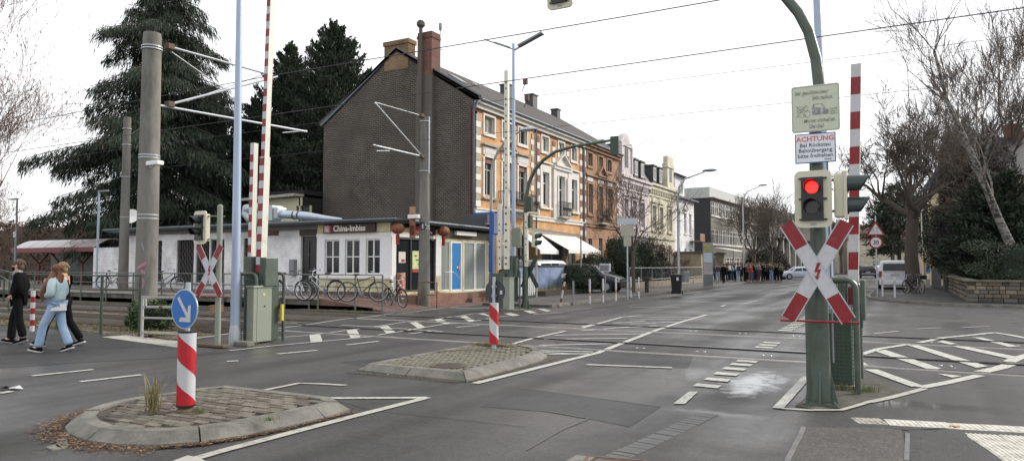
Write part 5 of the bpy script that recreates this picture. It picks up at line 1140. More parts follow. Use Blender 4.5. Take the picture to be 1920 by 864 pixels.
MB().bar((0,0,10.75),(-1.44,0,11.4),.07,.05).bar((-.9,0,11.17),(-.2,0,10.86),.2,.07).build('lamp_arm',M_grey,lp); MB().bar((0,0,10.7),(1.38,0,11.22),.07,.05).bar((.25,0,10.85),(1.38,0,11.24),.26,.08).build('lamp_arm',M_grey,lp)
lc=thing('street_lamp','old grey street lamp with curved neck in front of the orange house','street lamp',(-16.42,28,0)); MB().tube([(0,0,0),(0,0,4.5),(0,0,5.9),(.12,0,6.4),(.35,0,6.85),(.7,0,7.25),(1.2,0,7.55),(1.5,0,7.65)],[.085,.07,.06,.055,.05,.045,.04,.04],12).build('pole',mat('lamp_grey_old',(.33,.34,.33),.5,.2,.1,3),lc,smooth=True); MB().ball((1.85,0,7.72),(.42,.15,.11),12).build('lamp_head',M_galv,lc,smooth=True)
# blue station column
bt=thing('station_column','blue station column with a blue board of white lines beside the barriers','sign',(-14.64,25,0)); MB().bbox(-.08,-.05,0,.06,.05,3.85,.01).build('column',M_dblue,bt)
b=MB().box(.1,-.03,2.9,.62,.03,3.8); o_=b.build('board',M_dblue,bt)
for i in range(10): 
    MB().box(.14,-.037,2.96+i*.082,.14+.40-(i*37%5)*.03,-.031,2.99+i*.082).build('white_line',M_wfr,o_)
MB().box(-.9,0.0,3.72,-.08,.08,3.82).build('roof_board',M_dblue,bt)
# --- concrete masts and overhead line
def bands(par,x,y,zs,r): 
    for z in zs: MB().lathe([(r,0),(r,.03)],(x,y,z),24).build('steel_band',M_galv,par)
m1=thing('catenary_mast','thick round concrete mast at left with pink graffiti and steel bracket arms','mast',(-17.95,12.15,0)); MB().lathe([(.29,0),(.235,7.9),(.22,8.02)],(0,0,0),32).build('mast',M_mast,m1,smooth=True); bands(m1,0,0,(7.55,4.62,4.55,3.0,2.9,2.2,7.62),.272)
def armpt(px,py): p=pX(px,py,-17.9); return (p.x+17.95,p.y-12.15,p.z)
def mastarm(par,A,ptf,r=.035):
    for a,c in A:
        MB().tube([ptf(*a),ptf(*c)],r,8).build('bracket_tube',M_galv,par)
A1=[((318,88),(512,142)),((318,196),(520,144)),((300,198),(575,247)),((322,98),(418,166)),((350,190),(500,138))]
for i,(a,c) in enumerate(A1): MB().tube([armpt(*a),armpt(*c)],.035 if i<3 else .018,8).build('bracket_tube',M_galv,m1)
MB().tube([armpt(530,249),armpt(575,245)],.02,6).build('steady_arm',M_galv,m1)
for q in ((318,196),(318,88)): p=armpt(*q); MB().bbox(p[0]-.1,p[1]-.1,p[2]-.08,p[0]+.1,p[1]+.1,p[2]+.08,.02).build('insulator',M_rust,m1)
p=pY(312,303,11.9); fl=thing('floodlight','white box shaped floodlight clamped to the right side of the thick concrete mast','lamp',(-17.55,11.95,p.z)); MB().bbox(-.12,-.1,-.06,.38,.1,.06,.03).build('housing',M_wfr,fl); MB().bar((-.3,.1,-.1),(.1,0,-.08),.04).build('bracket',M_galv,fl)
M_gpink=mat('graffiti_pink',(.50,.15,.28),.7,0,.2,4,dirt=(.27,.24,.215),dsc=10,dlo=.38,dhi=.6)
def graf(z0,z1,a0,a1,m,par,R0=.286):
    b=MB(); n=6; 
    for k in range(n):
        t0,t1=k/n,(k+1)/n; A=R(a0+(a1-a0)*t0); B=R(a0+(a1-a0)*t1); za=z0+(z1-z0)*t0; zb=z0+(z1-z0)*t1; w_=.05
        b.add([(R0*math.cos(A),R0*math.sin(A),za-w_),(R0*math.cos(B),R0*math.sin(B),zb-w_),(R0*math.cos(B),R0*math.sin(B),zb+w_),(R0*math.cos(A),R0*math.sin(A),za+w_)],[(0,1,2,3)])
    return b.build('graffiti',m,par)
for z0,z1,a0,a1 in ((1.55,1.72,-90,-35),(1.0,1.12,-75,-45),(.9,.55,-60,-40),(1.35,1.2,-70,-42),(.6,.75,-75,-48),(1.5,1.45,-62,-40)): graf(z0,z1,a0,a1,M_gpink,m1)
graf(2.25,2.05,-62,-48,mat('graffiti_blue',(.2,.34,.45),.7,0,.2,4,dirt=(.27,.24,.215),dsc=12,dlo=.45,dhi=.6),m1)
m2=thing('catenary_mast','slim round concrete mast beside the snack bar with camera and steel arms','mast',(-16.7,23.2,0)); MB().lathe([(.24,0),(.17,7.5),(.17,7.6)],(0,0,0),24).build('mast',M_mast,m2,smooth=True); bands(m2,0,0,(7.4,5.4,3.2,3.1,1.6),.215)
def a2(px,py): p=pX(px,py,-16.7); return (0,p.y-23.2,p.z)
for i,(a,c) in enumerate((((790,217),(703,192)),((792,294),(703,193)),((790,293),(700,272)))): MB().tube([a2(*a),a2(*c)],.03 if i else .018,8).build('bracket_tube',M_galv,m2)
MB().tube([a2(706,283),a2(730,283)],.02,6).build('steady_arm',M_galv,m2); MB().tube([(.2,0,5.3),(.2,0,7.6)],.03,6).build('conduit',M_galv,m2)
for q in ((790,217),(790,293)): p=a2(*q); MB().bbox(-.1,p[1]-.1,p[2]-.07,.1,p[1]+.1,p[2]+.07,.02).build('insulator',M_rust,m2)
MB().bbox(-.5,-.45,3.5,.0,-.25,3.66,.02).build('camera',M_wfr,m2); MB().tube([(.1,-.26,3.3+0),(.1,-.26,3.0)],.02,6).build('camera_bracket',M_galv,m2); MB().tube([(.1+.14*math.cos(k*.5),-.27,3.2+.14*math.sin(k*.5)) for k in range(14)],.03,6).build('cable_coil',M_black,m2)
rp=thing('direction_board','small orange and white board fixed left of the slim concrete mast','sign',(-17.15,23.0,2.75)); MB().box(-.14,0,0,.14,.03,1.25).build('panel',mat('board_orange_brown',(.36,.20,.12),.6,0,.1,3),rp); MB().disc((0,-.005,.85),(0,-1,0),.13,.006,20).build('red_ring',M_red,rp); MB().disc((0,-.012,.85),(0,-1,0),.085,.004,20).build('ring_centre',M_white,rp); MB().box(-.12,-.006,.1,.12,0,.5).build('red_field',M_shut,rp); MB().bar((-.9,.1,.3),(-.1,.1,.85),.02).build('stay',M_grey,rp)
fp=thing('vent_pipe','thin tall vent pipe with an octagonal cowl in front of the gable chimney','pipe',(-23.9,32.0,0)); q=pY(790,50,31.9); fp.location=(q.x,31.85,0); MB().tube([(0,0,6),(0,0,q.z)],.11,10).build('pipe',mat('vent_pipe_grey',(.09,.085,.075),.8,0,.1,3),fp); MB().lathe([(.12,0),(.24,.12),(.24,.3),(.14,.42)],(0,0,q.z-.1),8).build('cowl',mat('vent_pipe_grey',(.1,.1,.1)),fp)
q=pz(230,560); m3=thing('catenary_mast','farther slim concrete mast half hidden by the dark cedar at left','mast',(q.x,q.y,0)); zt=pY(228,222,q.y).z; MB().lathe([(.24,0),(.17,zt)],(0,0,0),20).build('mast',M_mast,m3,smooth=True); bands(m3,0,0,(zt-.6,zt-1.4,zt-3,zt-5),.215)
def wire(label,Y,z,r=.014,x0=-120,x1=70,sag=.0,step=10,droppers=None):
    t=thing('overhead_wire',label,'overhead wire',(0,Y,0)); P=[]; x=x0
    while x<=x1: 
        ph=((x+16.5)%38)/38; P.append((x,0,z-sag*4*ph*(1-ph))); x+=step/2
    MB().tube(P,r,6).build('wire',M_wire,t)
    if droppers:
        for xx in range(-50,60,9): MB().tube([(xx,0,z),(xx,0,droppers)],.005,4).build('dropper',M_wire,t)
    return t
wire('contact wire over the nearer track, lower of its two wires',13.7,5.75,.010,droppers=None); wire('carrying cable over the nearer track above its contact wire',13.7,6.85,.011,sag=.12); wire('contact wire over the farther track, lower of its two wires',17.8,5.5,.006); wire('carrying cable over the farther track above its contact wire',17.8,6.5,.006,sag=.1)
for px,py in ((985,152),(988,183)): 
    p=pY(px,py,13.7); t=thing('wire_clamp','small clamp hanging on an overhead wire '+('above' if py<160 else 'below')+' the orange house roof','wire clamp',p); MB().bbox(-.05,-.03,-.08,.05,.03,.05,.01).tube([(0,0,-.05),(-.08,0,-.22)],.01,4).build('clamp',M_rust,t)
t=thing('span_wire','thin span wire from the slim mast across to the curved mast arm','overhead wire',(0,0,0)); MB().tube([Vv((-16.7,23.2,5.6)),Vv((-12.5,27,6.4)),Vv((-8,31,7.2)),Vv((10,47,10.5))],.008,5).build('wire',M_wire,t)
# --- guide posts on the islands
def stripe_cyl(par,r,z0,z1,turns=1.35,n=40,face=1):
    # helical red and white film: two bands around the barrel
    H_=z1-z0; rows=26
    for colr,ph,nm,mm in ((0,0,'white_barrel',M_white),):
        MB().lathe([(r*.98,z0),(r*.98,z1)],(0,0,0),n).build(nm,mm,par,smooth=True)
    for s_ in range(2):
        for k in range(-3,4):
            b=MB()
            for i in range(n):
                a0,a1=2*math.pi*i/n,2*math.pi*(i+1)/n
                def zz(a): return z0+H_*(-.05+s_*0+k*.667)+face*(a-1.5*math.pi)/(2*math.pi)*H_*.667
                lo0,lo1=zz(a0),zz(a1); hi0,hi1=lo0+H_*.333,lo1+H_*.333
                if k%2!=s_: continue
                c=lambda v:min(max(v,z0),z1)
                if c(hi0)-c(lo0)<=0 and c(hi1)-c(lo1)<=0: continue
                b.add([(r*math.cos(a0),r*math.sin(a0),c(lo0)),(r*math.cos(a1),r*math.sin(a1),c(lo1)),(r*math.cos(a1),r*math.sin(a1),c(hi1)),(r*math.cos(a0),r*math.sin(a0),c(hi0))],[(0,1,2,3)])
            if b.f: b.build('red_stripe',M_red2,par,smooth=True)
M_red2=mat('guide_post_red',(.40,.010,.018),.35,0,.06,4,dirt=(.28,.05,.05),dsc=9,dlo=.6,dhi=.78)
g1=thing('keep_right_bollard','red and white striped guide post with blue arrow sign on the nearest island','traffic bollard',(-7.04,5.27,.13))
q=pz(348,768,.13); g1.location=(q.x,q.y,.115)
MB().tube([(0,0,0),(0,0,.14)],.045,14).tube([(0,0,.80),(0,0,1.35)],.026,10).build('post',M_galv,g1,smooth=True); MB().lathe([(.1,0),(.1,.015),(.06,.05)],(0,0,0),16).build('foot',M_rust,g1); stripe_cyl(g1,.093,.07,.83,face=-1); MB().lathe([(.096,.055),(.096,.075)],(0,0,0),24).lathe([(.095,.825),(.095,.845)],(0,0,0),24).build('rim',M_black,g1)
def disc_sign(par,zc,front=-1,arrow=True,back=False):
    r_=.212
    MB().disc((0,front*.035,zc),(0,front,0),r_,.006,40).build('sign_disc',M_galv if not back else M_dback,par)
    if arrow:
        MB().disc((0,front*.041,zc),(0,front,0),r_-.006,.002,40).build('white_edge',M_white,par); MB().disc((0,front*.043,zc),(0,front,0),r_-.014,.002,40).build('blue_field',M_blue,par)
        d=Vv((.62,0,-.78)).normalized(); n=Vv((d.z,0,-d.x)); c=Vv((0,front*.0465,zc))
        P=[(-.155,.02),(.045,.02),(-.01,.075),(.03,.105),(.15,0),(.03,-.105),(-.01,-.075),(.045,-.02),(-.155,-.02)]
        P=[(-.155,.021),(.05,.021),(.05,.021)]
        shaft=[c+d*-.155+n*.02,c+d*.12+n*.02,c+d*.12-n*.02,c+d*-.155-n*.02]; MB().prism(shaft[::-1],(0,front*.0015,0)).build('arrow_shaft',M_white,par)
        tip=c+d*.155
        for u in (Vv((0,0,1)),Vv((-1,0,0))):
            w_=.05; v=Vv((-1,0,0)) if u.z else Vv((0,0,1)); t0=c+Vv((.11,0,-.135)); e=t0+u*.185; t0=t0+Vv((0,front*.001*(1 if u.z else 2),0)); e=e+Vv((0,front*.001*(1 if u.z else 2),0))
            MB().prism([t0,t0+v*w_,e+v*w_*.9+u*(-.02),e],(0,front*.0015,0)).build('arrow_head',M_white,par)
M_dback=mat('sign_back_grey',(.05,.06,.07),.5,.3,.15,3)
disc_sign(g1,1.075)
q=pz(926,652,.13); g2=thing('keep_right_bollard','red and white striped guide post showing a dark round sign back, on the far island','traffic bollard',(q.x,q.y,.115))
MB().tube([(0,0,0),(0,0,.14)],.045,14).tube([(0,0,.80),(0,-0.0,1.32)],.03,10).build('post',M_galv,g2,smooth=True); stripe_cyl(g2,.088,.09,.84,face=-1); MB().disc((0,.05,1.06),(0,1,0),.212,.008,40).build('sign_disc',M_dback,g2); MB().box(-.03,-.03,.95,.03,.05,1.0).box(-.03,-.03,1.12,.03,.05,1.17).build('clamp',M_galv,g2); MB().box(.1,.044,1.0,.15,.049,1.07).build('sticker',M_white,g2)
# --- fences
def railing(label,pts,h,posts,rails,r=.022,pr=.03,m=None,base=None,group=None,infill=None,cat='fence',name='railing'):
    m=m or M_grey; t=thing(name,label,cat,(0,0,0),0,group)
    for rz_ in rails: MB().tube([(x,y,z+rz_) for x,y,z in pts],r,6).build('rail',m,t)
    for (x,y,z) in posts: MB().tube([(x,y,z-.05),(x,y,z+h)],pr,8).build('post',m,t)
    if infill:
        b=MB()
        for (a,c) in zip(pts,pts[1:]):
            a,c=Vv(a),Vv(c); n=max(1,int((c-a).length/infill))
            for i in range(n): p=a.lerp(c,i/n); b.tube([p+Vv((0,0,rails[-1])),p+Vv((0,0,rails[0]))],.007,4,caps=False)
        o=b.build('infill_bars',m,t); o['kind']='stuff'
    return t
M_fgrey=mat('fence_grey_green',(.14,.155,.14),.6,.2,.2,3)
ps=[(pY(px,540,19.9).x,19.9,.42) for px in (735,)]
xs=[-16.1,-17.35,-19.15,-19.6,-21.4,-23.3,-24.35,-26.3,-28.3,-30.3,-32.3,-34.3,-36.3,-38.3,-40.3,-42.3,-44.3,-46.3]
railing('long grey two rail platform railing in front of the snack bar bicycles',[(-16.1,19.88,0),(-47,19.88,0)],1.3,[(x,19.88,0.0) for x in xs],(1.3,.86),.024,.034,M_fgrey)
t=thing('hoop_railing','rust brown hoop railing at the foot of the slim concrete mast','fence',(0,0,0)); a,c=pz(784,577),pz(819,578); MB().tube([(a.x,a.y,0),(a.x,a.y,.98),((a.x+c.x)/2,(a.y+c.y)/2,1.0),(c.x,c.y,.98),(c.x,c.y,0)],.028,8).tube([(a.x,a.y,.5),(c.x,c.y,.5)],.02,6).build('hoop',M_rust,t)
fpts=[pz(262,626),pz(184,627),pz(68,606),pz(0,556),pz(-60,545)]
fpts=[Vv((-16.25,10.85,0)),Vv((-16.9,10.3,0)),Vv((-21.8,10.9,0)),pz(0,552),pz(-80,552)]
pst=[fpts[0],fpts[1],Vv((-19.3,10.6,0)),fpts[2],fpts[2].lerp(fpts[3],.33),fpts[2].lerp(fpts[3],.66),fpts[3]]
railing('dark green two rail fence behind the three walking people',[tuple(p) for p in fpts],1.42,[tuple(p) for p in pst],(1.4,1.05),.02,.035,M_dgreen)
gt=thing('white_gate','white tubular gate leaf leaning across the foot of the thick concrete mast','gate',(0,0,0)); Yg=10.3
M_gw=mat('gate_white_worn',(.38,.38,.36),.6,0,.1,4,dirt=(.25,.24,.2),dsc=6,dlo=.5,dhi=.75)
xa,xb=pY(267,590,Yg).x,pY(345,590,Yg).x
MB().tube([(xa,Yg,0),(xa,Yg,.95)],.032,8).build('gate_post',M_gw,gt)
for z,w_ in ((.92,.05),(.70,.05),(.45,.04),(.12,.05)): MB().bar((xa,Yg,z),(xb,Yg,z+.03),.03,w_).build('gate_bar',M_gw,gt)
MB().bar((xa+.12,Yg,.68),(xa+.12,Yg,.9),.03).build('brace',M_gw,gt); MB().bar((xa+.62,Yg-.02,.705),(xa+.72,Yg-.02,.708),.012,.05).build('red_mark',M_red,gt)
for px,py,lab in ((60,621,'red and white banded bollard between the walking man and the two women'),):
    q=pz(px,py); t=thing('bollard',lab,'bollard',q); 
    for i in range(7): MB().lathe([(.052,i*.145),(.052,(i+1)*.145)],(0,0,0),16).build('red_band' if i in(1,3,5) else 'white_band',M_red if i in (1,3,5) else M_white,t,smooth=True)
q=[(1050,574,'white and red bollard leaning to the left in front of the white gate panel'),(1075,571,'plain dark grey bollard beside the white gate panel'),(1106,569,'white and red bollard between the brick pier and the grey display box'),(1131,567,'white and red bollard directly in front of the grey display box'),(1155,564,'white and red bollard just left of the blank backed direction sign'),(1183,557,'white and red bollard behind the direction sign pole'),(1198,559,'white and red bollard at the foot of the small bare street tree')]
for i,(px,py,lab) in enumerate(q):
    p=pz(px,py,.1 if i>1 else .02); t=thing('bollard',lab,'bollard',p,0,'bollards along the left kerb')
    if i==0: t.rotation_euler=(0,R(12),0)
    for k in range(6): MB().lathe([(.04,k*.165),(.04,(k+1)*.165)],(0,0,0),12).build('band',(M_grey if i==1 else (M_red if k in(1,4) and i in(0,) else M_stb if k in (2,) and i>1 else M_white)),t,smooth=True)
p=pz(1135,560,.1); t=thing('display_box','small grey display box on a post beside the bollards','box',p); MB().tube([(0,0,0),(0,0,1.35)],.03,8).build('post',M_grey,t); MB().bbox(-.25,-.1,1.25,.25,.1,1.62,.02).build('box_body',M_galv,t); MB().box(-.21,-.105,1.3,.21,-.1,1.55).build('pane',M_glass2,t)
p=pz(1177,562,.1); t=thing('direction_sign','grey backed road signs stacked on one pole in front of the small bare tree','sign',p,R(18)); MB().tube([(0,0,0),(0,0,3.72)],.035,8).build('post',M_galv,t)
for n_,x0,z0,x1,z1 in (('panel',-.45,3.38,.47,3.66),('panel',-.28,2.85,.3,3.36),('panel',-.16,2.4,.18,2.83)): MB().prism(roundrect(x0,z0,x1,z1,.04,-.06),(0,.02,0)).build(n_,M_galv if z0>3.3 else M_stg,t)
p=pz(1269,552,.1); t=thing('wheelie_bin','black wheeled rubbish bin at the left kerb','bin',p,R(10))
MB().prism([(-.22,-.24,.06),(.22,-.24,.06),(.22,.22,.06),(-.22,.22,.06)],(0,0,.01)); b=MB(); b.add([(-.22,-.2,.05),(.22,-.2,.05),(.22,.2,.05),(-.22,.2,.05),(-.29,-.3,1.0),(.29,-.3,1.0),(.29,.3,1.0),(-.29,.3,1.0)],[(3,2,1,0),(4,5,6,7),(0,1,5,4),(1,2,6,5),(2,3,7,6),(3,0,4,7)]); b.build('body',M_black,t); MB().bbox(-.31,-.33,1.0,.31,.34,1.07,.02).build('lid',M_black,t)
for s_ in (-1,1): MB().disc((s_*.26,.2,.1),(s_,0,0),.1,.04,14).build('wheel',M_rubber,t)
MB().box(.02,-.305,.75,.14,-.285,.92).build('label_sheet',M_white,t)
p=pz(1213,548,.1); t=thing('wooden_post','short dark wooden post on the left pavement','post',p); MB().bbox(-.1,-.1,0,.1,.1,.85,.02).build('post',M_drk,t); MB().bbox(-.22,-.12,.7,.22,.12,.85,.02).build('cap',M_drk,t)
p=pz(1328,537,.1); t=thing('information_pillar','tall slim glass information pillar on the left pavement by the crowd','pillar',p,R(15)); MB().bbox(-.36,-.09,0,.36,.09,3.2,.015).build('frame',M_grey,t)
for z0,z1,m in ((2.5,3.1,mat('poster_olive',(.28,.27,.12),.5,0,.3,5)),(1.75,2.45,mat('poster_pale',(.40,.5,.58),.4,0,.2,5)),(.9,1.7,mat('poster_mixed',(.35,.30,.34),.5,0,.4,6)),(.1,.85,mat('poster_dark',(.12,.14,.16),.5,0,.3,5))): MB().box(-.3,-.1,z0,.3,-.092,z1).build('display',m,t)
# lamp by the crowd, litter bin and far lamps
def neck_lamp(label,px,py,h,r=.06,dirx=1,reach=1.6):
    p=pz(px,py,.1); t=thing('street_lamp',label,'street lamp',p); MB().tube([(0,0,0),(0,0,h*.8),(dirx*.1,0,h*.9),(dirx*.45,0,h*.97),(dirx*reach,0,h*1.02)],[r*1.2,r*.9,r*.8,r*.7,r*.6],10).build('pole',M_galv,t,smooth=True); MB().ball((dirx*(reach+.3),0,h*1.03),(.45,.15,.09),10).build('lamp_head',M_grey,t,smooth=True); return t
neck_lamp('grey street lamp with bent neck in front of the white house',1273,546,6.9,.07); neck_lamp('far grey street lamp by the school in front of the bare trees',1395,527,9.0,.07)
p=pz(1278,546,.1); t=thing('litter_bin','grey litter bin fixed to the bent neck lamp in front of the white house','bin',(p.x+.25,p.y,.1)); MB().lathe([(.2,.55),(.22,1.15),(.2,1.2)],(0,0,0),14).build('body',M_grey,t)
railing('grey garden railing on a low stone wall beyond the wheeled bin',[(-15.6,44.5,.55),(-15.6,66,.55)],.95,[(-15.6,44.5+i*2.4,.5) for i in range(10)],(.92,.1),.025,.03,M_grey,infill=.25)
gwl=thing('low_wall','low beige stone wall carrying the grey garden railing','wall',(-15.6,44.3,.1)); s0=None
for i in range(22):
    if s0 is None: s0=MB().bbox(-.15,.01,0,.15,.99,.42,.015).build('stone',M_pst,gwl,loc=(0,0,0))
    else: share(s0,gwl,(0,i*1.0,rr.uniform(-.01,.01)))
# --- right corner signs
p=pz(1645,556,.1); t=thing('sign_post','thin sign post at the right corner carrying the two traffic signs','post',p); MB().tube([(0,0,0),(0,0,4.0)],.03,8).build('post',M_galv,t)
ts=thing('children_warning_sign','red bordered triangle sign with two running children above the 30 sign','sign',(p.x,p.y-.05,3.12))
MB().prism([(-.42,0,0),(.42,0,0),(0,0,.72)],(0,.012,0)).build('red_triangle',M_red,ts); MB().prism([(-.30,-.004,.07),(.30,-.004,.07),(0,-.004,.58)],(0,.004,0)).build('white_field',M_white,ts)
b=MB()
for dx_,s_ in ((.06,1.0),(-.11,.8)):
    b.disc((dx_,-.006,.1+.27*s_),(0,-1,0),.03*s_,.003,10); b.bar((dx_,-.007,.1+.23*s_),(dx_+.015,-.007,.1+.13*s_),.045*s_,.003); b.bar((dx_+.015,-.007,.1+.13*s_),(dx_+.09*s_,-.007,.1+.02*s_),.025,.003); b.bar((dx_+.015,-.007,.1+.13*s_),(dx_-.06*s_,-.007,.1+.03*s_),.025,.003); b.bar((dx_,-.007,.1+.21*s_),(dx_-.08*s_,-.007,.1+.16*s_),.018,.003); b.bar((dx_,-.007,.1+.21*s_),(dx_+.08*s_,-.007,.1+.15*s_),.018,.003)
b.build('children_symbol',M_txt,ts)
t3=thing('speed_limit_sign','round red bordered 30 speed limit sign below the triangle sign','sign',(p.x,p.y-.05,2.78)); MB().disc((0,0,0),(0,-1,0),.31,.01,32).build('red_ring',M_red,t3); MB().disc((0,-.011,0),(0,-1,0),.235,.004,32).build('white_field',M_white,t3); text('30',.3,M_txt,t3,(0,-.017,-.105),name='lettering',align='CENTER',sx=.85,bold=.008)
for px,py,lab in ((1678,558,'white bollard standing behind the white van'),(1655,556,'small white guard post beside the foot of the sign post')):
    q=pz(px,py,.1); t=thing('bollard',lab,'bollard',q); MB().lathe([(.045,0),(.045,.95),(.02,1.0)],(0,0,0),12).build('post',M_white,t); MB().lathe([(.047,.6),(.047,.8)],(0,0,0),12).build('band',M_stg,t)
for px,py,h,w_,lab in ((1756,540,1.25,.55,'grey street cabinet left of the stone garden wall'),(1741,532,2.9,.4,'tall pale poster covered pillar behind the bicycle')):
    q=pz(px,py,.1); t=thing('street_cabinet',lab,'cabinet',q); MB().bbox(-w_/2,-.2,0,w_/2,.2,h,.02).build('body',M_grey if h<2 else M_stg,t); MB().bbox(-w_/2-.03,-.23,h,w_/2+.03,.23,h+.06,.015).build('lid',M_grey,t)
    if h>2:
        for i,c in enumerate((M_wfr,M_blue,M_stg,M_wfr)): MB().box(-w_/2+.05,-.21,.4+i*.6,w_/2-.06,-.201,.85+i*.6).build('poster',c,t)
for px,py,h,lab in ((1731,528,6.5,'thin pale pole with a small board behind the big plane tree'),(1763,530,6.0,'thin pale pole left of the dark conifer')):
    q=pz(px,py,.1); t=thing('pole',lab,'pole',q); MB().tube([(0,0,0),(0,0,h)],.05,8).build('pole',M_cream,t)
    if px==1731: MB().box(-.6,-.03,2.9,.35,.03,3.6).build('board',M_stg,t)
# stone garden wall at right: each stone its own piece
gw_=thing('stone_garden_wall','rough brown stone garden wall with slab coping at the right corner','wall',(0,0,.1))
M_stn=[mat('wall_stone_%s'%n,c,.92,0,.3,4,.6,15,dirt=(.05,.05,.035),dsc=1.5) for n,c in (('brown',(.16,.125,.09)),('grey',(.13,.12,.105)),('tan',(.24,.20,.15)),('dark',(.07,.065,.055)))]
srcs={}
def stone_run(a,c,thick,h,rows,n0):
    a,c=Vv((*a,0)),Vv((*c,0)); L=(c-a).length; d=(c-a)/L; rz_=math.atan2(d.y,d.x); z=0
    for r_ in range(rows):
        hh=h/rows; x=-.0
        while x<L-.05:
            lw=min(L-x,rr.choice((.22,.3,.38,.5))); 
            if L-x-lw<.12: lw=L-x
            mi=rr.choice((0,0,1,2,1,3)); key=(round(lw,2),mi) if lw in(.22,.3,.38,.5) else None
            pos=a+d*x; pos.z=z
            if key in srcs and key: o=share(srcs[key],gw_,pos,rz=rz_)
            else:
                o=MB().bbox(.008,0,.008,lw-.008,thick,hh-.008,.02).build('stone',M_stn[mi],gw_,loc=tuple(pos)); o.rotation_euler=(0,0,rz_)
                if key: srcs[key]=o
            off=Vv((d.y,-d.x,0))*rr.uniform(0,.025); o.location=pos+off
            x+=lw
        z+=hh
stone_run((2.45,35.9),(9.5,35.3),.3,.85,5,0)
stone_run((2.45,49.5),(2.45,35.9),.3,.85,4,0)
stone_run((9.5,35.3),(20,34.8),.3,.85,1,0)
MB().prism([(2.35,35.8,.85),(20,34.7,.85),(20,35.2,.85),(2.85,36.3,.85),(2.85,49.6,.85),(2.35,49.6,.85)],(0,0,.08)).build('coping',mat('coping_mossy',(.14,.13,.10),.9,0,.3,3,.4,20,dirt=(.07,.08,.03),dsc=2),gw_)
MB().box(2.72,36.2,0,2.78,49.4,.84).prism([(2.6,36.06,0),(19.9,35.0,0),(19.9,35.05,0),(2.6,36.11,0)],(0,0,.84)).build('mortar_core',M_void,gw_)
MB().bbox(2.2,49.6,0,2.9,50.3,1.15,.03).build('pier',M_stn[1],gw_)
struct(MB().prism([(2.8,36.3,.1),(40,34,.1),(40,90,.1),(2.8,90,.1)],(0,0,.6)),'garden_ground',M_soil)
# gravel and grass strip by the tracks
scatter('verge_litter',lambda r_:(r_.uniform(-26,-14.3),r_.gauss(10.95,.32),.0+r_.random()*.05),5000,M_leaf+M_moss,.05)
def grassy(cx,cy,sx,sy): return lambda r_:(r_.gauss(cx,sx),r_.gauss(cy,sy),.01+r_.random()*.04)
M_grs=[mat('grass_%s'%k,c,.9,0,.3,10) for k,c in (('green',(.07,.13,.025)),('olive',(.12,.13,.04)),('straw',(.30,.25,.13)))]
def tufts(name,pts,n,h,m,spread,kind='stuff'):
    b=MB(); r_=random.Random(len(pts)*n)
    for (x,y,z) in pts:
        for i in range(n):
            a=r_.uniform(0,6.28); d=abs(r_.gauss(0,spread)); px_,py_=x+math.cos(a)*d,y+math.sin(a)*d; hh=h*r_.uniform(.4,1.2); a2_=r_.uniform(0,6.28); le=hh*r_.uniform(.1,.6); w_=.0022+hh*.006
            tx,ty=px_+math.cos(a2_)*le,py_+math.sin(a2_)*le; mx_,my_=px_+math.cos(a2_)*le*.3,py_+math.sin(a2_)*le*.3
            sx_,sy_=-math.sin(a2_)*w_,math.cos(a2_)*w_
            b.add([(px_-sx_,py_-sy_,z),(px_+sx_,py_+sy_,z),(mx_+sx_*.8,my_+sy_*.8,z+hh*.6),(mx_-sx_*.8,my_-sy_*.8,z+hh*.6),(tx,ty,z+hh*(1 if le<hh*.4 else .75))],[(0,1,2,3),(3,2,4)],r_.randrange(len(m)))
    o=b.build(name,m); tag(o,kind=kind); return o
q=pz(287,768,.13); t=tufts('grass_tuft',[(q.x,q.y,.115)],110,.38,[M_grs[2],M_grs[2],M_grs[1]],.05,None); tag(t,'dry straw coloured grass tuft growing on the nearest island','grass tuft')
q=pz(376,772,.13); tufts('weeds',[(q.x,q.y,.115),(q.x+.9,q.y+.1,.115),(q.x-.15,q.y+.05,.115)],60,.05,M_grs[:2],.05)
q=pz(1612,735); tufts('weeds',[(q.x,q.y,0),(q.x-.2,q.y+.05,0),(q.x+.1,q.y+.12,0)],120,.10,M_grs,.09)
tufts('verge_grass',[(-14.5-i*.35,10.85+(i%3)*.12,0) for i in range(22)],60,.14,M_grs,.2)
tufts('verge_grass',[(-16.4-i*.3,19.55-(i%2)*.15,-.03) for i in range(10)],50,.12,M_grs,.15)
tufts('weeds',[(-12.6,22.4,0),(-12.3,23.3,0),(-12.9,22.5,0),(-12.2,9.9,0),(-11.8,10.2,0)],70,.14,M_grs,.18)
q=[pz(930,648,.13)]; tufts('weeds',[(-6.95,11.9,.115),(-7.2,11.8,.115),(-6.7,11.95,.115)],50,.06,M_grs,.12); tufts('weeds',[(-15.9,32.5+i*.5,.4) for i in range(8)],50,.35,M_grs[:2]+[M_grs[2]],.12)
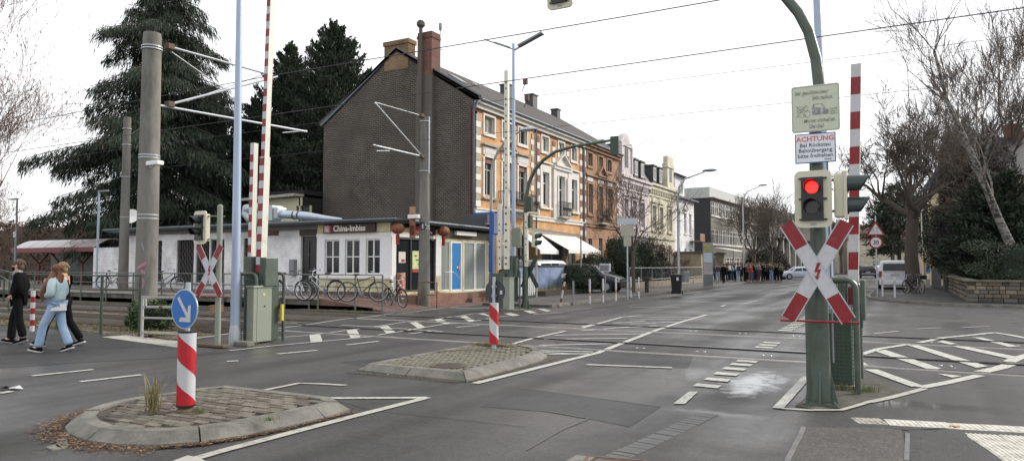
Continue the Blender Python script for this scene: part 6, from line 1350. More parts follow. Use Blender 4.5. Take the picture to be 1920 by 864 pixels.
# ============================================================ VEGETATION
def tri_mesh(name,P,D,U,L,W_,m,parent=None,kind=None,nm=1):
    # P base points, D direction, U side direction; one slim leaf quad each
    P=np.asarray(P,float);D=np.asarray(D,float);U=np.asarray(U,float);L=np.asarray(L,float)[:,None];W_=np.asarray(W_,float)[:,None]
    n=len(P); V=np.empty((n,4,3)); V[:,0]=P; V[:,1]=P+D*L*.45+U*W_; V[:,2]=P+D*L; V[:,3]=P+D*L*.5-U*W_
    me=bpy.data.meshes.new(name); me.vertices.add(n*4); me.vertices.foreach_set('co',V.reshape(-1))
    me.loops.add(n*4); me.loops.foreach_set('vertex_index',np.arange(n*4,dtype=np.int32)); me.polygons.add(n); me.polygons.foreach_set('loop_start',np.arange(0,n*4,4,dtype=np.int32)); me.polygons.foreach_set('loop_total',np.full(n,4,dtype=np.int32))
    ms=m if isinstance(m,list) else [m]
    for x in ms: me.materials.append(x)
    if len(ms)>1: me.polygons.foreach_set('material_index',np.random.randint(0,len(ms),n).astype(np.int32))
    me.update(calc_edges=True); me.validate(); o=bpy.data.objects.new(name,me); col.objects.link(o)
    if parent:o.parent=parent
    if kind:o['kind']=kind
    return o
def unit(a): return a/np.maximum(1e-6,np.linalg.norm(a,axis=1))[:,None]
M_cedar=[mat('cedar_needles_%s'%k,c,.75,0,.25,3) for k,c in (('dark',(.010,.021,.011)),('mid',(.018,.033,.016)),('light',(.034,.052,.026)))]
M_cyp=[mat('cypress_needles_%s'%k,c,.8,0,.25,3) for k,c in (('dark',(.012,.022,.013)),('mid',(.02,.036,.018)),('light',(.035,.055,.028)))]
def conifer(name,label,loc,h,prof,z0,droop,nper,leafL,leafW,mats,dens,group=None,seed=1,tr=.35,up=.0,step=.42,irr=.35,hang=0):
    r_=random.Random(seed); t=thing(name,label,'tree',loc,0,group); MB().tube([(0,0,0),(.1,0,h*.5),(0,0,h)],[tr,tr*.6,.04],10).build('trunk',M_bark,t,smooth=True)
    br=MB(); P=[];D=[];U=[];L=[];W_=[]
    z=z0; a0=0
    while z<h-.2:
        u=z/h; Rr=np.interp(z,[p[0] for p in prof],[p[1] for p in prof])
        a0+=1.1
        for k in range(nper):
            a=a0+k*6.283/nper+r_.uniform(-.4,.4); ln_=Rr*r_.uniform(1-irr,1+irr*.45)
            zz=z+r_.uniform(-.3,.3)*(1.9 if hang else 1); pts=[]; n=7
            for i in range(n+1):
                s=i/n; pts.append((math.cos(a)*ln_*s,math.sin(a)*ln_*s,zz+up*ln_*s-droop*ln_*s*s))
            br.tube(pts,[.05*(1-.85*i/n)+.006 for i in range(n+1)],4,caps=False)
            m_=int(dens*ln_*(1+.4*ln_/3))
            for j in range(m_):
                s=r_.uniform(.12,1.0)**.75; i=min(n-1,int(s*n)); f=s*n-i; b=[pts[i][q]*(1-f)+pts[i+1][q]*f for q in range(3)]
                spread=ln_*.24*(1-s*.55)*r_.gauss(0,1)*.8; b[0]+=-math.sin(a)*spread; b[1]+=math.cos(a)*spread; b[2]+=-abs(spread)*droop*.5-abs(r_.gauss(0,.16+.14*hang))+(r_.gauss(0,.12) if hang else 0)
                dx_,dy_=math.cos(a)*.55-math.sin(a)*spread*.5,math.sin(a)*.55+math.cos(a)*spread*.5
                P.append(b); D.append((dx_+r_.gauss(0,.35),dy_+r_.gauss(0,.35),(-.9*droop*2.2+up*2-hang)+r_.gauss(0,.35))); L.append(leafL*r_.uniform(.5,1.4)); W_.append(leafW*r_.uniform(.6,1.3))
        z+=step*(1-.35*u)
    br.build('branches',M_bark,t); D=unit(np.array(D)); U=unit(np.cross(D,np.random.normal(size=D.shape)))
    tri_mesh('crown',P,D,U,L,W_,mats,t); return t
conifer('cedar_tree','huge dark drooping cedar behind the snack bar and the thick concrete mast',(-44.4,31,0),23.5,
  [(0,4.2),(4,5.0),(6.5,6.2),(8.5,4.6),(11,7.0),(12.6,4.8),(14.5,4.7),(16,3.6),(17.5,4.1),(19,2.5),(21,1.8),(23.5,.4)],1.6,.24,8,.48,.026,M_cedar,105,seed=3,tr=.5,step=.8,irr=.62,hang=1.0)
sp_=[(-43.3,38,14.6,2.4,'left and lowest of the dark columnar conifers left of the brick gable'),(-40.3,38.5,18.4,2.9,'second dark columnar conifer from the brick gable'),(-35.6,38.2,19.2,3.3,'tallest dark columnar conifer directly beside the brick gable'),(-47.0,37,15.6,2.2,'dark pointed conifer directly right of the big cedar')]
for i,(x,y,h,r_0,lab) in enumerate(sp_):
    conifer('cypress_tree',lab,(x,y,0),h,[(0,r_0),(h*.4,r_0*1.05),(h*.65,r_0*.85),(h*.85,r_0*.5),(h,.12)],1.0,-.15,8,.26,.05,M_cyp,85,'dark conifers behind the snack bar',seed=10+i,tr=.25,up=.55,step=.5,irr=.5)
# bare deciduous trees
def bare(name,label,loc,h,tr,seed,levels=5,first=.3,spread=.6,mt=None,mc=None,group=None,rmin=.009,lenf=.72,trunk_path=None,nkids=(3,4),upt=.12,L0=None,gnarl=.16,bud=None,knob=0):
    r_=random.Random(seed); t=thing(name,label,'tree',loc,0,group); A=MB(); B=MB(); buds=[]
    def grow(p,d,L,r,lv):
        n=4 if lv<2 else 3; pts=[p]; rs=[r]; dd=d.copy()
        for i in range(n):
            g_=gnarl*(1.6 if knob and lv>0 else 1)
            dd=(dd+Vector((r_.gauss(0,g_),r_.gauss(0,g_),r_.gauss(0,g_)+upt*(1 if lv else .3)))).normalized(); p=p+dd*(L/n); pts.append(p); rs.append(max(rmin,r*(1-.5*(i+1)/n)))
        (A if r>.045 else B).tube(pts,rs,9 if r>.12 else 6 if r>.045 else 3,caps=False)
        if lv>=levels:
            if bud: buds.append((pts[-1],dd)); buds.append((pts[-2],dd))
            return
        k=r_.choice(nkids)+(1 if lv>=levels-2 else 0)
        for c in range(k):
            tpos=r_.uniform(.35,1.0) if c else 1.0
            i=min(n-1,int(tpos*n)); f=tpos*n-i; q=pts[i].lerp(pts[i+1],f); rr0=rs[i]*(1-f)+rs[i+1]*f
            ax=Vector((r_.gauss(0,1),r_.gauss(0,1),r_.gauss(0,1))).cross(dd).normalized(); an=(spread*r_.uniform(.5,1.35)) if c else spread*.35*r_.uniform(.3,1)
            nd=(Matrix.Rotation(an,3,ax)@dd).normalized(); grow(q,nd,L*lenf*r_.uniform(.75,1.2),max(rmin,rr0*(.8 if c==0 else .62)),lv+1)
    if trunk_path:
        P_=[Vector(q) for q in trunk_path]; n=len(P_)-1; rs=[tr*(1-.75*i/n) for i in range(n+1)]; A.tube(P_,rs,10)
        for i in range(int(n*first),n+1):
            d0=(P_[min(i+1,n)]-P_[i-1]).normalized()
            for c in range(2 if i<n else 4):
                ax=Vector((r_.gauss(0,1),r_.gauss(0,1),.0)).cross(d0).normalized(); nd=(Matrix.Rotation(r_.uniform(.3,.9),3,ax)@d0).normalized(); grow(P_[i],nd,(L0 or h*.25)*r_.uniform(.7,1.1),rs[i]*.5,1)
    else:
        pts=[Vector((0,0,0)),Vector((r_.gauss(0,.06),r_.gauss(0,.06),h*first*.5)),Vector((r_.gauss(0,.1),r_.gauss(0,.1),h*first))]
        A.tube([Vector((0,0,-.1))]+pts[1:],[tr*1.25,tr*.95,tr*.9],12,caps=False)
        k=r_.choice((4,5)); 
        for c in range(k):
            a=c*6.283/k+r_.uniform(-.4,.4); tilt=spread*r_.uniform(.7,1.4) if c else .12; grow(pts[-1]-Vector((0,0,r_.uniform(0,h*.05))),Vector((math.cos(a)*math.sin(tilt),math.sin(a)*math.sin(tilt),math.cos(tilt))),(L0 or h*.26)*r_.uniform(.85,1.15),tr*.6,1)
    A.build('trunk',mt or M_bark,t,smooth=True); B.build('crown',mc or M_twig,t)
    if bud:
        n=len(buds); P=np.array([b[0][:] for b in buds]); D=unit(np.array([b[1][:] for b in buds])*.2+np.array([0,0,-1.0])+np.random.normal(0,.15,(n,3))); U=unit(np.cross(D,np.random.normal(size=D.shape)))
        tri_mesh('catkins',P,D,U,np.random.uniform(.06,.16,n),np.full(n,.012),bud,t)
    return t
M_catk=mat('catkin_reddish',(.20,.13,.09),.8,0,.2,10); M_twigr=mat('twig_red_brown',(.11,.07,.052),.85,0,.2,3)
M_birch=mat('birch_bark_white',(.20,.19,.175),.8,0,.1,3,.3,20,dirt=(.04,.036,.03),dsc=4,dlo=.46,dhi=.54,stretch=(1,1,2.2))
q=pz(-70,590); bare('hazel_tree','bare reddish hazel with hanging catkins reaching in at the left edge',(q.x,q.y,0),9.0,.16,21,levels=6,first=.2,spread=.62,mt=M_twigr,mc=M_twigr,rmin=.0045,L0=2.9,lenf=.78,bud=M_catk,nkids=(3,4))
q=pz(-60,556); bare('hazel_tree','second bare reddish shrub tree lower at the left edge behind the fence',(q.x,q.y,0),6.5,.10,22,levels=6,first=.12,spread=.7,mt=M_twigr,mc=M_twigr,rmin=.006,L0=1.9,lenf=.76,bud=M_catk,nkids=(2,3))
bare('plane_tree','stout bare plane tree with candelabra branches between the white van and the wall',tuple(pz(1713,546.5,.1)),9.9,.36,5,levels=6,first=.47,spread=.85,rmin=.014,L0=3.0,lenf=.72,gnarl=.22,upt=.14,knob=1)
bare('bare_tree','tall bare tree with many ascending limbs behind the stone wall at right',(6.6,62,.1),18,.34,6,levels=6,first=.32,spread=.5,rmin=.013,L0=5.0,lenf=.7,upt=.12)
bare('bare_tree','bare tree partly hidden between the plane tree and the dark conifers',(3.3,68,.1),14.5,.3,8,levels=6,first=.35,spread=.6,rmin=.014,L0=4.0,lenf=.7)
bare('bare_tree','bare wide crowned tree at the right edge behind the yellow house',(24,70,.1),20,.4,31,levels=6,first=.3,spread=.6,rmin=.015,L0=5.2,lenf=.7)
t=thing('ivy_tree','tall grey brown twiggy ivy grown tree between the plane tree and the yew','tree',(4.7,52,.1)); _n=26000; _P=np.random.normal(size=(_n,3)); _P=unit(_P)*np.random.uniform(.25,1.0,_n)[:,None]**.6*np.array([2.0,2.2,4.7])+np.array([0,0,5.0]); _D=unit(np.random.normal(0,.6,(_n,3))+np.array([0,0,.5])); MB().tube([(0,0,0),(.2,0,5),(0,0,8.8)],[.28,.2,.05],8).build('trunk',M_bark,t)
tri_mesh('crown',_P,_D,unit(np.cross(_D,np.random.normal(size=_D.shape))),np.random.uniform(.12,.4,_n),np.random.uniform(.012,.03,_n),[mat('ivy_twig_%s'%k,c,.85,0,.2,3) for k,c in (('grey',(.055,.05,.042)),('dark',(.025,.024,.02)),('brown',(.05,.04,.03)))],t)
# birch leaning over the garden
bp=[pY(*p,40) for p in ((1908,560),(1903,480),(1875,420),(1842,340),(1803,250),(1775,190),(1752,100))]; b0=Vector(bp[0]); 
bare('birch_tree','white barked birch leaning left over the stone wall at the right edge',(b0.x,b0.y,.1),14,.24,41,levels=5,first=.45,spread=.5,mt=M_birch,rmin=.008,L0=3.0,trunk_path=[tuple(Vector(p)-Vector((b0.x,b0.y,0))) for p in bp],lenf=.74,nkids=(2,3),upt=.05)
t=thing('young_poplar','thin straight bare pole like tree rising above the plane tree','tree',(.75,57,.1)); pth=[(0,0,0)]+[(.03*math.sin(i),0,i*1.45) for i in range(1,12)]; MB().tube(pth,[.11-.009*i for i in range(12)],8).build('trunk',M_bark,t)
b=MB(); r_=random.Random(3)
for i in range(160):
    z=r_.uniform(5,15.6); a=r_.uniform(0,6.28); l=r_.uniform(.15,.6); b.tube([(0,0,z),(math.cos(a)*l*.7,math.sin(a)*l*.7,z+.1*l),(math.cos(a)*l,math.sin(a)*l,z+.25)],.01,3,caps=False)
b.build('twigs',M_twig,t)
for i,(x,y,h,tr_,lab) in enumerate(((-14.6,84,10.5,.22,'bare street tree standing in the crowd in front of the school'),(-15.3,100,11.5,.25,'bare street tree right behind the silver estate car'),(-17.0,118,13,.28,'bare street tree far down the left pavement'))):
    bare('bare_street_tree',lab,(x,y,.1),h,tr_,50+i,levels=5,first=.3,spread=.75,rmin=.018,L0=h*.27,lenf=.72,group='bare street trees by the school')
bare('small_street_tree','small bare street tree with spreading thin branches before the brown brick house',(-13.5,39.1,.1),7.2,.12,60,levels=5,first=.36,spread=.8,rmin=.007,L0=1.9,lenf=.72,mt=M_bark)
for i,(x,y,h,lab) in enumerate(((-1.0,112,12,'bare tree arching over the far end of the street on the right'),(.5,92,12,'bare tree on the right pavement beyond the white van'),(-22,150,14,'distant bare tree where the street bends left'),(-11,165,14,'distant bare tree at the end of the street'))): bare('far_bare_tree',lab,(x,y,0),h,.28,70+i,levels=5,first=.3,spread=.75,rmin=.03,L0=h*.25,lenf=.72)
# evergreen masses
M_shr=[mat('shrub_leaf_%s'%k,c,.7,0,.2,3) for k,c in (('dark',(.012,.024,.012)),('mid',(.02,.036,.016)),('light',(.035,.055,.022)))]
M_ivy=[mat('ivy_leaf_%s'%k,c,.75,0,.2,3) for k,c in (('dark',(.022,.023,.017)),('mid',(.036,.033,.025)),('brown',(.052,.043,.033)))]
M_brn=[mat('hedge_leaf_%s'%k,c,.8,0,.2,3) for k,c in (('russet',(.075,.048,.032)),('brown',(.055,.038,.028)),('tan',(.11,.078,.052)))]
def shrub(name,label,loc,rx,ry,rz,n,leaf,mats,cat='shrub',group=None,seed=1,box=False,core=.78,trunk=None,zc=None):
    rs=np.random.RandomState(seed); t=thing(name,label,cat,loc,0,group); zc=rz if zc is None else zc
    if box: 
        P=rs.uniform(-1,1,(n,3)); ax=rs.randint(0,3,n); ax[ax==2]=2; P[np.arange(n),ax]=np.sign(P[np.arange(n),ax])*rs.uniform(.82,1.03,n)
    else:
        P=rs.normal(size=(n,3)); P=unit(P)*rs.uniform(.72,1.03,n)[:,None]
    lump=1+.16*np.sin(P[:,0]*5+seed)*np.cos(P[:,1]*4+seed*2)+.12*np.sin(P[:,2]*7+P[:,0]*4)
    N=unit(P.copy()); P=P*lump[:,None]*np.array([rx,ry,rz])+np.array([0,0,zc]); P[:,2]=np.maximum(P[:,2],.02)
    D=unit(N+rs.normal(0,.7,(n,3))); U=unit(np.cross(D,rs.normal(size=D.shape)))
    tri_mesh('foliage',P,D,U,leaf*rs.uniform(.5,1.4,n),leaf*.32*rs.uniform(.6,1.3,n),mats,t)
    b=MB()
    if box: b.bbox(-rx*core,-ry*core,.05,rx*core,ry*core,zc+rz*core,.1)
    else: b.ball((0,0,zc),(rx*core,ry*core,rz*core),12)
    b.build('inner_foliage',mats[0],t)
    st=MB(); [st.tube([(0,0,-.05),(.3*rx*math.cos(k*2),.3*ry*math.sin(k*2),zc)],[.06,.03],5) for k in range(4)]; st.build('stem',M_bark,t); return t
shrub('dark_bush','dark green bush by the fence left of the thick concrete mast',(-16.75,11.5,-.1),.75,.4,.42,3600,.07,M_shr+[M_grs[0]],seed=2)
shrub('beech_hedge','tall russet brown hedge at the far left behind the platform',(-60,33,0),9.5,1.4,2.6,15000,.22,M_brn,seed=3,box=True)
shrub('beech_hedge','lower russet hedge directly behind the red roofed shelter',(-49.5,32,0),3.5,1.2,1.7,8000,.18,M_brn,seed=4,box=True)
shrub('round_evergreen','large round clipped evergreen behind the direction sign',(pX(1208,480,-17.2).x,pX(1208,480,-17.2).y,0),1.45,1.6,1.75,7500,.13,M_shr,seed=5,zc=2.0)
shrub('round_evergreen','second large round evergreen before the pink house',(pX(1168,480,-17.2).x,pX(1168,480,-17.2).y,0),1.3,1.5,1.75,7000,.13,M_shr,seed=6,zc=2.1)
shrub('dark_bush','loose grey green bush between the dark parked car and the brown house',(-17.7,43.4,0),1.2,1.5,1.15,7000,.12,M_shr+[M_ivy[1]],seed=7)
shrub('dark_bush','low clipped bush in front of the dark parked car',(-15.7,36.7,.1),.9,1.2,.8,4500,.09,M_shr,seed=8)
shrub('laurel_hedge','clipped dark green hedge above the stone wall at the right edge',(6.7,38.7,.6),3.4,1.5,1.0,14000,.11,M_shr,seed=9,box=True)
shrub('low_hedge','low light green shrubs on top of the stone wall beside the cabinet',(4.2,47,.6),.9,6.0,.75,8000,.12,[M_shr[2],M_shr[1],M_grs[0]],seed=10)
shrub('ivy_tree','broad dark ivy covered tree mass behind the wall, left part',(3.9,54,0),1.9,2.6,4.9,32000,.12,M_ivy+M_shr[:1],'tree',seed=11,zc=4.7,core=.72)
shrub('ivy_tree','broad dark ivy covered tree mass behind the wall, right part',(2.9,58,0),1.5,2.2,2.9,14000,.12,M_ivy[:2]+M_shr,'tree',seed=12,zc=3.4,core=.8)
conifer('yew_tree','dark pointed yew directly above the corner of the stone wall',(4.35,44,.5),6.0,[(0,2.0),(2,2.8),(4,1.9),(6.8,.1)],.4,.1,9,.3,.05,M_cyp,46,seed=33,tr=.15,up=.3,step=.35)
conifer('far_cedar','dark spreading conifer over the road beyond the traffic signs',(-.2,86,0),11,[(0,3.6),(5,4.2),(8,2.6),(11,.2)],3.4,.1,7,.5,.07,M_cedar,22,seed=35,tr=.25,up=.05,step=.8)
shrub('bare_hedge','brown leafless hedge behind the grey garden railing',(-17.8,56,0),.8,6,1.2,7000,.14,M_ivy+M_brn[1:2],seed=14)
for i,(x,y,lab) in enumerate(((-17.4,52.5,'bare brown shrub behind the garden railing, nearer one'),(-17.6,60.5,'bare brown shrub behind the garden railing, farther one'))): bare('bare_shrub',lab,(x,y,0),4.2,.07,90+i,levels=5,first=.08,spread=.55,rmin=.008,L0=1.3,lenf=.72,mc=M_twigr)
shrub('roadside_bush','mixed dark bush at the far left end of the street before the hall',(-17.5,112,0),2.5,8,2.0,8000,.3,M_ivy,seed=15)
shrub('distant_trees','hazy brown tree mass closing the end of the street',(-30,260,0),45,6,9,24000,1.1,[mat('far_twigs_%d'%i,c,.9,0,.2,1) for i,c in enumerate(((.12,.10,.09),(.16,.14,.12),(.09,.08,.07)))],'trees',seed=16,zc=6,core=.7)
shrub('distant_trees','brown tree mass far beyond the railway at the left edge',(-190,95,0),60,5,5,16000,1.0,[_M['far_twigs_0'],_M['far_twigs_1']],'trees',seed=17,zc=3,core=.7)
shrub('distant_trees','grey brown tree mass behind the garden at the right edge',(45,120,0),34,6,9,20000,.9,[_M['far_twigs_0'],_M['far_twigs_2']],'trees',seed=18,zc=6,core=.75)
# ---------------------------------------------------------- far houses
M_tile=mat('roof_tile_brown',(.12,.07,.05),.85,0,.25,2,.4,15)
M_yellowh=mat('plaster_warm_yellow',(.52,.44,.28),.85,0,.1,1)
def far_house(label,x,y,w_,d,h,rh,wm,rm,rz=0,cols=4,rows=2,chim=1,hip=False):
    t=thing('far_house',label,'house',(x,y,0),rz); hs=[]
    for i in range(cols):
        for j in range(rows):
            cx=w_*(i+.5)/cols; cz=1.0+j*2.9; hs.append((cx-.55,cz,cx+.55,cz+1.5))
    mb=MB(); wallgrid(mb,0,w_,0,h,hs,0,.15,0); mb.box(0,.18,0,w_,d,h-.01,0); mb.build('wall',wm,t)
    for q in hs: window(t,q[0],q[1],q[2],q[3],y=.04,style='cross')
    b=MB()
    if hip: b.add([(-.4,-.4,h),(w_+.4,-.4,h),(w_+.4,d+.4,h),(-.4,d+.4,h),(w_*.3,d/2,h+rh),(w_*.7,d/2,h+rh)],[(0,1,5,4),(1,2,5),(2,3,4,5),(3,0,4),(3,2,1,0)])
    else: b.prism([(-.3,-.4,h),(-.3,d/2,h+rh),(-.3,d+.4,h)],(w_+.6,0,0))
    rf=b.build('roof',rm,t)
    for k in range(chim): MB().box(w_*(.3+.45*k),d*.45,h+rh*.5,w_*(.3+.45*k)+.8,d*.45+.8,h+rh+.9).build('chimney',M_redch,rf)
    return t
hq=pY(60,440,95); far_house('distant house with a brown hipped roof and white dormer at the far left',hq.x,95,22,10,6.4,5.4,M_redch,M_tile,R(12),5,2,1,True)
q=pY(98,405,93); dm=MB().box(9,-.3,7.6,12.5,2,9.6); 
far_house('far pale block at the left end beyond the tracks',-205,110,14,8,9,.5,M_stg,M_slate,R(10),4,3,0)
far_house('yellow house with a steep grey slate roof at the right edge',6.3,57,11,9,7.6,3.4,M_yellowh,M_slate,YAW,3,2,2)
far_house('far pale yellow house closing the view behind the dark car',-9,150,16,9,6.6,3.0,M_crm,M_tile,R(8),5,2,1)
far_house('far white house left of the pale yellow one at the street end',-24,158,13,9,7.5,3.2,M_stw,M_slate,R(10),4,2,1)
far_house('far orange and white shop house behind the white van',3.2,140,9,8,6.0,1.0,M_bbrick,M_slate,R(-4),3,2,0)
# ---------------------------------------------------------- tram shelter
sh=thing('tram_shelter','red framed tram shelter with a curved translucent roof at the left','shelter',(0,0,0)); YS=26.5
xa,xb=pY(62,460,YS).x,pY(215,460,YS).x; zr=pY(130,468,YS).z; zt=pY(130,453,YS).z
M_poly=mat('shelter_roof_milky',(.50,.45,.46),.3,0,.1,1,trans=.2); M_rf=mat('shelter_frame_red',(.16,.03,.03),.5,0,.15,2)
nseg=6; b=MB()
for i in range(5):
    x0=xa+(xb-xa)*i/5+.04; x1=xa+(xb-xa)*(i+1)/5-.04; m_=MB()
    for k in range(8):
        t0,t1=k/8,(k+1)/8; f=lambda t_:(YS-1.2+2.4*t_,zr+.1+(zt-zr)*math.sin(math.pi*t_))
        (ya,za),(yb,zb)=f(t0),f(t1); m_.add([(x0,ya,za),(x1,ya,za),(x1,yb,zb),(x0,yb,zb),(x0,ya,za+.03),(x1,ya,za+.03),(x1,yb,zb+.03),(x0,yb,zb+.03)],[(0,3,2,1),(4,5,6,7),(0,1,5,4),(2,3,7,6),(1,2,6,5),(3,0,4,7)])
    m_.build('roof_panel',M_poly,sh)
MB().box(xa-.1,YS-1.3,zr-.18,xb+.1,YS-1.2,zr+.1).box(xa-.1,YS+1.2,zr-.18,xb+.1,YS+1.3,zr+.1).build('gutter_beam',M_rf,sh)
for i in range(4):
    x=xa+.8+(xb-xa-1.6)*i/3; MB().tube([(x,YS,.4),(x,YS,zr-.9),(x,YS-.6,zr-.2)],.06,8).tube([(x,YS,zr-.9),(x,YS+.6,zr-.2)],.06,8).tube([(x,YS,zr-.9),(x-.9,YS,zr-.25)],.04,6).tube([(x,YS,zr-.9),(x+.9,YS,zr-.25)],.04,6).build('post',M_rf,sh)
MB().box(xa+.5,YS+.9,.5,xb-.5,YS+.95,2.3).build('back_panel',mat('shelter_back_dark',(.03,.035,.035),.4,0,.2,2),sh)
struct(MB().box(-90,22.7,-.1,-35.4,30,.42),'platform_area',M_plat)
for px,py0,py1,lab,dx_ in ((28,372,520,'slim grey platform lamp with short flat head at the far left',-1),(182,358,520,'slim pale platform lamp left of the farther concrete mast',1)):
    y=23.0; p=pY(px,500,y); zt_=pY(px,py0,y).z; t=thing('platform_lamp',lab,'street lamp',(p.x,y,.42)); MB().tube([(0,0,0),(0,0,zt_-.42)],[.075,.05],10).build('pole',M_grey if px<100 else M_pblue,t); MB().bbox(min(0,dx_*.75)-.03,-.08,zt_-.5,max(0,dx_*.75)+.03,.08,zt_-.42,.015).build('lamp_head',M_grey,t)
    if px<100: MB().box(-.16,-.09,pY(28,445,y).z-.42,.14,-.06,pY(28,434,y).z-.42).build('plate',M_white,t)
# ============================================================ BICYCLES
def bicycle(frame_m,label,c0,c1,z,basket=False,lean=0,handle_m=None,sport=False):
    # c0 rear wheel contact, c1 front wheel contact (world)
    c0=Vector((c0[0],c0[1],z)); c1=Vector((c1[0],c1[1],z)); d=(c1-c0); rz_=math.atan2(d.y,d.x); s=1.0
    mid=(c0+c1)/2; t=thing('bicycle',label,'bicycle',mid,rz_); t.rotation_euler=(R(lean),0,rz_)
    wb=1.06; r=.335
    for sx in (-1,1):
        w_=MB(); cx=sx*wb/2
        w_.tube([(cx+(r-.03)*math.cos(k*2*math.pi/22),0,r+(r-.03)*math.sin(k*2*math.pi/22)) for k in range(23)],.011,5,caps=False)
        for k in range(14): a=k*2*math.pi/14; w_.tube([(cx,.0+.02*(1 if k%2 else -1),r),(cx+(r-.03)*math.cos(a),0,r+(r-.03)*math.sin(a))],.0016,3,caps=False)
        w_.tube([(cx,-.05,r),(cx,.05,r)],.018,8); wo=w_.build('wheel',M_galv,t)
        MB().tube([(cx+r*math.cos(k*2*math.pi/24),0,r+r*math.sin(k*2*math.pi/24)) for k in range(25)],.019,6,caps=False).build('tyre',M_rubber,wo)
        if not sport: MB().tube([(cx+(r+.03)*math.cos(R(a)),0,r+(r+.03)*math.sin(R(a))) for a in (range(20,190,17) if sx<0 else range(10,160,15))],.022,4).build('mudguard',M_black if frame_m is not M_galv else M_galv,t)
    bb=(-.06,0,.30); se=(-.20,0,.80); hd=(.36,0,.86); hd2=(.39,0,.70); ax0=(-wb/2,0,r); ax1=(wb/2,0,r)
    f=MB()
    f.tube([bb,(-.17,0,.68),se],.016,8).tube([bb,hd2],.02,8).tube([(-.17,0,.70) if sport else (-.13,0,.52),hd],.017,8).tube([hd,hd2,(.415,0,.62)],.02,8)
    for y in(-.045,.045): f.tube([(bb[0],y*.6,bb[2]),(ax0[0],y,r)],.010,6).tube([(-.17,y*.4,.68),(ax0[0],y,r)],.009,6).tube([(.41,y,.62),(ax1[0]-.01,y,r)],.012,6)
    f.build('frame',frame_m,t,smooth=True)
    MB().tube([(-.20,0,.80),(-.215,0,.90)],.014,6).build('seat_post',M_galv,t); b=MB(); b.ball((-.23,0,.93),(.13,.07,.035),10); b.build('saddle',M_black,t,smooth=True)
    MB().tube([(.36,0,.86),(.34,0,.98)],.014,6).tube([(.22,-.27,1.02),(.33,-.2,1.03),(.36,0,1.0),(.33,.2,1.03),(.22,.27,1.02)],.012,6).build('handlebar',handle_m or M_galv,t)
    MB().tube([(.2,-.28,1.02),(.28,-.25,1.025)],.018,6).tube([(.2,.28,1.02),(.28,.25,1.025)],.018,6).build('grips',M_black,t)
    MB().disc((bb[0],-.06,bb[2]),(0,-1,0),.09,.006,16).bar((bb[0],-.07,bb[2]),(bb[0]+.12,-.07,bb[2]-.11),.015).bar((bb[0],.06,bb[2]),(bb[0]-.12,.06,bb[2]+.11),.015).box(bb[0]+.08,-.15,bb[2]-.13,bb[0]+.17,-.07,bb[2]-.11).box(bb[0]-.17,.06,bb[2]+.1,bb[0]-.08,.14,bb[2]+.12).build('crank',M_grey,t)
    if not sport:
        MB().box(-.66,-.06,.70,-.28,.06,.715).tube([(-.62,.05,.70),(ax0[0],.06,r)],.006,4).tube([(-.62,-.05,.70),(ax0[0],-.06,r)],.006,4).build('rack',M_black,t); MB().ball((.44,0,.80),(.04,.045,.045),8).build('headlight',M_galv,t); MB().box(-.68,-.03,.62,-.65,.03,.68).build('rear_reflector',M_redd,t)
    if basket: MB().bbox(.42,-.17,.78,.68,.17,1.0,.02).build('basket',M_black,t)
    return t
zP=.44
def cp_(px,py,z): p=pz(px,py,z); return p
M_fw=mat('bike_white',(.6,.62,.66),.35,.1,.05,3); M_fb=mat('bike_black',(.02,.02,.022),.3,.2,.1,3); M_fs=mat('bike_silver',(.38,.38,.38),.3,.7,.1,3); M_fbl=mat('bike_blue_black',(.02,.03,.08),.3,.2,.1,3)
bicycle(M_fw,'white framed bicycle leftmost of those parked before the snack bar door',cp_(527,562,zP),cp_(561,562.5,zP),zP,lean=4,handle_m=M_black)
bicycle(M_fs,'silver bicycle with white handlebar parked in front of the dark door',cp_(623,563,zP),cp_(586,562.5,zP),zP,lean=-4,handle_m=M_fw)
bicycle(M_fb,'black mountain bicycle under the left bay window',cp_(661,563,zP),cp_(700,567,.36),.40,lean=4,sport=True)
bicycle(M_fb,'black bicycle with pale rims leaning at the foot of the slim concrete mast',cp_(729,570,.18),cp_(729,570,.18)+Vector((1.0,-.42,0)),.10,lean=5)
bicycle(M_fbl,'dark bicycle parked left of the grille windows behind the thick concrete mast',cp_(296,547,zP),cp_(326,547,zP),zP)
bicycle(M_fb,'dark bicycle with child seat on the platform at the left end of the white wall',cp_(197,541,zP),cp_(226,541,zP),zP,basket=True)
bicycle(M_fb,'black bicycle left of the plane tree trunk behind the white bollards',cp_(1723,548.5,.1),cp_(1695,549.5,.1),.1,lean=3)
bicycle(M_fs,'bicycle with a silver wheel standing right of the plane tree trunk',cp_(1708,548,.1),cp_(1737,551,.1),.1,lean=-3,basket=True)
bicycle(M_fb,'dark bicycle leaning behind the grey garden railing',(-16.5,50.5),(-16.3,51.5),.1)
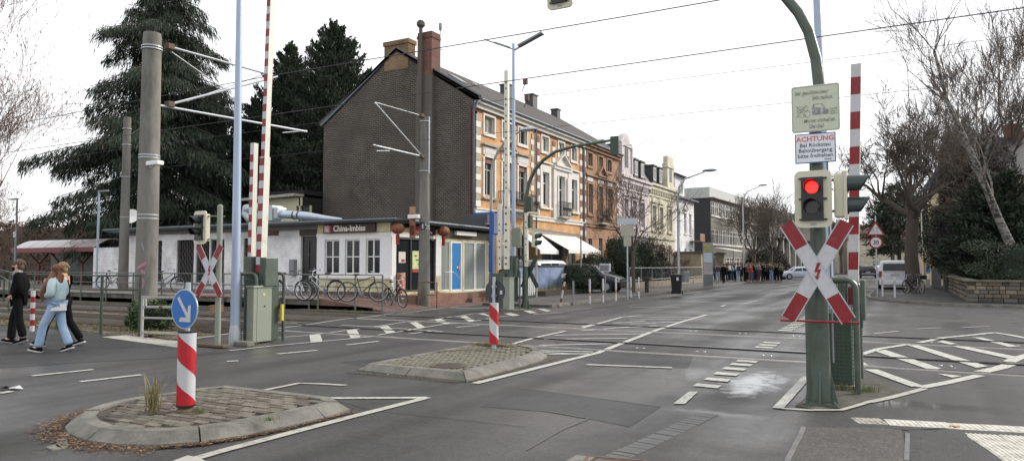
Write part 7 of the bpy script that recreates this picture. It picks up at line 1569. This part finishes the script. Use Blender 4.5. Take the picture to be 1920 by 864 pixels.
# ============================================================ VEHICLES
def car(label,loc,rz,st,paint,wr_=.32,wx=(-1.4,1.4),sides=(),front=None,rear=None,cat='car',name='parked_car',rear_lights='wide',plate=True,belt=None,rails=False):
    t=thing(name,label,cat,loc,rz); b=MB(); rows=[]
    for (x,w_,z0,zb,wt,zt) in st:
        half=[(w_*.86,z0),(w_*.97,z0+.08),(w_,z0+(zb-z0)*.45),(w_*.985,zb-.05),(w_*.96,zb),(wt+(w_*.96-wt)*.12,zb+(zt-zb)*.82),(wt*.9,zt-.02*(zt-zb>.1)),(wt*.45,zt+.015)]
        rows.append([(x,y,z) for y,z in half]+[(x,-y,z) for y,z in half[::-1]])
    n=len(rows[0]); vs=[v for r_ in rows for v in r_]; fs=[]
    for i in range(len(rows)-1):
        for j in range(n): fs.append((i*n+j,i*n+(j+1)%n,(i+1)*n+(j+1)%n,(i+1)*n+j))
    fs.append(tuple(range(n))[::-1]); fs.append(tuple((len(rows)-1)*n+j for j in range(n)))
    b.add(vs,fs); o=b.build('body',paint,t,smooth=True)
    bm=bmesh.new(); bm.from_mesh(o.data); bmesh.ops.recalc_face_normals(bm,faces=bm.faces); bm.to_mesh(o.data); bm.free()
    xs=[s[0] for s in st]
    def at(x): return [float(np.interp(x,xs,[s[k] for s in st])) for k in range(1,6)]
    def side_pt(x,u,s_):   # u 0..1 between belt and roof edge
        w_,z0,zb,wt,zt=at(x); ya=w_*.96; yb=wt+(w_*.96-wt)*.12; return (x,s_*(ya+(yb-ya)*u+.006),zb+(zt-zb)*.82*u)
    for (x0,x1,i0,i1) in sides:
        for s_ in (-1,1):
            q=[side_pt(x0,.06,s_),side_pt(x1,.06,s_),side_pt(x1-i1,.92,s_),side_pt(x0+i0,.92,s_)]
            m_=MB().prism(q if s_<0 else q[::-1],(0,s_*.004,0)); m_.build('side_window',M_glass,t)
    def cross_glass(xb_,xt,nm,inset=.12):
        w0=at(xb_); w1=at(xt); sg=1 if xb_>xt else -1
        zb_=w0[4] ; zt_=w1[4]; d=Vector((xt-xb_,0,zt_-zb_)); n_=Vector((-d.z,0,d.x)) if d.x<0 else Vector((-d.z,0,d.x)); 
        n_=Vector((abs(d.z)*sg,0,abs(d.x))).normalized()*.012
        a,c=.08,.90; y0=w0[0]*.86; y1=w1[3]*.84
        P=[Vector((xb_,0,zb_))+d*a+Vector((0,-y0,0))+n_,Vector((xb_,0,zb_))+d*a+Vector((0,y0,0))+n_,Vector((xb_,0,zb_))+d*c+Vector((0,y1,0))+n_,Vector((xb_,0,zb_))+d*c+Vector((0,-y1,0))+n_]
        MB().prism(P,n_*.3).build(nm,M_glass,t)
    if front: cross_glass(*front,'windscreen')
    if rear: cross_glass(*rear,'rear_window')
    for x in wx:
        for s_ in (-1,1):
            w_=at(x)[0]; MB().disc((x,s_*(w_-.02),wr_),(0,s_,0),wr_*1.13,.03,20).build('wheel_arch',M_black,t)
            wo=MB().disc((x,s_*(w_-.13),wr_),(0,s_,0),wr_,.18,22).build('wheel',M_rubber,t); m_=MB().disc((x,s_*(w_+.045),wr_),(0,s_,0),wr_*.62,.014,16)
            for k in range(5): a=k*1.2566; m_.bar((x,s_*(w_+.062),wr_),(x+wr_*.58*math.cos(a),s_*(w_+.062),wr_+wr_*.58*math.sin(a)),.05,.01,up=(0,1,0))
            m_.build('rim',M_galv,wo)
    xr=st[0][0]; xf=st[-1][0]; wR=st[0][1]; zbR=st[0][3]
    for s_ in (-1,1):
        if rear_lights=='tall': MB().box(xr-.03,min(s_*.76,s_*.925),.84,xr+.10,max(s_*.76,s_*.925),1.24).build('tail_light',M_tail,t)
        else: MB().bbox(xr-.02,min(s_*wR*.62,s_*wR*.96),zbR-.24,xr+.1,max(s_*wR*.62,s_*wR*.96),zbR-.1,.02).build('tail_light',M_tail,t)
        wF=st[-2][1]; MB().bbox(xf-.16,min(s_*wF*.55,s_*wF*.93),st[-1][3]-.16,xf+.0,max(s_*wF*.55,s_*wF*.93),st[-1][3]-.02,.03).build('headlight',M_galv,t)
        MB().bbox(xs[len(xs)//2]+.55,s_*(at(.9)[0]+.02) if s_>0 else -at(.9)[0]-.2,st[len(st)//2][3]+.0,xs[len(xs)//2]+.68,s_*(at(.9)[0]+.2) if s_>0 else -at(.9)[0]-.02,st[len(st)//2][3]+.13,.02).build('mirror',paint,t)
    MB().bbox(xr-.05,-wR*.95,st[0][2]+.02,xr+.1,wR*.95,st[0][2]+.26,.03).build('rear_bumper',M_grey if paint is not M_vwhite else paint,t); MB().bbox(xf-.1,-st[-2][1]*.8,st[-1][2]+.05,xf+.04,st[-2][1]*.8,st[-1][2]+.25,.03).build('front_bumper',M_black,t)
    if plate: MB().box(xr-.062,-.26,.0+st[0][2]+.30 if rear_lights!='tall' else .98,xr-.02,.26,st[0][2]+.41 if rear_lights!='tall' else 1.09).build('number_plate',M_white,t)
    if rails:
        for s_ in(-1,1): MB().tube([(-1.9,s_*at(-.5)[3]*.95,at(-.5)[4]+.02),(.4,s_*at(-.5)[3]*.95,at(-.5)[4]+.04)],.015,6).build('roof_rail',M_galv,t)
    return t
M_tail=mat('tail_light_red',(.22,.015,.015),.25,0,0); M_vwhite=mat('van_white_paint',(.66,.68,.72),.3,0,.03,2,dirt=(.5,.5,.5),dsc=1.5,dlo=.55,dhi=.9); M_silver=mat('car_silver_blue',(.50,.56,.66),.3,.25,.04,2); M_cblk=mat('car_black_paint',(.015,.017,.022),.22,0,.1,2); M_cgrey=mat('car_grey_paint',(.16,.17,.19),.3,.2,.1,2)
vs_=[(-2.45,.86,.35,1.18,.78,1.55),(-2.38,.93,.3,1.2,.84,1.86),(-2.2,.95,.28,1.2,.86,1.93),(0,.95,.27,1.2,.86,1.95),(1.0,.95,.27,1.18,.85,1.93),(1.35,.95,.27,1.16,.83,1.85),(1.95,.94,.28,1.1,.78,1.18),(2.3,.90,.3,.98,.72,1.04),(2.45,.82,.35,.8,.65,.84)]
vn=car('white van seen from behind, parked at the right corner by the 30 sign',(-.36,54.75,.02),R(90),vs_,M_vwhite,.34,(-1.5,1.5),((-2.0,-.75,.05,.0),(-.68,.35,0,0),(.45,1.5,0,.25)),(1.95,1.3),None,'van','parked_van','tall',True)
MB().prism([(-2.472,-.70,1.27),(-2.472,.70,1.27),(-2.425,.66,1.74),(-2.425,-.66,1.74)],(-.012,0,0)).build('rear_window',M_glass,vn); MB().disc((-2.475,0,1.14),(-1,0,0),.05,.01,18).build('emblem',M_galv,vn); MB().box(-2.482,-.6,1.17,-2.46,.6,1.185).box(-2.482,-.005,.6,-2.465,.005,.62).build('seam_line',M_grey,vn); MB().bar((-2.49,.0,1.26),(-2.475,.34,1.42),.015).build('wiper',M_black,vn); MB().bbox(-2.52,-.9,.36,-2.36,.9,.62,.04).build('bumper_step',M_vwhite,vn)
es=[(-2.35,.78,.35,.86,.62,1.02),(-2.25,.88,.28,.92,.62,1.25),(-1.85,.91,.25,.95,.62,1.43),(-.6,.92,.22,.95,.64,1.49),(.2,.92,.22,.95,.63,1.46),(.55,.92,.22,.94,.60,1.38),(1.2,.91,.22,.90,.66,.98),(1.9,.88,.24,.82,.62,.86),(2.3,.78,.3,.68,.5,.72)]
q=pz(1497,523.5); car('silver blue estate car crossing the far road behind the red and white crossbuck',(q.x,q.y,0),YAW+R(180),es,M_silver,.32,(-1.45,1.4),((-2.1,-1.15,.15,0),(-1.08,-.2,0,0),(-.12,.95,0,.42)),(1.2,.5),(-2.3,-1.9),rails=True,name='estate_car')
sv=[(-2.1,.82,.42,1.02,.66,1.15),(-2.02,.9,.34,1.05,.68,1.38),(-1.7,.92,.3,1.05,.68,1.56),(-.5,.93,.3,1.05,.68,1.63),(.3,.93,.3,1.05,.66,1.6),(.55,.92,.3,1.04,.66,1.5),(1.1,.92,.3,1.0,.68,1.06),(1.8,.88,.34,.9,.62,.94),(2.1,.78,.4,.74,.5,.78)]
q=pz(1627,521.5); car('black car driving away down the street left of the white van',(q.x,q.y+2,0),R(92),sv,M_cblk,.34,(-1.35,1.35),((-1.7,-.9,.1,0),(-.82,0,0,0),(.08,.9,0,.35)),(1.1,.5),(-2.05,-1.7),name='driving_car')
car('black car parked behind the clipped bush before the brown brick house',(-16.05,38.6,.1),R(4),sv,M_cblk,.34,(-1.35,1.35),((-1.7,-.9,.1,0),(-.82,0,0,0),(.08,.9,0,.35)),(1.1,.5),(-2.05,-1.7))
car('white and pale blue van whose roof shows above the blue garden wall',(-18.75,38.2,.0),R(88),vs_,mat('van_pale_blue',(.55,.60,.72),.3,0,.04,2),.34,(-1.5,1.5),((-2.0,-.75,.05,.0),(-.68,.35,0,0),(.45,1.5,0,.25)),(1.95,1.3),None,'van','parked_van','tall')
car('small grey car far away down the street left of the driving black car',(-6.4,150,0),R(-85),sv,M_cgrey,.34,(-1.35,1.35),((-1.7,-.9,.1,0),(-.82,0,0,0),(.08,.9,0,.35)),(1.1,.5),(-2.05,-1.7))
car('distant white car parked at the right kerb beyond the van',(-2.6,118,0),R(90),sv,M_vwhite,.34,(-1.35,1.35),((-1.7,-.9,.1,0),(-.82,0,0,0),(.08,.9,0,.35)),(1.1,.5),(-2.05,-1.7))
# ============================================================ PEOPLE
def skin(name,nodes,m,parent=None,lv=2,root=0):
    # nodes: list of (parent_index or None, pos, radius)
    me=bpy.data.meshes.new(name); me.from_pydata([n[1] for n in nodes],[(n[0],i) for i,n in enumerate(nodes) if n[0] is not None],[])
    o=bpy.data.objects.new(name,me); col.objects.link(o); s=o.modifiers.new('s','SKIN'); s.use_smooth_shade=True; s.branch_smoothing=.3
    for i,n in enumerate(nodes):
        v=me.skin_vertices[0].data[i]; r_=n[2]; v.radius=(r_,r_) if not isinstance(r_,tuple) else r_; v.use_root=(i==root)
    u=o.modifiers.new('u','SUBSURF'); u.levels=lv; u.render_levels=lv
    dg_=bpy.context.evaluated_depsgraph_get(); m2_=bpy.data.meshes.new_from_object(o.evaluated_get(dg_)); bpy.data.objects.remove(o); bpy.data.meshes.remove(me)
    m2_.name=name; m2_.materials.clear(); m2_.materials.append(m); m2_.polygons.foreach_set('use_smooth',[True]*len(m2_.polygons)); m2_.polygons.foreach_set('material_index',[0]*len(m2_.polygons))
    o=bpy.data.objects.new(name,m2_); col.objects.link(o)
    if parent:o.parent=parent
    return o
M_skin=mat('skin',(.55,.33,.25),.6,0,.06,6)
def person(label,loc,rz,J,jack,trou,shoe,hair_m,hair='short',fingers=True,lv=2,flare=.0,jl=.0,puff=1.0,hood=None,mask=None,scale=1.0,sole=None,group=None,inner=None):
    t=thing('person',label,'person',loc,rz,group); t.scale=(scale,)*3
    P=J['pelvis']; N=[]
    def a(p,pos,r): N.append((p,pos,r)); return len(N)-1
    pv=a(None,P,.105); sp=a(pv,J['waist'],.10); ch=a(sp,J['chest'],(.12,.10)); nk=a(ch,J['neck'],.052); jw=a(nk,J['jaw'],.068); sk=a(jw,J['skull'],.088); a(sk,J['top'],.06)
    for s_ in ('l','r'):
        sh_=a(ch,J['sh'+s_],.052); el=a(sh_,J['el'+s_],.040); wr=a(el,J['wr'+s_],.028); pm=a(wr,J['ha'+s_],(.032,.02))
        d=(Vector(J['ha'+s_])-Vector(J['wr'+s_])).normalized(); sd=d.cross(Vector((0,1,0))).normalized()
        if fingers:
            for k in range(4):
                off=sd*((k-1.5)*.019); L=(.034,.040,.037,.028)[k]; b0=Vector(J['ha'+s_])+off+d*.03; m1_=b0+d*L+Vector((0,.012 if s_=='r' else -.012,0)); a2_=m1_+d*L*.6+Vector((0,.022 if s_=='r' else -.022,0))
                i0=a(pm,tuple(b0),.0095); i1=a(i0,tuple(m1_),.0085); a(i1,tuple(a2_),.007)
            tb=Vector(J['wr'+s_]).lerp(Vector(J['ha'+s_]),.6)+sd*-.035; i0=a(pm,tuple(tb),.011); a(i0,tuple(tb+sd*-.02+d*.035),.008)
        hp=a(pv,J['hi'+s_],.085); kn=a(hp,J['kn'+s_],.055); an_=a(kn,J['an'+s_],.036); a(an_,J['to'+s_],.03)
    skin('body',N,M_skin,t,lv)
    # trousers
    N=[]; pv=a(None,P,.125)
    for s_ in('l','r'):
        hp=a(pv,J['hi'+s_],.098); mid=tuple((Vector(J['hi'+s_])+Vector(J['kn'+s_]))/2); th=a(hp,mid,.088); kn=a(th,J['kn'+s_],.070+flare*.3); m3_=tuple(Vector(J['kn'+s_]).lerp(Vector(J['an'+s_]),.6)); cf=a(kn,m3_,.062+flare*.7); an_=a(cf,tuple(Vector(J['kn'+s_]).lerp(Vector(J['an'+s_]),1.0)+Vector((0,0,-.01))),.056+flare)
    skin('trousers',N,trou,t,lv)
    N=[]; hem=tuple(Vector(P)+Vector((0,0,.02-jl))); pv=a(None,hem,(.135*puff,.155*puff)); sp=a(pv,J['waist'],(.13*puff,.145*puff)); ch=a(sp,J['chest'],(.14*puff,.15*puff)); nk=a(ch,tuple(Vector(J['neck'])-Vector((0,0,.02))),.075)
    for s_ in('l','r'):
        sh_=a(ch,J['sh'+s_],.078*puff); md=tuple((Vector(J['sh'+s_])+Vector(J['el'+s_]))/2); m_=a(sh_,md,.070*puff); el=a(m_,J['el'+s_],.066*puff); fa=a(el,tuple((Vector(J['el'+s_])+Vector(J['wr'+s_]))/2),.058*puff); wr=a(fa,J['wr'+s_],.045*puff)
    skin('jacket',N,jack,t,lv)
    for s_ in('l','r'):
        A=Vector(J['an'+s_]);T=Vector(J['to'+s_]); h_=max(0.0,min(A.z,T.z)-.05); d=(T-A); d.z=0; d=d.normalized() if d.length>.01 else Vector((1,0,0)); 
        pitch=math.atan2((A.z-.09)-(T.z-.04),(Vector((A.x,A.y,0))-Vector((T.x,T.y,0))).length+.001)
        sh2=MB().ball((.0,0,.045),(.075,.048,.055),10).ball((.09,0,.03),(.10,.05,.04),12).build('shoe',shoe,t,smooth=True,loc=tuple(A+Vector((0,0,-.085)))); sh2.rotation_euler=(0,pitch*1.0,math.atan2(d.y,d.x))
        so_=MB().bbox(-.08,-.05,-.012,.19,.05,.018,.01).build('sole',sole or M_white,sh2)
    S=Vector(J['skull']); f=(Vector(J['face'])-S).normalized(); side=Vector((0,0,1)).cross(f).normalized(); up=f.cross(side)
    if hair!='none':
        b=MB(); b.ball(S+f*-.022+Vector((0,0,.022)),(.100,.094,.104),16); b.ball(S+f*-.05+Vector((0,0,-.03)),(.072,.086,.09),14); r_=random.Random(5)
        for k in range(70): an_=r_.uniform(0,6.28); el_=r_.uniform(.15,1.45); nn_=(side*math.cos(an_)+f*math.sin(an_))*math.cos(el_)+Vector((0,0,math.sin(el_))); q=S+f*-.022+Vector((0,0,.02))+nn_*.094; t2=(Vector((0,0,-1))+nn_*.5+side*r_.uniform(-.4,.4)-f*.3).normalized(); b.tube([q,q+t2*.03+nn_*.006,q+t2*.06],[.012,.011,.003],4)
        b.build('hair',hair_m,t,smooth=True)
        if hair=='long':
            q0=S+f*-.06+Vector((0,0,.02)); N=[]; i0=a(None,tuple(q0),.09); 
            i1=a(i0,tuple(S+f*-.085+Vector((0,0,-.14))),(.10,.07)); i2=a(i1,tuple(S+f*-.09+side*.05+Vector((0,0,-.28))),(.10,.055)); a(i2,tuple(S+f*-.08+side*.07+Vector((0,0,-.42))),(.055,.03))
            j1=a(i0,tuple(S+side*.10+Vector((0,0,-.12))),.06); j2=a(j1,tuple(S+side*.20+f*.05+Vector((0,0,-.27))),.065); j3=a(j2,tuple(S+side*.235+f*.10+Vector((0,0,-.42))),.055); a(j3,tuple(S+side*.22+f*.10+Vector((0,0,-.60))),.025)
            skin('long_hair',N,hair_m,t,lv)
    b=MB(); c=S+f*.085+Vector((0,0,-.035)); b.ball(c,(.016,.012,.022),8); b.build('nose',M_skin,t,smooth=True)
    e=MB(); 
    for s_ in (-1,1): e.ball(S+f*.078+side*.032*s_+Vector((0,0,.0)),(.010,.010,.008),8)
    e.build('eyes',M_black,t); MB().ball(S+f*.078+Vector((0,0,-.075)),(.012,.022,.006),8).build('mouth',mat('lips',(.35,.12,.10),.6,0,0),t)
    e=MB(); 
    for s_ in (-1,1): e.ball(S+side*.088*s_+Vector((0,0,-.02)),(.018,.012,.028),8)
    e.build('ears',M_skin,t)
    if mask: MB().ball(S+f*.045+Vector((0,0,-.07)),(.055,.068,.05),12).build('face_mask',mask,t,smooth=True)
    if hood:
        N=[]; n0=Vector(J['neck']); i0=a(None,tuple(n0+f*-.08+Vector((0,0,-.01))),(.07,.09)); i1=a(i0,tuple(n0+side*.10+Vector((0,0,-.02))),.05); a(i1,tuple(n0+side*.06+f*.09+Vector((0,0,-.06))),.035); i2=a(i0,tuple(n0-side*.10+Vector((0,0,-.02))),.05); a(i2,tuple(n0-side*.06+f*.09+Vector((0,0,-.06))),.035)
        skin('hood',N,hood,t,lv)
    if inner: 
        MB().lathe([(.15,0),(.165,-.06),(.172,-.13),(.16,-.135),(.12,-.0)],(0,0,P[2]+.01),16).build('shirt_hem',inner,t,smooth=True)
    return t
def pose(front=.30,back=-.30,arms='swing',lead='r',headturn=0,kneeb=.0):
    J=dict(pelvis=(0,0,.93),waist=(.01,0,1.08),chest=(.02,0,1.30),neck=(.03,0,1.45),jaw=(.05,0,1.515),skull=(.045,0,1.60),top=(.04,0,1.655),face=(.045+math.cos(headturn),math.sin(headturn),1.60))
    o='l' if lead=='r' else 'r'; sy={'l':1,'r':-1}
    for s_ in 'lr': J['hi'+s_]=(0,.085*sy[s_],.90); J['sh'+s_]=(.01,.165*sy[s_],1.395)
    J['kn'+lead]=(front*.62+.03,.09*sy[lead],.51); J['an'+lead]=(front,.09*sy[lead],.095); J['to'+lead]=(front+.13,.1*sy[lead],.075)
    J['kn'+o]=(back*.28,.09*sy[o],.49); J['an'+o]=(back,.09*sy[o],.13); J['to'+o]=(back+.12,.09*sy[o],.04)
    for s_ in 'lr':
        y=sy[s_]
        if arms=='swing': d=(.20 if s_==o else -.16); J['el'+s_]=(d*.5,.22*y,1.13); J['wr'+s_]=(d*1.3+.02,.21*y,.92); J['ha'+s_]=(d*1.5+.03,.205*y,.85)
        elif arms=='pocket': J['el'+s_]=(-.07,.235*y,1.13); J['wr'+s_]=(.08,.19*y,.98); J['ha'+s_]=(.12,.16*y,.95)
        elif arms=='fold': J['el'+s_]=(-.02,.24*y,1.12); J['wr'+s_]=(.22,.10*y,1.10); J['ha'+s_]=(.27,.04*y,1.11)
        elif arms=='phone': J['el'+s_]=(.04,.23*y,1.14); J['wr'+s_]=(.26,.14*y,1.27 if s_=='l' else 1.12); J['ha'+s_]=(.31,.11*y,1.32 if s_=='l' else 1.14)
    return J
M_cblack=mat('cloth_black',(.005,.005,.006),.9,0,.3,8,.3,60,spec=.12); M_cdark=mat('cloth_charcoal',(.008,.008,.009),.9,0,.3,8,.3,60,spec=.12); M_cice=mat('jacket_ice_blue',(.40,.52,.55),.5,0,.12,5,.9,14); M_jean=mat('denim_light_blue',(.27,.39,.56),.85,0,.18,7,.3,80,dirt=(.36,.46,.60),dsc=5,dlo=.5,dhi=.7); M_hgrey=mat('hood_grey',(.22,.21,.20),.9,0,.1,8); M_hair=mat('hair_brown',(.09,.058,.035),.6,0,.3,20,.5,40,stretch=(4,4,.6)); M_haira=mat('hair_auburn',(.15,.058,.028),.5,0,.35,18,.6,30,stretch=(5,5,.5)); M_hood=mat('hood_white',(.62,.62,.64),.9,0,.05,8); M_fur=mat('fur_tan',(.42,.31,.16),.95,0,.3,25,.9,40)
HD=math.pi+YAW
q=pz(33,644); person('young man in black jacket, grey hood and black trousers walking left at the edge',(q.x,q.y,0),HD+R(20),pose(.14,-.12,'pocket','r'),M_cblack,M_cdark,M_cblack,M_hair,'short',mask=M_cblack,hood=M_hgrey,scale=1.035,jl=.22,puff=1.32,flare=.03,sole=M_grey)
q=pz(104,659); w1=person('woman with long auburn hair, ice blue padded jacket and ripped light jeans walking left',(q.x,q.y,0),HD,pose(.28,-.22,'fold','l'),M_cice,M_jean,M_cblack,M_haira,'long',hood=M_hood,scale=.97,puff=1.25,flare=.028,inner=M_hood)
for x,z in ((.20,.60),(.23,.52),(-.08,.58)): MB().ball((x+.055 if x>0 else x+.03,.10 if x>0 else -.09,z),(.02,.045,.018),8).build('jeans_tear',M_skin,w1)
bg_=MB(); bg_.bbox(.02,.2,.72,.30,.28,1.0,.03).tube([(.05,.24,1.0),(.0,.2,1.3),(.02,.1,1.46)],.012,5); 
q=pz(97,650.5); q=q+Vector((-.12,.38,0))*.6; w2=person('woman in black with a tan fur trimmed hood walking behind the auburn haired woman',(q.x,q.y,0),HD+R(3),pose(.36,-.34,'phone','l'),M_cblack,M_cblack,M_cdark,mat('hair_dark_blond',(.22,.14,.07),.6,0,.3,20),'short',hood=M_fur,scale=1.0,puff=1.1,flare=.02)
ph=thing('mobile_phone','dark phone held up by the woman in black','phone',(q.x,q.y,0),HD+R(3)); MB().bbox(.33,.07,1.28,.345,.14,1.42,.004).build('phone_body',M_black,ph)
ps_=thing('snow_white_litter','crumpled white scrap lying on the road at the left edge','litter',pz(12,730)); MB().add([(0,0,.01),(.16,.02,.03),(.22,.1,.012),(.08,.12,.05),(-.06,.08,.012)],[(0,1,3),(1,2,3),(0,3,4)]).add([(-.12,-.03,.012),(.02,-.05,.03),(.05,.03,.012),(-.08,.04,.04)],[(0,1,2,3)],1).build('paper',[M_white,M_cblack],ps_); ps_.name='litter'
# crowd in front of the school
cc={k:mat('cloth_'+k,c,.9,0,.15,8) for k,c in dict(navy=(.02,.03,.07),red=(.28,.03,.03),white=(.55,.56,.58),grey=(.12,.12,.13),olive=(.06,.065,.04),bluel=(.20,.28,.42),maroon=(.10,.02,.025),brown=(.09,.06,.04),jeans=(.08,.13,.24),pale=(.30,.36,.45)).items()}
protoA=person('person in dark clothes standing apart at the front left of the crowd',(0,0,0),0,pose(.08,-.06,'pocket'),M_cblack,M_cdark,M_cblack,M_hair,'short',fingers=False,lv=1,puff=1.1,jl=.06)
protoB=person('temp',(0,0,0),0,pose(.02,-.02,'fold'),M_cblack,M_cdark,M_cblack,M_hair,'short',fingers=False,lv=1,puff=1.15)
protoC=person('temp',(0,0,0),0,pose(.04,-.05,'phone'),M_cblack,M_cdark,M_cblack,mat('hair_dark',(.05,.03,.02),.6,0,.3,20),'long',fingers=False,lv=1,puff=1.05)
G_='people waiting in front of the school'
rp_=random.Random(12); dark='dark clothed person standing in the crowd in front of the school'
spec=[(1357,531.5,0,{},'person all in black standing apart at the front left of the crowd'),(1384,529,1,{'cloth_black':cc['white'],'cloth_charcoal':cc['pale']},'person with white top, pale trousers and dark backpack seen from behind'),(1407,529,0,{'cloth_black':cc['red'],'cloth_charcoal':cc['brown']},'person in a red jacket in the middle of the crowd'),(1368,527.5,2,{'cloth_black':cc['white']},'person in a white top with long auburn hair in the crowd'),(1374,528,1,{'cloth_black':cc['bluel'],'cloth_charcoal':cc['navy']},'person in a light blue jacket in the crowd'),(1346,531,1,{'cloth_black':cc['navy'],'cloth_charcoal':cc['pale']},'person with dark jacket and pale jeans beside the information pillar'),(1447,528,0,{'cloth_black':cc['olive'],'cloth_charcoal':cc['bluel']},'person with olive jacket and light blue jeans at the right of the crowd'),(1423,528,1,{'cloth_black':cc['grey'],'cloth_charcoal':cc['maroon']},'person in grey jacket and maroon trousers right of the red jacket'),(1462,527.5,2,{'cloth_black':cc['grey']},'long haired person in grey at the right end of the crowd')]
bps=None
for px in [1337,1341,1350,1354,1361,1364,1371,1379,1390,1394,1397,1401,1404,1411,1414,1418,1421,1426,1429,1432,1435,1438,1441,1444,1450,1453,1456,1459,1466,1389,1399,1409,1431]:
    sw=rp_.choice(({},{},{'cloth_black':cc['navy']},{'cloth_charcoal':cc['jeans']},{'cloth_black':cc['olive']},{'cloth_black':cc['grey'],'cloth_charcoal':cc['navy']}))
    k_=rp_.randrange(3); nm_={M_cblack.name:'black'}; J_='black'; T_='black'
    for a_,v_ in sw.items():
        if a_=='cloth_black': J_=v_.name.split('_')[1]
        else: T_=v_.name.split('_')[1]
    T_={'jeans':'blue denim'}.get(T_,T_); lb=('long haired person ' if k_==2 else 'person ')+('with folded arms ' if k_==1 else '')+'in '+J_+' top and '+T_+' trousers, '+('left part' if px<1375 else 'middle' if px<1425 else 'right part')+' of crowd'
    spec.append((px,rp_.uniform(525.6,528.6),k_,sw,lb))
first=[True]*3; protos=[protoA,protoB,protoC]
for px,py,k,sw,lab in spec:
    q=pz(px,py,.1); z=rp_.uniform(0,6.28)
    o=dup(protos[k],None,(q.x,q.y,.1),{1384:math.pi/2+YAW}.get(px,z),lab,G_,sw)
    s_=rp_.uniform(.96,1.08); o.scale=(s_,)*3
    if px==1384: MB().bbox(-.32,-.15,1.0,-.14,.15,1.42,.05).build('backpack',cc['navy'],o)
def rm(o):
    for c in list(o.children): rm(c)
    bpy.data.objects.remove(o)
for o in protos: rm(o)
# bench for bits of litter on the road and islands
for px,py in ((725,702),(748,706),(1790,690)): 
    q=pz(px,py,.004); t=thing('litter',{725:'small white scrap left of the second one at the far island kerb',748:'small white scrap right of the first one at the far island kerb',1790:'small pale scrap on the hatched crossing'}[px],'litter',q); MB().add([(0,0,.004),(.05,.0,.012),(.04,.03,.004),(0,.03,.01)],[(0,1,2,3)]).build('paper',M_white,t)
# power cables fixed to the snack bar, wall lamp etc are part of it
